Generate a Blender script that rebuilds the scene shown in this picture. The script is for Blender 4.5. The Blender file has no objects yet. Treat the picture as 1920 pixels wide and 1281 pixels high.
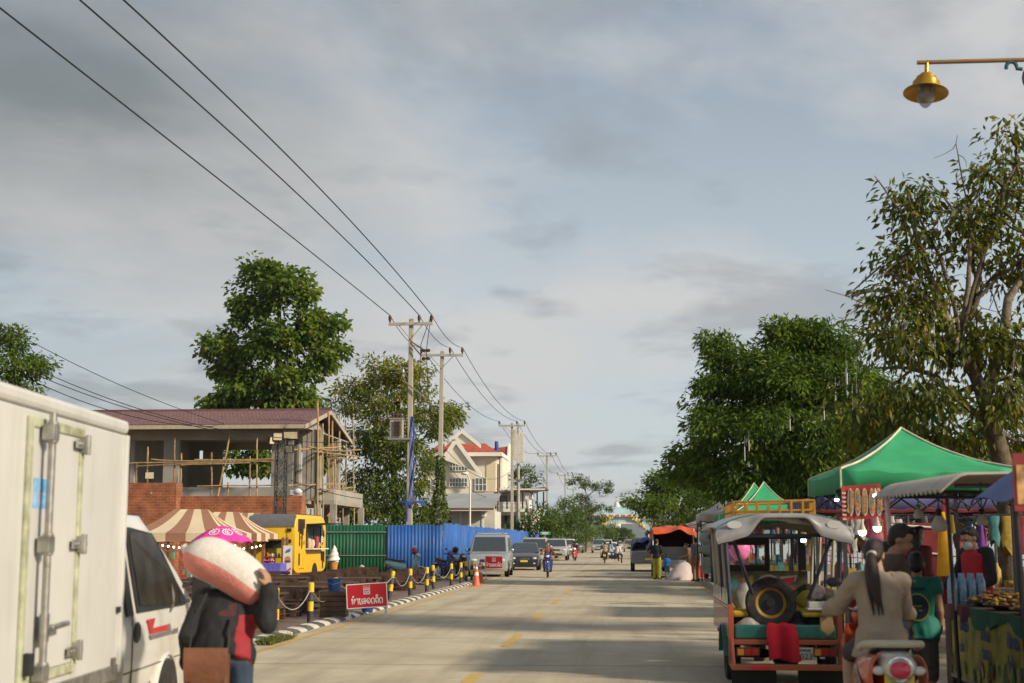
import bpy, bmesh, math, random
import numpy as np
from mathutils import Vector, Matrix, Euler, noise as mnoise
R = math.radians
PI = math.pi
C = bpy.context.scene.collection
SC = bpy.context.scene
random.seed(7)
FPX, CX, CY, VX, VY, CAMH = 2667.0, 960.0, 640.5, 1172.0, 1014.0, 1.62
PITCH = math.atan((VY - CY) / FPX)
YAW = math.atan((VX - CX) / FPX * math.cos(PITCH))
cam = bpy.data.cameras.new('camera')
cam.sensor_width = 36.0
cam.lens = 36.0 * FPX / 1920
cam.clip_start, cam.clip_end = 0.3, 9000
cam.dof.use_dof = True
cam.dof.focus_distance = 58
cam.dof.aperture_fstop = 3.0
camo = bpy.data.objects.new('camera', cam)
C.objects.link(camo)
camo.location = (0, 0, CAMH)
camo.rotation_euler = (PI / 2 + PITCH, 0, YAW)
SC.camera = camo
CAMM = Euler(camo.rotation_euler).to_matrix()
def ray(px, py):
 return CAMM @ Vector(((px - CX) / FPX, -(py - CY) / FPX, -1))
def at(px, py, Y):
 d = ray(px, py); t = Y / d.y
 return Vector((d.x * t, Y, CAMH + d.z * t))
def gnd(px, py, z=0.0):
 d = ray(px, py); t = (z - CAMH) / d.z
 return Vector((d.x * t, d.y * t, z))
SUN_EL = R(27)
SUN_AZ = math.atan2(0.80, -0.42)             # measured from +Y towards +X
SUN_DIR = Vector((math.sin(SUN_AZ) * math.cos(SUN_EL), math.cos(SUN_AZ) * math.cos(SUN_EL), math.sin(SUN_EL)))
sun = bpy.data.lights.new('sun', 'SUN')
sun.energy = 2.8
sun.angle = R(5)
sun.color = (1.0, 0.87, 0.68)
suno = bpy.data.objects.new('sun', sun)
C.objects.link(suno)
suno.rotation_euler = SUN_DIR.to_track_quat('Z', 'Y').to_euler()
wd = bpy.data.worlds.new('World')
SC.world = wd
wd.use_nodes = True
def build_world():
 nt = wd.node_tree; N = nt.nodes; L = nt.links
 for n in list(N): N.remove(n)
 out = N.new('ShaderNodeOutputWorld')
 bg = N.new('ShaderNodeBackground'); bg.inputs['Strength'].default_value = 0.094
 sky = N.new('ShaderNodeTexSky'); sky.sky_type = 'NISHITA'; sky.sun_disc = False
 sky.sun_elevation = SUN_EL; sky.sun_rotation = SUN_AZ
 sky.dust_density = 2.0
 tc = N.new('ShaderNodeTexCoord')
 sep = N.new('ShaderNodeSeparateXYZ'); L.new(tc.outputs['Generated'], sep.inputs[0])
 def mth(op, a, b=None):
  n = N.new('ShaderNodeMath'); n.operation = op
  for i, v in enumerate((a, b)):
   if v is None: continue
   if isinstance(v, (int, float)): n.inputs[i].default_value = v
   else: L.new(v, n.inputs[i])
  return n.outputs[0]
 zz = mth('MAXIMUM', mth('ADD', sep.outputs[2], 0.10), 0.02)
 u = mth('DIVIDE', sep.outputs[0], zz); v = mth('DIVIDE', sep.outputs[1], zz)
 cmb = N.new('ShaderNodeCombineXYZ'); L.new(u, cmb.inputs[0]); L.new(v, cmb.inputs[1])
 def noi(scale, det, rough, off, dist=0.0):
  mp = N.new('ShaderNodeMapping'); L.new(cmb.outputs[0], mp.inputs[0])
  mp.inputs['Location'].default_value = off; mp.inputs['Scale'].default_value = (1.0, 0.75, 1)
  n = N.new('ShaderNodeTexNoise'); L.new(mp.outputs[0], n.inputs['Vector'])
  n.inputs['Scale'].default_value = scale; n.inputs['Detail'].default_value = det
  n.inputs['Roughness'].default_value = rough; n.inputs['Distortion'].default_value = dist
  return n.outputs['Fac']
 def ramp(f, stops):
  r = N.new('ShaderNodeValToRGB'); L.new(f, r.inputs[0])
  e = r.color_ramp.elements
  while len(e) < len(stops): e.new(0.5)
  for el, (p, c) in zip(e, stops):
   el.position = p; el.color = c if len(c) == 4 else (*c, 1)
  return r.outputs[0]
 def mix(f, a, b, typ='MIX'):
  m = N.new('ShaderNodeMix'); m.data_type = 'RGBA'; m.blend_type = typ
  if isinstance(f, (int, float)): m.inputs[0].default_value = f
  else: L.new(f, m.inputs[0])
  for s, x in ((m.inputs[6], a), (m.inputs[7], b)):
   if isinstance(x, tuple): s.default_value = x if len(x) == 4 else (*x, 1)
   else: L.new(x, s)
  return m.outputs[2]
 n1 = noi(0.62, 9, 0.55, (3.1, 1.7, 0), 0.25)
 n2 = noi(1.9, 8, 0.55, (0.4, 5.2, 1), 0.2)
 n3 = noi(0.28, 5, 0.5, (7.7, 2.1, 2))
 veil = ramp(sep.outputs[2], [(0.0, (3.1, 3.5, 3.75)), (0.05, (3.5, 3.85, 4.05)), (0.15, (3.1, 3.45, 3.7)), (0.25, (2.45, 2.8, 3.1)), (0.36, (1.75, 2.1, 2.5)), (0.8, (1.7, 2.05, 2.5))])
 blue = mix(0.12, veil, sky.outputs[0])
 bright = mix(ramp(n1, [(0.46, (0, 0, 0)), (0.58, (.85, .85, .85))]), blue, (3.7, 3.65, 3.6))
 dark = mix(ramp(n2, [(0.51, (0, 0, 0)), (0.63, (.6, .6, .6))]), bright, (1.75, 1.95, 2.15))
 left = mth('SUBTRACT', mth('MULTIPLY', sep.outputs[0], -1.0), 0.12)
 lf = mth('MULTIPLY', mth('MINIMUM', mth('MAXIMUM', mth('MULTIPLY', left, 5.0), 0.0), 1.0), ramp(noi(0.8, 8, 0.6, (2.2, 6.1, 3), .3), [(0.34, (.25, .25, .25)), (0.62, (1, 1, 1))]))
 hi = mth('MINIMUM', mth('MAXIMUM', mth('MULTIPLY', mth('SUBTRACT', sep.outputs[2], 0.05), 5.0), 0.0), 1.0)
 fin = mix(mth('MULTIPLY', mth('MULTIPLY', lf, hi), 0.85), dark, (1.05, 1.22, 1.31))
 L.new(fin, bg.inputs['Color']); L.new(bg.outputs[0], out.inputs['Surface'])
build_world()
vs = SC.view_settings
SC.display_settings.display_device = 'sRGB'
vs.view_transform = 'Standard'; vs.look = 'None'; vs.exposure = 0.9; vs.gamma = 1.0
SC.render.film_transparent = False
SC.cycles.max_bounces = 6
SC.cycles.diffuse_bounces = 3
SC.cycles.transparent_max_bounces = 12
SC.cycles.caustics_reflective = SC.cycles.caustics_refractive = False
MATS = {}
def mat(name, col=(.5, .5, .5), rough=.6, metal=0.0, var=.12, scale=6.0, bump=0.0, bscale=40.0, spec=.4, emit=None, es=1.0,
  alpha=1.0, trans=0.0, streak=None, dirt=None, dscale=2.5, damt=.5, dlow=.5, sub=0.0, coat=0.0):
 """Principled material with a procedural mottling of its colour, optional dirt patches and bump."""
 if name in MATS: return MATS[name]
 m = bpy.data.materials.new(name); m.use_nodes = True
 nt = m.node_tree; N = nt.nodes; L = nt.links
 b = N['Principled BSDF']
 b.inputs['Roughness'].default_value = rough; b.inputs['Metallic'].default_value = metal
 b.inputs['Specular IOR Level'].default_value = spec
 b.inputs['Alpha'].default_value = alpha
 b.inputs['Transmission Weight'].default_value = trans
 b.inputs['Coat Weight'].default_value = coat
 tc = N.new('ShaderNodeTexCoord')
 n = N.new('ShaderNodeTexNoise'); n.inputs['Scale'].default_value = scale; n.inputs['Detail'].default_value = 5
 L.new(tc.outputs['Object'], n.inputs['Vector'])
 r = N.new('ShaderNodeValToRGB'); L.new(n.outputs['Fac'], r.inputs[0])
 lo = tuple(max(0, c * (1 - var)) for c in col); hi = tuple(min(1, c * (1 + var)) for c in col)
 e = r.color_ramp.elements; e[0].position = .32; e[0].color = (*lo, 1); e[1].position = .68; e[1].color = (*hi, 1)
 out = r.outputs[0]
 if dirt is not None:
  n2 = N.new('ShaderNodeTexNoise'); n2.inputs['Scale'].default_value = dscale; n2.inputs['Detail'].default_value = 8
  n2.inputs['Roughness'].default_value = .65
  if streak:
   sm = N.new('ShaderNodeMapping'); sm.inputs['Scale'].default_value = streak; L.new(tc.outputs['Object'], sm.inputs[0]); L.new(sm.outputs[0], n2.inputs['Vector'])
  else: L.new(tc.outputs['Object'], n2.inputs['Vector'])
  r2 = N.new('ShaderNodeValToRGB'); L.new(n2.outputs['Fac'], r2.inputs[0])
  r2.color_ramp.elements[0].position = dlow; r2.color_ramp.elements[1].position = min(1, dlow + .22)
  r2.color_ramp.elements[1].color = (damt, damt, damt, 1)
  mx = N.new('ShaderNodeMix'); mx.data_type = 'RGBA'
  L.new(r2.outputs[0], mx.inputs[0]); L.new(out, mx.inputs[6]); mx.inputs[7].default_value = (*dirt, 1)
  out = mx.outputs[2]
 L.new(out, b.inputs['Base Color'])
 if bump:
  n3 = N.new('ShaderNodeTexNoise'); n3.inputs['Scale'].default_value = bscale; n3.inputs['Detail'].default_value = 4
  L.new(tc.outputs['Object'], n3.inputs['Vector'])
  bp = N.new('ShaderNodeBump'); bp.inputs['Strength'].default_value = bump; bp.inputs['Distance'].default_value = .02
  L.new(n3.outputs['Fac'], bp.inputs['Height']); L.new(bp.outputs[0], b.inputs['Normal'])
 if emit is not None:
  b.inputs['Emission Color'].default_value = (*emit, 1); b.inputs['Emission Strength'].default_value = es
 MATS[name] = m
 return m
def custom(name, fn):
 if name in MATS: return MATS[name]
 m = bpy.data.materials.new(name); m.use_nodes = True
 fn(m.node_tree, m.node_tree.nodes, m.node_tree.links, m.node_tree.nodes['Principled BSDF'])
 MATS[name] = m
 return m
def leaf_mat(name, cols, trans=.35, rough=.55):
 """Leaf: colour picked per leaf from the attribute 'tint' over a ramp, part diffuse part translucent."""
 m = bpy.data.materials.new(name); m.use_nodes = True
 nt = m.node_tree; N = nt.nodes; L = nt.links
 b = N['Principled BSDF']; out = N['Material Output']
 a = N.new('ShaderNodeAttribute'); a.attribute_name = 'tint'
 r = N.new('ShaderNodeValToRGB'); L.new(a.outputs['Fac'], r.inputs[0])
 e = r.color_ramp.elements
 while len(e) < len(cols): e.new(.5)
 for i, c in enumerate(cols):
  e[i].position = i / (len(cols) - 1); e[i].color = (*c, 1)
 L.new(r.outputs[0], b.inputs['Base Color']); b.inputs['Roughness'].default_value = rough
 b.inputs['Specular IOR Level'].default_value = .3
 t = N.new('ShaderNodeBsdfTranslucent')
 g = N.new('ShaderNodeMix'); g.data_type = 'RGBA'; g.blend_type = 'MULTIPLY'; g.inputs[0].default_value = 1
 L.new(r.outputs[0], g.inputs[6]); g.inputs[7].default_value = (1.9, 1.7, .5, 1)
 L.new(g.outputs[2], t.inputs[0])
 mx = N.new('ShaderNodeMixShader'); mx.inputs[0].default_value = trans
 L.new(b.outputs[0], mx.inputs[1]); L.new(t.outputs[0], mx.inputs[2]); L.new(mx.outputs[0], out.inputs['Surface'])
 return m
def rotm(rx=0, ry=0, rz=0): return Euler((rx, ry, rz)).to_matrix()
class MB:
 def __init__(s): s.v = []; s.f = []; s.mi = []; s.c = 0
 def mat(s, i): s.c = i; return s
 def add(s, vs_, fs, M=None):
  o = len(s.v)
  for p in vs_:
   p = Vector(p)
   s.v.append(tuple(M @ p) if M is not None else tuple(p))
  for f in fs:
   s.f.append(tuple(i + o for i in f)); s.mi.append(s.c)
  return s
 def box(s, x0, x1, y0, y1, z0, z1, M=None):
  v = [(x, y, z) for z in (z0, z1) for y in (y0, y1) for x in (x0, x1)]
  return s.add(v, [(0, 2, 3, 1), (4, 5, 7, 6), (0, 1, 5, 4), (2, 6, 7, 3), (0, 4, 6, 2), (1, 3, 7, 5)], M)
 def cb(s, c, size, rot=None):
  hx, hy, hz = (k / 2 for k in size)
  M = Matrix.Translation(Vector(c)) @ (Euler(rot).to_matrix().to_4x4() if rot else Matrix.Identity(4))
  return s.box(-hx, hx, -hy, hy, -hz, hz, M)
 def tube(s, pts, r, n=8, cap=True, M=None, squash=None):
  pts = [Vector(p) for p in pts]; k = len(pts)
  rs = r if isinstance(r, (list, tuple)) else [r] * k
  T = []
  for i in range(k):
   t = (pts[min(i + 1, k - 1)] - pts[max(i - 1, 0)])
   T.append(t.normalized() if t.length > 1e-9 else Vector((0, 0, 1)))
  up = Vector((0, 0, 1)) if abs(T[0].z) < .9 else Vector((0, 1, 0))
  nn = (up - T[0] * up.dot(T[0])).normalized(); vs_ = []
  for i in range(k):
   nn = (nn - T[i] * nn.dot(T[i]))
   nn = nn.normalized() if nn.length > 1e-6 else T[i].orthogonal().normalized()
   bb = T[i].cross(nn)
   for j in range(n):
    a = 2 * PI * j / n
    vs_.append(pts[i] + (nn * math.cos(a) + bb * math.sin(a) * (squash or 1)) * rs[i])
  fs = [(i * n + j, i * n + (j + 1) % n, (i + 1) * n + (j + 1) % n, (i + 1) * n + j) for i in range(k - 1) for j in range(n)]
  if cap: fs += [tuple(range(n - 1, -1, -1)), tuple((k - 1) * n + j for j in range(n))]
  return s.add(vs_, fs, M)
 def lathe(s, prof, n=20, M=None):
  vs_ = []; k = len(prof)
  for r_, z in prof:
   for j in range(n):
    a = 2 * PI * j / n; vs_.append((r_ * math.cos(a), r_ * math.sin(a), z))
  fs = [(i * n + j, i * n + (j + 1) % n, (i + 1) * n + (j + 1) % n, (i + 1) * n + j) for i in range(k - 1) for j in range(n)]
  cp = abs(prof[0][0] - prof[-1][0]) > 1e-9
  if cp and prof[0][0] > 1e-6: fs.append(tuple(range(n - 1, -1, -1)))
  if cp and prof[-1][0] > 1e-6: fs.append(tuple((k - 1) * n + j for j in range(n)))
  return s.add(vs_, fs, M)
 def prism(s, poly, d0, d1, M=None):
  """poly in local XY, extruded along Z from d0 to d1"""
  n = len(poly)
  v = [(x, y, d0) for x, y in poly] + [(x, y, d1) for x, y in poly]
  fs = [tuple(range(n - 1, -1, -1)), tuple(range(n, 2 * n))] + [(i, (i + 1) % n, n + (i + 1) % n, n + i) for i in range(n)]
  return s.add(v, fs, M)
 def ell(s, c, rad, n=14, m=8, M=None):
  if isinstance(rad, (int, float)): rad = (rad,) * 3
  v = []
  for i in range(m + 1):
   t = PI * i / m
   for j in range(n):
    a = 2 * PI * j / n
    v.append((c[0] + rad[0] * math.sin(t) * math.cos(a), c[1] + rad[1] * math.sin(t) * math.sin(a), c[2] - rad[2] * math.cos(t)))
  return s.add(v, [(i * n + j, i * n + (j + 1) % n, (i + 1) * n + (j + 1) % n, (i + 1) * n + j) for i in range(m) for j in range(n)], M)
 def loft(s, rings, cap=True, M=None, closed=True):
  n = len(rings[0]); k = len(rings); v = [p for r_ in rings for p in r_]
  jj = n if closed else n - 1
  fs = [(i * n + j, i * n + (j + 1) % n, (i + 1) * n + (j + 1) % n, (i + 1) * n + j) for i in range(k - 1) for j in range(jj)]
  if cap and closed: fs += [tuple(range(n - 1, -1, -1)), tuple((k - 1) * n + j for j in range(n))]
  return s.add(v, fs, M)
 def grid(s, fn, nu, nv, th=None):
  """surface fn(u,v) -> point, thickened downward by th if given"""
  P = [[Vector(fn(i / nu, j / nv)) for j in range(nv + 1)] for i in range(nu + 1)]
  v = [p for row in P for p in row]; w = nv + 1
  fs = [(i * w + j, (i + 1) * w + j, (i + 1) * w + j + 1, i * w + j + 1) for i in range(nu) for j in range(nv)]
  if th is None: return s.add(v, fs)
  o = len(v)
  def nrm(i, j):
   a = P[min(i + 1, nu)][j] - P[max(i - 1, 0)][j]; b = P[i][min(j + 1, nv)] - P[i][max(j - 1, 0)]
   c = a.cross(b); return c.normalized() if c.length > 1e-9 else Vector((0, 0, 1))
  v2 = [P[i][j] - nrm(i, j) * th for i in range(nu + 1) for j in range(nv + 1)]
  fs2 = [tuple(o + q for q in reversed(f)) for f in fs]
  ed = [(i, 0) for i in range(nu + 1)] + [(nu, j) for j in range(1, nv + 1)] + [(i, nv) for i in range(nu - 1, -1, -1)] + [(0, j) for j in range(nv - 1, 0, -1)]
  ids = [i * w + j for i, j in ed]
  fs3 = [(ids[(q + 1) % len(ids)], ids[q], o + ids[q], o + ids[(q + 1) % len(ids)]) for q in range(len(ids))]
  return s.add(v + v2, fs + fs2 + fs3)
 def build(s, name, mats, parent=None, loc=None, smooth=None, bevel=0, rot=None, seg=2):
  me = bpy.data.meshes.new(name)
  me.from_pydata(s.v, [], s.f)
  if not isinstance(mats, (list, tuple)): mats = [mats]
  for m in mats: me.materials.append(m)
  if len(mats) > 1: me.polygons.foreach_set('material_index', s.mi)
  bm = bmesh.new(); bm.from_mesh(me)
  bmesh.ops.remove_doubles(bm, verts=bm.verts, dist=1e-5)
  bmesh.ops.recalc_face_normals(bm, faces=bm.faces)
  bm.to_mesh(me); bm.free()
  if smooth is not None:
   me.polygons.foreach_set('use_smooth', [True] * len(me.polygons))
   me.set_sharp_from_angle(angle=R(smooth))
  me.update()
  o = bpy.data.objects.new(name, me); C.objects.link(o)
  if parent is not None: o.parent = parent
  if loc is not None: o.location = loc
  if rot is not None: o.rotation_euler = rot
  if bevel:
   bv = o.modifiers.new('edge', 'BEVEL'); bv.width = bevel; bv.segments = seg; bv.limit_method = 'ANGLE'; bv.angle_limit = R(35)
  return o
def thing(name, label, cat, loc=(0, 0, 0), rz=0.0, group=None, rot=None):
 o = bpy.data.objects.new(name, None); C.objects.link(o)
 o.empty_display_size = .2
 o.location = loc; o.rotation_euler = rot or (0, 0, rz)
 return tag(o, label, cat, group)
def tag(o, label, cat, group=None, kind=None):
 o['label'] = label; o['category'] = cat
 if group: o['group'] = group
 if kind: o['kind'] = kind
 return o
def struct(o): o['kind'] = 'structure'; return o
def kids(o): return [c for c in bpy.data.objects if c.parent == o]
def dup(root, loc=None, rz=None, label=None, group=None, scale=None, rot=None):
 tree = {}
 for ob in bpy.data.objects:
  if ob.parent: tree.setdefault(ob.parent.name, []).append(ob)
 def cp(o, par):
  c = o.copy(); C.objects.link(c)
  if par is not None: c.parent = par
  for k in tree.get(o.name, []): cp(k, c)
  return c
 r = cp(root, None)
 if loc is not None: r.location = loc
 if rot is not None: r.rotation_euler = rot
 elif rz is not None: r.rotation_euler = (0, 0, rz)
 if label: r['label'] = label
 if group: r['group'] = group
 if scale: r.scale = scale if isinstance(scale, (tuple, list)) else (scale,) * 3
 return r
def text_mb(mb, txt, size, M, depth=.004, font=None):
 """flat extruded lettering added to mb; text lies in local XY, centred"""
 cu = bpy.data.curves.new('t', 'FONT'); cu.body = txt; cu.size = size; cu.extrude = depth; cu.align_x = 'CENTER'; cu.align_y = 'CENTER'
 cu.resolution_u = 2
 o = bpy.data.objects.new('t', cu); C.objects.link(o)
 dg = bpy.context.evaluated_depsgraph_get(); me = o.evaluated_get(dg).to_mesh()
 mb.add([v.co[:] for v in me.vertices], [tuple(p.vertices) for p in me.polygons], M)
 o.evaluated_get(dg).to_mesh_clear()
 bpy.data.objects.remove(o); bpy.data.curves.remove(cu)
def stroke(mb, pts, w, d0, d1, M):
 """a written stroke: a flat ribbon of width w through 2-D points, extruded d0..d1"""
 pts = [Vector((p[0], p[1])) for p in pts]; n = len(pts); Lf = []; Rt = []
 for i in range(n):
  t = pts[min(i + 1, n - 1)] - pts[max(i - 1, 0)]; t = t.normalized() if t.length > 1e-9 else Vector((1, 0))
  q = Vector((-t.y, t.x)) * w / 2
  Lf.append(pts[i] + q); Rt.append(pts[i] - q)
 for i in range(n - 1):
  mb.prism([tuple(Lf[i]), tuple(Rt[i]), tuple(Rt[i + 1]), tuple(Lf[i + 1])], d0, d1, M)
def arc(cx, cy, r, a0, a1, n=10, sy=1.0):
 return [(cx + r * math.cos(R(a0 + (a1 - a0) * i / n)), cy + sy * r * math.sin(R(a0 + (a1 - a0) * i / n))) for i in range(n + 1)]
def lao_glyphs():
 g = {}
 lp = lambda x, y, r=.13: arc(x, y, r, 0, 360, 8)
 g['h'] = [lp(.13, .8), [(.13, .67), (.2, .05), (.5, .45), (.62, .05), (.62, .6)], arc(.78, .72, .17, 200, -90, 8)]          # ho
 g['aa'] = [arc(.25, .7, .25, 170, 0, 8) + [(.5, 0)]]                                                                  # long a
 g['m'] = [lp(.13, .83), [(.13, .7), (.13, .12), (.25, .0), (.75, .0), (.75, .95)], lp(.3, .12, .1)]                   # mo
 g['c'] = [arc(.42, .5, .42, 150, -180, 14), lp(.45, .5, .13)]                                                         # cho
 g['o'] = [arc(.42, .5, .42, 180, -170, 14), lp(.25, .35, .13)]                                                        # o
 g['d'] = [arc(.42, .5, .42, 215, -35, 12) + [(.80, .0)], [(.08, .26), (.2, .0)], lp(.26, .1, .1)]                     # do
 g['l'] = [arc(.42, .62, .36, 180, -20, 10) + [(.78, 0)], [(.06, .62), (.12, .2), (.3, .05), (.45, .3), (.2, .4)]]     # lo
 g['tone'] = [arc(.2, .1, .14, 30, 300, 7) + [(.5, .3)]]
 g['vow'] = [arc(.3, .0, .3, 180, 0, 8), [(.0, .0), (.6, .0)]]
 return g
LAO = lao_glyphs()
def lao_line(mb, seq, h, M, w=.13, d0=0, d1=.004, gap=.2, sx=1.0):
 """seq of glyph keys, a trailing '^x' puts mark x above; centred on the origin of M"""
 x = 0; out = []
 for k in seq:
  base, *mk = k.split('^')
  st = LAO[base]; wd_ = max(p[0] for s_ in st for p in s_)
  for s_ in st: out.append([(p[0] + x, p[1]) for p in s_])
  for q in mk:
   for s_ in LAO[q]: out.append([(p[0] * .75 + x + wd_ * .25, p[1] * .75 + 1.18) for p in s_])
  x += wd_ + gap
 for s_ in out: stroke(mb, [((p[0] - (x - gap) / 2) * h * sx, (p[1] - .5) * h) for p in s_], w * h, d0, d1, M)
NO_PARKING = ['h^tone', 'aa', 'm', 'c', 'o', 'd', 'l^vow', 'd']
def road_nodes(nt, N, L, b):
 tc = N.new('ShaderNodeTexCoord')
 def noi(scale, det, vec=None, rough=.6):
  n = N.new('ShaderNodeTexNoise'); n.inputs['Scale'].default_value = scale; n.inputs['Detail'].default_value = det
  n.inputs['Roughness'].default_value = rough
  L.new(vec or tc.outputs['Object'], n.inputs['Vector']); return n.outputs['Fac']
 def ramp(f, p0, c0, p1, c1):
  r = N.new('ShaderNodeValToRGB'); L.new(f, r.inputs[0]); e = r.color_ramp.elements
  e[0].position = p0; e[0].color = (*c0, 1); e[1].position = p1; e[1].color = (*c1, 1); return r.outputs[0]
 def mix(f, a, c, t='MIX'):
  m = N.new('ShaderNodeMix'); m.data_type = 'RGBA'; m.blend_type = t
  if isinstance(f, float): m.inputs[0].default_value = f
  else: L.new(f, m.inputs[0])
  for s, x in ((m.inputs[6], a), (m.inputs[7], c)):
   if isinstance(x, tuple): s.default_value = (*x, 1)
   else: L.new(x, s)
  return m.outputs[2]
 mp = N.new('ShaderNodeMapping'); mp.inputs['Scale'].default_value = (1.2, .07, 1); L.new(tc.outputs['Object'], mp.inputs[0])
 base = ramp(noi(.55, 8), .3, (.40, .335, .235), .7, (.55, .475, .345))
 base = mix(ramp(noi(1.6, 7, mp.outputs[0]), .46, (0, 0, 0), .72, (.8, .8, .8)), base, (.31, .26, .19))
 base = mix(ramp(noi(2.3, 9), .55, (0, 0, 0), .76, (.65, .65, .65)), base, (.62, .54, .40))
 base = mix(ramp(noi(30, 3), .35, (.82, .82, .82), .7, (1.1, 1.1, 1.1)), base, base, 'MIX')
 base = mix(ramp(noi(.9, 10, None, .75), .60, (0, 0, 0), .68, (.5, .5, .5)), base, (.27, .22, .16))
 br = N.new('ShaderNodeTexBrick'); br.offset = 0.0; br.squash = 1
 mpb = N.new('ShaderNodeMapping'); mpb.inputs['Location'].default_value = (190, 1.0, 0); L.new(tc.outputs['Object'], mpb.inputs[0])
 L.new(mpb.outputs[0], br.inputs['Vector'])
 br.inputs['Scale'].default_value = 1; br.inputs['Brick Width'].default_value = 400; br.inputs['Row Height'].default_value = 5.0
 br.inputs['Mortar Size'].default_value = .022; br.inputs['Mortar Smooth'].default_value = .3
 br.inputs['Color1'].default_value = (0, 0, 0, 1); br.inputs['Color2'].default_value = (0, 0, 0, 1); br.inputs['Mortar'].default_value = (1, 1, 1, 1)
 base = mix(br.outputs['Fac'], base, (.12, .095, .07))
 L.new(base, b.inputs['Base Color']); b.inputs['Roughness'].default_value = .9; b.inputs['Specular IOR Level'].default_value = .2
 bp = N.new('ShaderNodeBump'); bp.inputs['Strength'].default_value = .35; bp.inputs['Distance'].default_value = .01
 L.new(noi(45, 5), bp.inputs['Height']); L.new(bp.outputs[0], b.inputs['Normal'])
M_road = custom('concrete_road', road_nodes)
def tile_nodes(c1, c2, mortar, w, h, ms=.012, rough=.75, bump=.3, off=.5):
 def f(nt, N, L, b):
  tc = N.new('ShaderNodeTexCoord')
  br = N.new('ShaderNodeTexBrick'); br.offset = off
  L.new(tc.outputs['Object'], br.inputs['Vector'])
  br.inputs['Scale'].default_value = 1; br.inputs['Brick Width'].default_value = w; br.inputs['Row Height'].default_value = h
  br.inputs['Mortar Size'].default_value = ms
  br.inputs['Color1'].default_value = (*c1, 1); br.inputs['Color2'].default_value = (*c2, 1); br.inputs['Mortar'].default_value = (*mortar, 1)
  n = N.new('ShaderNodeTexNoise'); n.inputs['Scale'].default_value = 1.1; n.inputs['Detail'].default_value = 9; L.new(tc.outputs['Object'], n.inputs['Vector'])
  r = N.new('ShaderNodeValToRGB'); L.new(n.outputs['Fac'], r.inputs[0]); e = r.color_ramp.elements
  e[0].position = .3; e[0].color = (.6, .57, .54, 1); e[1].position = .7; e[1].color = (1.1, 1.1, 1.1, 1)
  m = N.new('ShaderNodeMix'); m.data_type = 'RGBA'; m.blend_type = 'MULTIPLY'; m.inputs[0].default_value = 1
  L.new(br.outputs[0], m.inputs[6]); L.new(r.outputs[0], m.inputs[7]); L.new(m.outputs[2], b.inputs['Base Color'])
  b.inputs['Roughness'].default_value = rough
  bp = N.new('ShaderNodeBump'); bp.inputs['Strength'].default_value = bump; bp.inputs['Distance'].default_value = .006; bp.invert = True
  L.new(br.outputs['Fac'], bp.inputs['Height']); L.new(bp.outputs[0], b.inputs['Normal'])
 return f
M_pave = custom('pavement_tiles', tile_nodes((.36, .27, .19), (.42, .33, .24), (.2, .16, .12), .4, .4))
M_plaza = custom('plaza_bricks', tile_nodes((.20, .125, .085), (.26, .17, .12), (.13, .09, .07), .30, .30, .014, .55))
M_earth = mat('earth', (.23, .165, .10), .95, var=.3, scale=.5, dirt=(.10, .12, .04), dscale=.09, damt=.8, dlow=.5, bump=.6, bscale=8)
XS = [-7000, -900, -60, 13.5, 17, 24, 700, 730, 7000]
ZS = [-.03, -.03, -.03, -.03, -1.2, -7, -7, -2, -2]
YS = [-300, -20, 60, 200, 600, 1500, 3500, 8000]
g = MB()
v = [(x, y, z) for y in YS for x, z in zip(XS, ZS)]
n_ = len(XS)
g.add(v, [(j * n_ + i, j * n_ + i + 1, (j + 1) * n_ + i + 1, (j + 1) * n_ + i) for j in range(len(YS) - 1) for i in range(n_ - 1)])
struct(g.build('ground', M_earth))
struct(MB().add([(-5.75, -30, .004), (2.95, -30, .004), (2.95, 900, .004), (-5.75, 900, .004)], [(0, 1, 2, 3)]).build('road', M_road))
M_water = mat('river_water', (.30, .27, .22), .16, var=.08, scale=.02, spec=.5, bump=.15, bscale=.6)
struct(MB().add([(20, -300, -5), (715, -300, -5), (715, 3500, -5), (20, 3500, -5)], [(0, 1, 2, 3)]).build('river', M_water))
M_dust = mat('dusty_shoulder', (.36, .28, .18), .95, var=.2, scale=1.2, dirt=(.24, .18, .11), dscale=.7, damt=.8, bump=.4, bscale=14)
struct(MB().box(-8.6, -5.75, 55, 620, -.03, .012).build('shoulder', M_dust))
struct(MB().box(-40, -6.0, 2, 55, -.03, .06).build('plaza', M_plaza))
struct(MB().box(3.13, 13, 2, 260, -.03, .14).build('pavement', M_pave))
M_kw = mat('kerb_white', (.62, .58, .50), .8, var=.15, scale=9, dirt=(.30, .25, .18), dscale=3, damt=.75, dlow=.45)
M_kb = mat('kerb_black', (.07, .065, .06), .8, var=.3, scale=9, dirt=(.26, .21, .15), dscale=3.5, damt=.7, dlow=.48)
k = MB(); y = 4.0; i = 0
prof = [(-5.75, -.02), (-5.75, .025), (-5.80, .055), (-5.90, .078), (-6.02, .082), (-6.04, -.02)]
while y < 54.5:
 k.mat(i % 2); y1 = min(y + .52, 54.5)
 k.loft([[(px, y, pz) for px, pz in prof], [(px, y1, pz) for px, pz in prof]], cap=(i == 0 or y1 >= 54.5))
 y = y1; i += 1
struct(k.build('kerb_left', [M_kb, M_kw]))
M_kc = mat('kerb_concrete', (.36, .32, .26), .85, var=.2, scale=5, dirt=(.2, .16, .11), dscale=2)
k = MB()
for j in range(130):
 y0 = 6 + j * 1.0
 k.box(2.95, 3.12, y0, y0 + .97, -.02, .15)
struct(k.build('kerb_right', M_kc, bevel=.02))
M_yl = mat('road_paint_yellow', (.60, .36, .06), .8, var=.15, scale=12, dirt=(.36, .29, .19), dscale=7, damt=.95, dlow=.45)
m = MB()
y = 7.2
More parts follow.
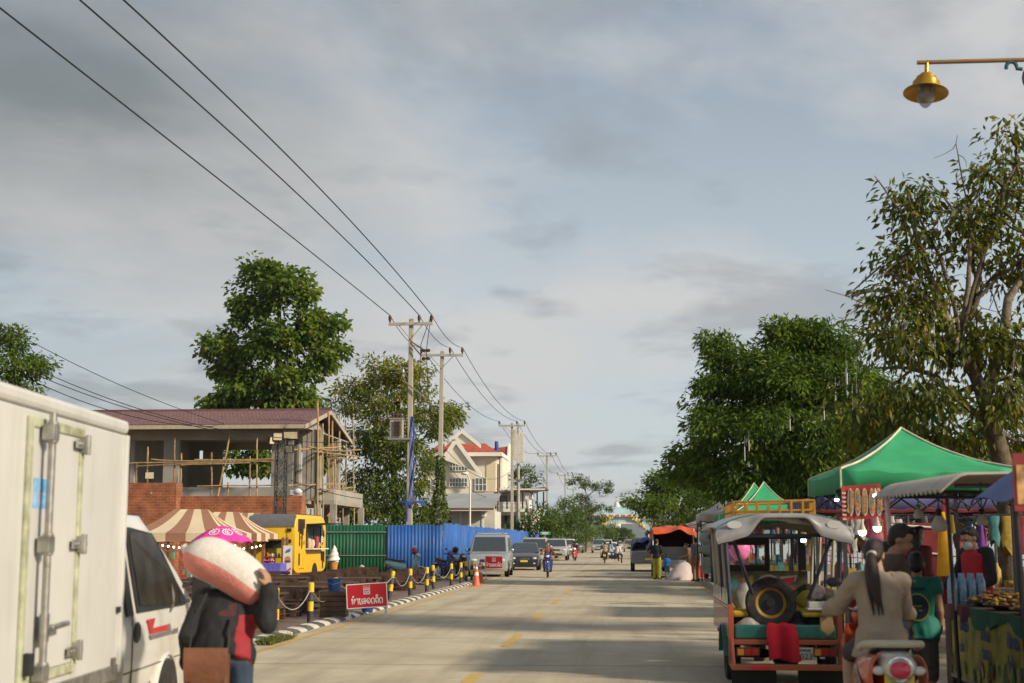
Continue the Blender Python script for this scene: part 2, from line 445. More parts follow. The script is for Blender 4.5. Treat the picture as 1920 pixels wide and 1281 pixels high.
while y < 320:
 x = -1.85 + .03 * math.sin(y)
 m.add([(x - .075, y, .009), (x + .075, y, .009), (x + .075, y + 3.0, .009), (x - .075, y + 3.0, .009)], [(0, 1, 2, 3)]); y += 7.5
for x in (-5.42, 2.68):
 m.add([(x - .06, 3, .009), (x + .06, 3, .009), (x + .06, 330, .009), (x - .06, 330, .009)], [(0, 1, 2, 3)])
struct(m.build('road_marking', M_yl))
M_hill = mat('hill_forest', (.05, .075, .045), .95, var=.3, scale=.01)
h = MB()
def hill(u, w):
 x = -2600 + 8200 * u; d = 4300 + 900 * w - .12 * abs(x)
 hh = 70 + 70 * mnoise.noise(Vector((x / 900, 1.3, 0))) + 22 * mnoise.noise(Vector((x / 160, 4, 0)))
 return (x, d, -3 + max(8, hh) * .75 * math.sin(PI * min(1, w * 1.0)) if 0 < w < 1 else -6)
h.grid(hill, 160, 8)
struct(h.build('hills', M_hill, smooth=60))
def leaf_mesh(name, P, A, Nn, Ln, Wd, tint, m, parent=None, loc=None, fold=.18, curl=.0, shape='leaf'):
 """P base points, A leaf axes, Nn leaf normals (n,3); Ln, Wd lengths and widths; two folded faces a leaf"""
 n = len(P); A = A / (np.linalg.norm(A, axis=1, keepdims=True) + 1e-9)
 S = np.cross(A, Nn); S /= (np.linalg.norm(S, axis=1, keepdims=True) + 1e-9)
 U = np.cross(S, A)
 Ln = Ln[:, None]; Wd = Wd[:, None]
 mid = P + A * Ln * .45
 v = np.empty((n, 4, 3), np.float32)
 v[:, 0] = P; v[:, 1] = mid + S * Wd / 2 + U * Wd * fold; v[:, 2] = P + A * Ln - U * Ln * curl; v[:, 3] = mid - S * Wd / 2 + U * Wd * fold
 me = bpy.data.meshes.new(name)
 me.vertices.add(n * 4); me.vertices.foreach_set('co', v.reshape(-1))
 idx = np.arange(n * 4, dtype=np.int32).reshape(n, 4)
 tri = np.concatenate([idx[:, [0, 1, 2]], idx[:, [0, 2, 3]]], 1).reshape(-1)
 me.loops.add(n * 6); me.loops.foreach_set('vertex_index', tri)
 me.polygons.add(n * 2); me.polygons.foreach_set('loop_start', np.arange(0, n * 6, 3, dtype=np.int32))
 at_ = me.attributes.new('tint', 'FLOAT', 'FACE'); at_.data.foreach_set('value', np.repeat(tint, 2).astype(np.float32))
 me.update(calc_edges=True); me.validate()
 me.materials.append(m)
 o = bpy.data.objects.new(name, me); C.objects.link(o)
 if parent is not None: o.parent = parent
 if loc is not None: o.location = loc
 return o
M_grass = leaf_mat('grass_blades', [(.06, .09, .02), (.12, .16, .035), (.26, .22, .07)], .25)
rg = np.random.default_rng(3)
gp = []
for (ya, yb, xa, xb, n) in [(22.2, 25.2, -5.78, -5.5, 1500), (100, 130, -8.5, -7.6, 2500), (56, 64, -8.4, -7.2, 600), (150, 240, -8.6, -6.3, 6000)]:
 q = np.stack([rg.uniform(xa, xb, n), rg.uniform(ya, yb, n), np.zeros(n)], 1)
 dens = np.array([mnoise.noise(Vector((p[0] * 1.5, p[1] * .6, 0))) for p in q]); gp.append(q[dens > (-.05)])
gp = np.concatenate(gp); n = len(gp)
ax = rg.normal(size=(n, 3)) * .45; ax[:, 2] = 1
o = leaf_mesh('grass', gp, ax, rg.normal(size=(n, 3)), rg.uniform(.05, .15, n), rg.uniform(.008, .018, n), rg.random(n), M_grass, fold=.05, curl=.2)
o['kind'] = 'stuff'; o['label'] = 'short green grass and weeds growing along the kerb edge'; o['category'] = 'grass'
def bark(name, c): return mat(name, c, .95, var=.35, scale=9, bump=.8, bscale=25)
M_bark = bark('bark_brown', (.11, .085, .06)); M_bark2 = bark('bark_grey', (.20, .16, .115))
LM = dict(
 teak=leaf_mat('teak_leaf', [(.042, .085, .014), (.082, .15, .02), (.135, .20, .028), (.23, .26, .04)], .38),
 olive=leaf_mat('olive_leaf', [(.058, .105, .018), (.10, .16, .026), (.185, .205, .036), (.35, .30, .08)], .38),
 dark=leaf_mat('deep_green_leaf', [(.036, .076, .013), (.068, .130, .018), (.115, .185, .022), (.21, .26, .034)], .38),
 dry=leaf_mat('yellowing_leaf', [(.044, .074, .014), (.078, .112, .018), (.14, .152, .024), (.29, .23, .045)], .36),
 far=leaf_mat('mid_green_leaf', [(.038, .075, .016), (.065, .12, .02), (.10, .16, .028), (.15, .19, .04)], .34),
)
def limb(mb, a, b, r0, r1, rnd, bend=.12, n=6, k=5):
 a = Vector(a); b = Vector(b); d = (b - a).length
 off = Vector((rnd.uniform(-1, 1), rnd.uniform(-1, 1), rnd.uniform(-.2, .8))) * d * bend
 pts = []
 for i in range(k + 1):
  t = i / k
  pts.append(a.lerp(b, t) + off * math.sin(PI * t) + Vector((rnd.uniform(-1, 1), rnd.uniform(-1, 1), rnd.uniform(-1, 1))) * d * .02 * (0 < i < k))
 mb.tube(pts, [r0 + (r1 - r0) * i / k for i in range(k + 1)], n)
 return pts
def tree(label, base, trunk, tr, blobs, lm, leaf=(.16, .07), per=60, crad=.55, seed=1, bm=M_bark, group=None, droop=.4, cat='tree', twigs=0, name='tree', surf=.45, limbs=.5, hub=.42, tipbias=0.0):
 """base: ground point. trunk: list of points relative to base. blobs: (offset from base, radii, number of clumps).
 Each clump is a spray of leaves at the end of a limb; gaps are left between clumps."""
 rnd = random.Random(seed); rg = np.random.default_rng(seed)
 root = thing(name, label, cat, base, group=group)
 tb = MB()
 tp = [Vector(p) for p in trunk]; k = len(tp)
 tb.tube([tp[0] - Vector((0, 0, .3))] + tp, [tr * 1.35] + [tr * (1 - .6 * i / (k - 1)) for i in range(k)], 10)
 cl = []
 for (c, rad, nc) in blobs:
  for _ in range(nc):
   d = Vector((rnd.gauss(0, 1), rnd.gauss(0, 1), rnd.gauss(0, 1))).normalized()
   rr = surf + (1 - surf) * rnd.random() ** .6
   cl.append(Vector(c) + Vector((d.x * rad[0], d.y * rad[1], d.z * rad[2])) * rr)
 hubs = []
 for (c, rad, nc) in blobs:
  q = min(tp[1:], key=lambda t: (t - Vector(c)).length - .3 * t.z) if len(tp) > 1 else tp[-1]
  r0 = tr * hub
  pts = limb(tb, q, Vector(c), r0, r0 * .45, rnd, .14, 7, 6); hubs += pts[2:]
 for i, c in enumerate(cl):
  if rnd.random() < limbs:
   h = min(hubs, key=lambda t: (t - c).length)
   limb(tb, h, c, tr * .13 + .006, .006 + tr * .02, rnd, .15, 4, 4)
 for _ in range(twigs):
  c = rnd.choice(cl); h = min(hubs, key=lambda t: (t - c).length)
  d = (c - h).normalized() + Vector((rnd.gauss(0, .5), rnd.gauss(0, .5), rnd.gauss(.1, .4)))
  e = c + d.normalized() * rnd.uniform(.3, 1.1) * (1.5 if hub < .3 else 1)
  pts = limb(tb, c, e, .018, .005, rnd, .25, 3, 5)
  for q in (2, 3, 4):
   limb(tb, pts[q], pts[q] + Vector((rnd.gauss(0, .22), rnd.gauss(0, .22), rnd.gauss(.05, .2))), .009, .004, rnd, .3, 3, 3)
 tb.build('trunk', bm, root, smooth=60)
 if not cl: return root
 K = len(cl); cc = np.array([c[:] for c in cl]); n = K * per
 which = np.repeat(np.arange(K), per)
 sc = rg.uniform(.6, 1.35, K)[which]
 off = np.clip(rg.normal(size=(n, 3)), -1.7, 1.7) * np.array([1, 1, .62]) * (crad * sc)[:, None] * .6
 P = cc[which] + off
 ctr = cc.mean(0)
 out = P - ctr; out /= (np.linalg.norm(out, axis=1, keepdims=True) + 1e-6)
 A = off / (np.linalg.norm(off, axis=1, keepdims=True) + 1e-6) * .7 + out * .35 + rg.normal(size=(n, 3)) * .45
 A[:, 2] -= droop
 Nn = rg.normal(size=(n, 3)) * .55 + np.array([0, 0, 1.0])
 s = rg.uniform(.65, 1.25, n)
 tint = np.clip(rg.normal(.42, .2, n) + rg.normal(0, .17, K)[which] + (out[:, 2] * tipbias), 0, 1)
 leaf_mesh('crown', P, A, Nn, leaf[0] * s, leaf[1] * s, tint, LM[lm], root, curl=.12)
 return root
def rel(base, px, py, Y): return tuple(at(px, py, Y) - Vector(base))
def blob(base, px, py, Y, rx, ry, rz, n):
 """centre by pixel and depth, radii in metres"""
 return (rel(base, px, py, Y), (rx, ry, rz), n)
B = (at(512, 1014, 95).x, 95, 0); u = 95 / FPX
tree('tall broad-leaved tree with large leaves rising behind the unfinished house', B, [(0, 0, 0), (.1, 0, 6), (.0, .2, 11), (.1, 0, 16), (.0, 0, 19)], .28, [
 blob(B, 490, 520, 95, 50 * u, 1.7, 34 * u, 26), blob(B, 545, 545, 94, 52 * u, 1.8, 36 * u, 26), blob(B, 472, 580, 95, 46 * u, 2, 36 * u, 24),
 blob(B, 600, 615, 95, 48 * u, 2, 36 * u, 26), blob(B, 425, 650, 95, 44 * u, 1.9, 32 * u, 22), blob(B, 520, 635, 94, 66 * u, 2.2, 48 * u, 40),
 blob(B, 590, 690, 95, 38 * u, 2, 26 * u, 17), blob(B, 440, 690, 95, 44 * u, 1.9, 30 * u, 20), blob(B, 510, 725, 94, 70 * u, 2.2, 38 * u, 38),
 blob(B, 450, 742, 95, 46 * u, 1.9, 28 * u, 20), blob(B, 540, 765, 95, 60 * u, 1.9, 26 * u, 22), blob(B, 610, 660, 95, 36 * u, 1.7, 30 * u, 14), blob(B, 395, 758, 95, 34 * u, 1.7, 16 * u, 14), blob(B, 570, 752, 95, 30 * u, 1.7, 20 * u, 12), blob(B, 470, 860, 95, 60 * u, 2, 38 * u, 26), blob(B, 600, 850, 96, 30 * u, 2, 40 * u, 12)],
 'teak', (.42, .29), 46, .66, 11, M_bark, droop=.55, surf=.35)
B = (at(735, 1014, 86).x, 86, 0); u = 86 / FPX
tree('bushy olive-green tree with yellow tips behind the first two utility poles', B, [(0, 0, 0), (.2, 0, 3.5), (0, .3, 6.5), (.3, 0, 9.5)], .3, [
 blob(B, 722, 700, 86, 46 * u, 1.9, 34 * u, 30), blob(B, 775, 715, 86, 40 * u, 1.9, 34 * u, 26), blob(B, 660, 745, 86, 44 * u, 1.9, 34 * u, 28),
 blob(B, 735, 770, 85, 70 * u, 2.2, 46 * u, 52), blob(B, 838, 778, 87, 26 * u, 1.5, 26 * u, 18), blob(B, 800, 790, 86, 40 * u, 1.8, 40 * u, 24),
 blob(B, 690, 830, 86, 50 * u, 2.1, 40 * u, 34), blob(B, 765, 850, 85, 60 * u, 2.2, 46 * u, 40), blob(B, 700, 910, 85, 56 * u, 2.2, 40 * u, 36),
 blob(B, 765, 930, 85, 48 * u, 2.1, 40 * u, 30), blob(B, 715, 970, 84, 56 * u, 2, 28 * u, 28), blob(B, 790, 975, 84, 22 * u, 1.2, 26 * u, 10), blob(B, 650, 960, 86, 22 * u, 1.2, 26 * u, 9)],
 'olive', (.30, .115), 54, .55, 12, M_bark, droop=.45, tipbias=.22)
B = (at(0, 1014, 70).x, 70, 0); u = 70 / FPX
tree('dark green tree top showing over the roof of the white truck', B, [(0, 0, 0), (0, 0, 5), (.2, 0, 9)], .3, [
 blob(B, 15, 640, 70, 26 * u, 1.4, 26 * u, 22), blob(B, 45, 690, 70, 40 * u, 1.6, 30 * u, 28), blob(B, -30, 700, 70, 60 * u, 2, 50 * u, 34), blob(B, 20, 740, 70, 50 * u, 2, 30 * u, 22)],
 'dark', (.24, .11), 60, .5, 13)
B = (at(1890, 1014, 24).x, 24, .1); u = 24 / FPX
tp = [(0, 0, 0), rel(B, 1888, 900, 24), rel(B, 1862, 800, 24), rel(B, 1835, 720, 24), rel(B, 1800, 640, 24)]
bare = tree('sparse riverside tree with yellowing drooping leaves and bare twigs over the green canopy', B, tp, .20, [
 blob(B, 1745, 560, 24, 68 * u, .8, 56 * u, 24), blob(B, 1700, 480, 24, 44 * u, .7, 46 * u, 15), blob(B, 1712, 385, 24, 44 * u, .6, 58 * u, 15),
 blob(B, 1815, 420, 24, 62 * u, .8, 70 * u, 26), blob(B, 1880, 350, 24, 52 * u, .8, 62 * u, 20), blob(B, 1905, 480, 24.4, 40 * u, .8, 60 * u, 16), blob(B, 1690, 640, 23.6, 68 * u, .8, 50 * u, 24),
 blob(B, 1650, 560, 24, 36 * u, .6, 36 * u, 8), blob(B, 1800, 640, 24, 64 * u, .8, 44 * u, 22), blob(B, 1890, 640, 24, 44 * u, .8, 50 * u, 18), blob(B, 1720, 745, 23.4, 80 * u, .9, 42 * u, 26),
 blob(B, 1630, 770, 23.6, 56 * u, .8, 46 * u, 16), blob(B, 1880, 760, 23.6, 40 * u, .8, 60 * u, 16), blob(B, 1905, 255, 24, 22 * u, .5, 26 * u, 6), blob(B, 2010, 450, 24.6, 80 * u, 1.0, 180 * u, 40),
 blob(B, 1650, 845, 24.6, 60 * u, .9, 40 * u, 14), blob(B, 1740, 830, 24.8, 60 * u, .9, 44 * u, 14), blob(B, 1820, 840, 25, 50 * u, .9, 44 * u, 12), blob(B, 1910, 840, 25, 40 * u, .9, 50 * u, 10), blob(B, 2000, 700, 24.2, 80 * u, 1.0, 120 * u, 24)],
 'dry', (.165, .066), 31, .40, 21, M_bark, droop=1.0, twigs=60, surf=.15, limbs=.6, hub=.2)
lb = MB(); rnd = random.Random(5)
for path, r0 in (([(1862, 800), (1790, 745), (1740, 700), (1700, 690), (1640, 690)], .07), ([(1835, 720), (1790, 640), (1760, 560), (1735, 500), (1712, 420), (1700, 350)], .10),
    ([(1760, 575), (1700, 535), (1650, 500), (1600, 545)], .05), ([(1760, 590), (1690, 550), (1640, 545), (1590, 556)], .04),
    ([(1850, 730), (1880, 640), (1890, 560), (1930, 500), (1960, 420)], .12), ([(1800, 640), (1815, 540), (1820, 440), (1850, 380)], .06),
    ([(1862, 790), (1900, 740), (1960, 690)], .07), ([(1720, 470), (1690, 400), (1655, 350), (1640, 330)], .03), ([(1820, 440), (1770, 370), (1730, 330)], .03)):
 pts = [Vector(rel(B, x, y, 24 + rnd.uniform(-.3, .3))) for x, y in path]
 lb.tube(pts, [r0 * (1 - .75 * i / (len(pts) - 1)) for i in range(len(pts))], 7)
lb.build('limb', M_bark2, bare, smooth=60)
B = (at(1470, 1014, 52).x + .6, 52, .1); u = 52 / FPX
tree('large spreading dark green tree above the row of market tents', B, [(0, 0, 0), (.1, 0, 2.2), (-.2, .2, 4), (.1, 0, 6.5)], .34, [
 blob(B, 1500, 640, 52, 60 * u, 1.3, 36 * u, 26), blob(B, 1465, 625, 52, 26 * u, .8, 30 * u, 9), blob(B, 1545, 650, 52, 60 * u, 1.4, 36 * u, 24), blob(B, 1400, 680, 52, 62 * u, 1.5, 38 * u, 28),
 blob(B, 1345, 655, 52, 26 * u, .8, 24 * u, 8), blob(B, 1480, 720, 51, 90 * u, 1.8, 56 * u, 56), blob(B, 1360, 745, 52, 56 * u, 1.6, 44 * u, 28), blob(B, 1580, 730, 51, 70 * u, 1.6, 60 * u, 40),
 blob(B, 1330, 800, 51, 46 * u, 1.5, 36 * u, 22), blob(B, 1440, 810, 50.5, 90 * u, 1.8, 54 * u, 52), blob(B, 1560, 830, 50, 90 * u, 1.8, 56 * u, 48), blob(B, 1310, 870, 52, 52 * u, 1.5, 38 * u, 26),
 blob(B, 1400, 895, 51, 80 * u, 1.7, 40 * u, 36), blob(B, 1510, 905, 51, 80 * u, 1.8, 40 * u, 36), blob(B, 1620, 900, 51, 80 * u, 1.8, 46 * u, 34), blob(B, 1640, 790, 51, 60 * u, 1.5, 60 * u, 30)],
 'dark', (.22, .085), 120, .55, 22, M_bark, droop=.55, surf=.35, limbs=.35)
B = (at(1262, 1014, 96).x + .8, 96, .1); u = 96 / FPX
tree('dense dark tree with a long branch reaching over the road near the arch', B, [(0, 0, 0), (0, 0, 2), (-.3, 0, 3.6)], .28, [
 blob(B, 1240, 915, 96, 32 * u, 1.4, 24 * u, 22), blob(B, 1285, 910, 97, 50 * u, 1.9, 34 * u, 36), blob(B, 1215, 945, 95, 26 * u, 1.2, 16 * u, 12), blob(B, 1190, 940, 95, 14 * u, .8, 9 * u, 6),
 blob(B, 1255, 955, 95, 44 * u, 1.7, 28 * u, 32), blob(B, 1320, 950, 96, 44 * u, 1.9, 40 * u, 30), blob(B, 1235, 900, 96, 20 * u, 1, 18 * u, 8)],
 'dark', (.26, .12), 66, .5, 23, M_bark, twigs=10)
for i, (px, Y, hh, w, sd) in enumerate([(1400, 74, 6.2, 3.2, 31), (1540, 66, 6.8, 3.3, 32), (1690, 58, 7.0, 3.4, 33), (1800, 44, 5.6, 2.8, 34), (1930, 40, 6.4, 3.0, 35)]):
 b0 = at(px, 1014, Y); B = (b0.x, Y, .05)
 tree(['dark leafy tree standing behind the white tent', 'dark leafy tree standing behind the small green tents', 'broad shady tree on the bank behind the blue tent',
  'low round tree on the river bank behind the food stall', 'leafy tree on the bank at the edge beyond the blue tarpaulin'][i], B, [(0, 0, 0), (.1, 0, 1.8), (0, .1, 3.2), (.1, 0, 4.6)], .2, [
  ((0, 0, hh * .68), (w * .62, w * .6, hh * .26), 26), ((-w * .55, .2, hh * .52), (w * .42, w * .45, hh * .17), 16), ((w * .5, 0, hh * .55), (w * .45, w * .5, hh * .18), 17), ((.2, -.4, hh * .42), (w * .7, w * .5, hh * .10), 16)],
  'dark', (.22, .09), 66, .5, sd, droop=.6)
for i, (x, y) in enumerate(((9.6, 7.6), (9.8, 12.6), (10.2, 17.8))):  # unseen trees off to the right, added to shade the scooter and tuk-tuk
 tree(['unseen riverside tree added to shade the scooter rider', 'second unseen riverside tree added to shade the tuk-tuk', 'third unseen riverside tree added for shade near the bare one'][i], (x, y, .1), [(0, 0, 0), (.1, 0, 1.6), (0, .1, 2.6), (.1, 0, 4)], .18, [((0, 0, 3.9), (2.0, 2.3, 1.1), 40), ((-1.2, .4, 3.2), (1.2, 1.4, .7), 16), ((.6, -.8, 4.8), (1.2, 1.2, .8), 14)], 'dark', (.22, .09), 70, .5, 61 + i, droop=.6)
midt = [
 (1098, 205, [(0, -.6, 10.1, 1.6, 1.2, .9, 14), (0, 2.2, 9.2, 1.7, 1.2, 1.1, 14), (0, -1.6, 7.0, 2.6, 1.6, 1.3, 22), (0, 1, 5.6, 3.2, 2, 1.5, 34), (0, -2.2, 4.2, 3, 2, 1.6, 26), (0, 2.0, 3.2, 2.8, 2, 1.6, 24)], 'tall open-crowned tree left of the arch'),
 (1060, 165, [(0, 0, 4.6, 2.2, 1.6, 1.2, 24), (0, -1.6, 3.2, 2.2, 1.6, 1.3, 22), (0, 1.4, 2.6, 2.2, 1.6, 1.4, 22)], 'bushy green tree behind the parked pickup'),
 (1012, 128, [(0, 0, 3.6, 1.7, 1.4, 1.1, 20), (0, -1.5, 2.7, 1.4, 1.2, .9, 14), (0, 1.2, 2.9, 1.3, 1.1, 1.0, 14)], 'pale green bushy tree above the end of the blue fence'),
 (985, 150, [(0, 0, 8.4, 1.6, 1.4, 1.2, 16), (0, -.6, 6.8, 1.8, 1.4, 1.2, 14)], 'small tree behind the white balcony house'),
 (1072, 250, [(0, 0, 5.2, 3.6, 2.2, 2, 30), (0, 2.6, 3.2, 3, 2, 1.8, 22)], 'dense tree far down the road before the arch')]
for i, (px, Y, bl, lab) in enumerate(midt):
 b0 = at(px, 1014, Y)
 B = (b0.x, Y, 0)
 tree(lab, B, [(0, 0, 0), (.1, 0, 1.6), (0, .1, 2.6), (.1, 0, max(b[2] for b in bl) * .75)], .2, [((dx, 0 if False else .2 * k, z), (rx, ry, rz), n) for k, (_, dx, z, rx, ry, rz, n) in enumerate(bl)],
  'far', (.30, .15), 58, .55, 41 + i, droop=.4)
b0 = at(1158, 1014, 400); B = (b0.x, 400, 0)
tree('round green tree seen through the arch', B, [(0, 0, 0), (0, 0, 2)], .3, [((-1, 0, 3.6), (2.6, 2, 2.2), 30), ((2, 0, 3.2), (2.2, 2, 2), 24)], 'far', (.5, .28), 60, .8, 51)
M_rub = mat('tyre_rubber', (.025, .024, .023), .9, var=.3, scale=20, dirt=(.16, .12, .08), dscale=6, damt=.5)
M_steel = mat('steel_rim', (.45, .45, .45), .35, metal=.9, var=.1)
M_chrome = mat('chrome', (.7, .7, .7), .15, metal=1.0, var=.05)
M_black = mat('black_plastic', (.022, .022, .024), .5, var=.2)
M_glass = mat('dark_glass', (.035, .045, .05), .06, var=.1, spec=.9, coat=.4)
M_lamp = mat('clear_lamp', (.62, .62, .60), .12, var=.1, spec=.8)
M_red = mat('red_lamp', (.42, .02, .015), .2, var=.15, spec=.6)
M_amber = mat('amber_lamp', (.70, .26, .03), .25, var=.1)
M_plate = mat('plate_yellow', (.70, .50, .06), .5, var=.06)
M_skin = mat('skin', (.34, .19, .115), .55, var=.10, scale=14, sub=.1)
M_skin2 = mat('skin_light', (.44, .27, .18), .55, var=.08, scale=14)
M_hair = mat('black_hair', (.012, .010, .009), .45, var=.3, scale=60, bump=.3, bscale=120)
M_hairb = mat('brown_black_hair', (.030, .017, .012), .42, var=.4, scale=70, bump=.4, bscale=140)
def paint(name, c, rough=.28, dirt=(.25, .19, .12), damt=.35, dscale=2.2, var=.05, metal=0.0):
 return mat(name, c, rough, metal=metal, var=var, scale=3, spec=.5, coat=.4, dirt=dirt, dscale=dscale, damt=damt, dlow=.52)
RX = Matrix.Rotation(PI / 2, 4, 'Y')        # lathe axis Z -> X
def wheel(parent, x, y, r, w, rimc=None, spokes=5, name='wheel'):
 t = MB()
 hw = w / 2
 t.lathe([(r * .60, -hw * .8), (r * .72, -hw), (r * .93, -hw), (r, -hw * .72), (r, hw * .72), (r * .93, hw), (r * .72, hw), (r * .60, hw * .8)], 28, RX)
 o = t.build(name, M_rub, parent, (x, y, r), smooth=40)
 d = MB(); s = 1 if x >= 0 else -1
 d.lathe([(r * .62, -hw * .7), (r * .62, hw * .7)], 24, RX)
 d.lathe([(0.001, s * hw * .62), (r * .14, s * hw * .62), (r * .2, s * hw * .4), (r * .62, s * hw * .4)][::(1 if s > 0 else 1)], 24, RX)
 for k in range(spokes):
  a = 2 * PI * k / spokes
  d.cb((s * hw * .55, math.cos(a) * r * .38, math.sin(a) * r * .38), (.02, r * .16, r * .46), (a - PI / 2 + PI, 0, 0))
 d.build('rim', rimc or M_steel, o, smooth=40)
 return o
def rrect(y0, y1, w, z, r=.12, n=4):
 """rounded rectangle ring in the XY plane at height z"""
 pts = []
 for (cx, cy, a0) in ((w - r, y1 - r, 0), (-w + r, y1 - r, 90), (-w + r, y0 + r, 180), (w - r, y0 + r, 270)):
  for i in range(n + 1):
   a = R(a0 + 90 * i / n); pts.append((cx + r * math.cos(a), cy + r * math.sin(a), z))
 return pts
def car(name, label, cat, loc, rz, col, kind='van', group=None, rails=None, plate=True):
 """front faces -Y; origin on the ground in the middle"""
 K = dict(
  van=dict(W=.905, H=1.88, st=[(-2.38, .34, .62, .78), (-2.33, .26, .82, .85), (-2.15, .25, .96, .89), (-1.55, .25, 1.09, .905), (2.28, .25, 1.12, .905), (2.40, .32, 1.0, .86)],
    cab=(-1.62, 2.38, .885, 1.07), roof=(-.78, 2.24, .77), wh=(-1.55, 1.35), wr=.33),
  suv=dict(W=.93, H=1.80, st=[(-2.38, .42, .72, .80), (-2.32, .32, .92, .87), (-2.1, .32, 1.04, .91), (-1.15, .32, 1.14, .93), (2.20, .32, 1.16, .93), (2.34, .42, 1.04, .88)],
    cab=(-1.2, 2.28, .90, 1.12), roof=(-.42, 2.08, .76), wh=(-1.45, 1.35), wr=.38),
  hatch=dict(W=.85, H=1.50, st=[(-1.92, .30, .55, .68), (-1.87, .20, .72, .78), (-1.6, .18, .84, .83), (-.98, .18, .97, .85), (1.75, .18, 1.0, .85), (1.92, .3, .88, .79)],
    cab=(-1.1, 1.85, .82, .95), roof=(-.22, 1.45, .64), wh=(-1.2, 1.2), wr=.29),
  sedan=dict(W=.88, H=1.46, st=[(-2.25, .30, .55, .72), (-2.2, .2, .72, .81), (-1.9, .18, .84, .86), (-1.05, .18, .95, .88), (1.5, .18, .98, .88), (2.1, .2, .96, .86), (2.28, .32, .84, .79)],
    cab=(-1.12, 1.75, .85, .93), roof=(-.25, 1.0, .66), wh=(-1.35, 1.35), wr=.30),
  pickup=dict(W=.92, H=1.78, st=[(-2.55, .45, .72, .78), (-2.48, .36, .95, .86), (-2.25, .36, 1.04, .90), (-1.35, .36, 1.12, .92), (2.45, .40, 1.08, .92), (2.55, .46, 1.0, .90)],
     cab=(-1.42, .75, .88, 1.10), roof=(-.68, .52, .74), wh=(-1.55, 1.5), wr=.38),
 )[kind]
 t = thing(name, label, cat, loc, rz, group)
 b = MB()
 def ring(y, zb, zt, w):
  return [(-w, y, zb + .14), (-w * .95, y, zb), (w * .95, y, zb), (w, y, zb + .14), (w * 1.0, y, zb + (zt - zb) * .55), (w * .985, y, zt - .10), (w * .93, y, zt - .02), (w * .6, y, zt + .012), (0, y, zt + .02),
    (-w * .6, y, zt + .012), (-w * .93, y, zt - .02), (-w * .985, y, zt - .10), (-w * 1.0, y, zb + (zt - zb) * .55)]
 st = []
 for i in range(len(K['st']) - 1):
  a, c = K['st'][i], K['st'][i + 1]; m = 3 if c[0] - a[0] > .5 else 1
  for j in range(m): st.append(tuple(a[q] + (c[q] - a[q]) * j / m for q in range(4)))
 st.append(K['st'][-1])
 b.loft([ring(*s_) for s_ in st])
 y0, y1, wb, zb = K['cab']; r0, r1, wt = K['roof']; H = K['H']
 f = .86
 zs = [(0, 0), (f, 0), (.95, .02), (1.0, .07)]
 rings = []
 for (q, ins) in zs:
  qq = min(q, .97)
  rings.append(rrect(y0 + (r0 - y0) * qq + ins, y1 + (r1 - y1) * qq - ins, wb + (wt - wb) * qq - ins, zb + (H - zb) * q, .10))
 b.loft(rings)
 b.build('body', col, t, smooth=38)
 def P(face, u, v):
  q = v * .93
  ya, yb, w, z = y0 + (r0 - y0) * q, y1 + (r1 - y1) * q, wb + (wt - wb) * q, zb + (H - zb) * q
  if face == 'F': return Vector((-w + 2 * w * u, ya, z))
  if face == 'B': return Vector((w - 2 * w * u, yb, z))
  if face == 'L': return Vector((-w, yb + (ya - yb) * u, z))
  return Vector((w, ya + (yb - ya) * u, z))
 def pane(nm, face, u0, u1, v0, v1, m=M_glass, off=.006, slant0=0, slant1=0):
  c = [P(face, u0 + slant0, v0), P(face, u1 + slant1, v0), P(face, u1, v1), P(face, u0, v1)]
  n = (c[1] - c[0]).cross(c[3] - c[0]).normalized()
  cc = P(face, .5, .5); ctr = Vector((0, (y0 + y1) / 2, cc.z))
  if n.dot(cc - ctr) < 0: n = -n
  mb = MB(); mb.add([p + n * off for p in c] + [p - n * .01 for p in c], [(0, 1, 2, 3), (7, 6, 5, 4), (0, 4, 5, 1), (1, 5, 6, 2), (2, 6, 7, 3), (3, 7, 4, 0)])
  mb.build(nm, m, t)
 pane('windshield', 'F', .06, .94, .07, .93)
 pane('rear_window', 'B', .08, .92, .12, .90)
 n = dict(van=3, suv=3, hatch=2, sedan=2, pickup=2)[kind]
 for s in ('L', 'R'):
  for i in range(n):
   a, c = .06 + .88 * i / n, .06 + .88 * (i + 1) / n - .035
   if s == 'L': a, c = 1 - c, 1 - a
   pane('side_window', s, a, c, .14, .88)
 ft, z1 = K['st'][1], K['st'][1][2]
 yf = K['st'][0][0]; w1 = ft[3]
 for s in (-1, 1):
  h = MB(); h.ell((s * w1 * .74, yf + .15, z1 - .08), (w1 * .24, .17, .085), 12, 7); h.build('headlight', M_lamp, t, smooth=60)
  h = MB(); h.ell((s * w1 * .72, yf + .04, ft[1] + .17), (.09, .06, .055), 10, 6); h.build('fog_light', M_lamp, t, smooth=60)
  yr = K['st'][-1][0]
  h = MB(); h.box(s * K['W'] * .80 - .07, s * K['W'] * .80 + .07, yr - .16, yr - .005, .72 if kind != 'hatch' else .62, 1.0 if kind != 'hatch' else .86); h.build('tail_light', M_red, t, bevel=.02)
  mz = zb + .10
  h = MB(); h.ell((s * (wb + .14), y0 + .42, mz + .02), (.10, .06, .075), 10, 6); h.tube([(s * (wb - .02), y0 + .46, mz - .03), (s * (wb + .12), y0 + .43, mz)], .022, 6)
  h.build('side_mirror', col if kind != 'hatch' else M_black, t, smooth=60)
 gz = z1 - .09
 h = MB(); h.box(-w1 * .40, w1 * .40, yf - .012, yf + .1, gz - .075, gz + .055)
 h.build('grille', M_black, t, bevel=.02)
 h = MB()
 for i in range(3): h.box(-w1 * .38, w1 * .38, yf - .026, yf - .013, gz - .055 + i * .042, gz - .040 + i * .042)
 h.build('grille_bar', M_chrome, t)
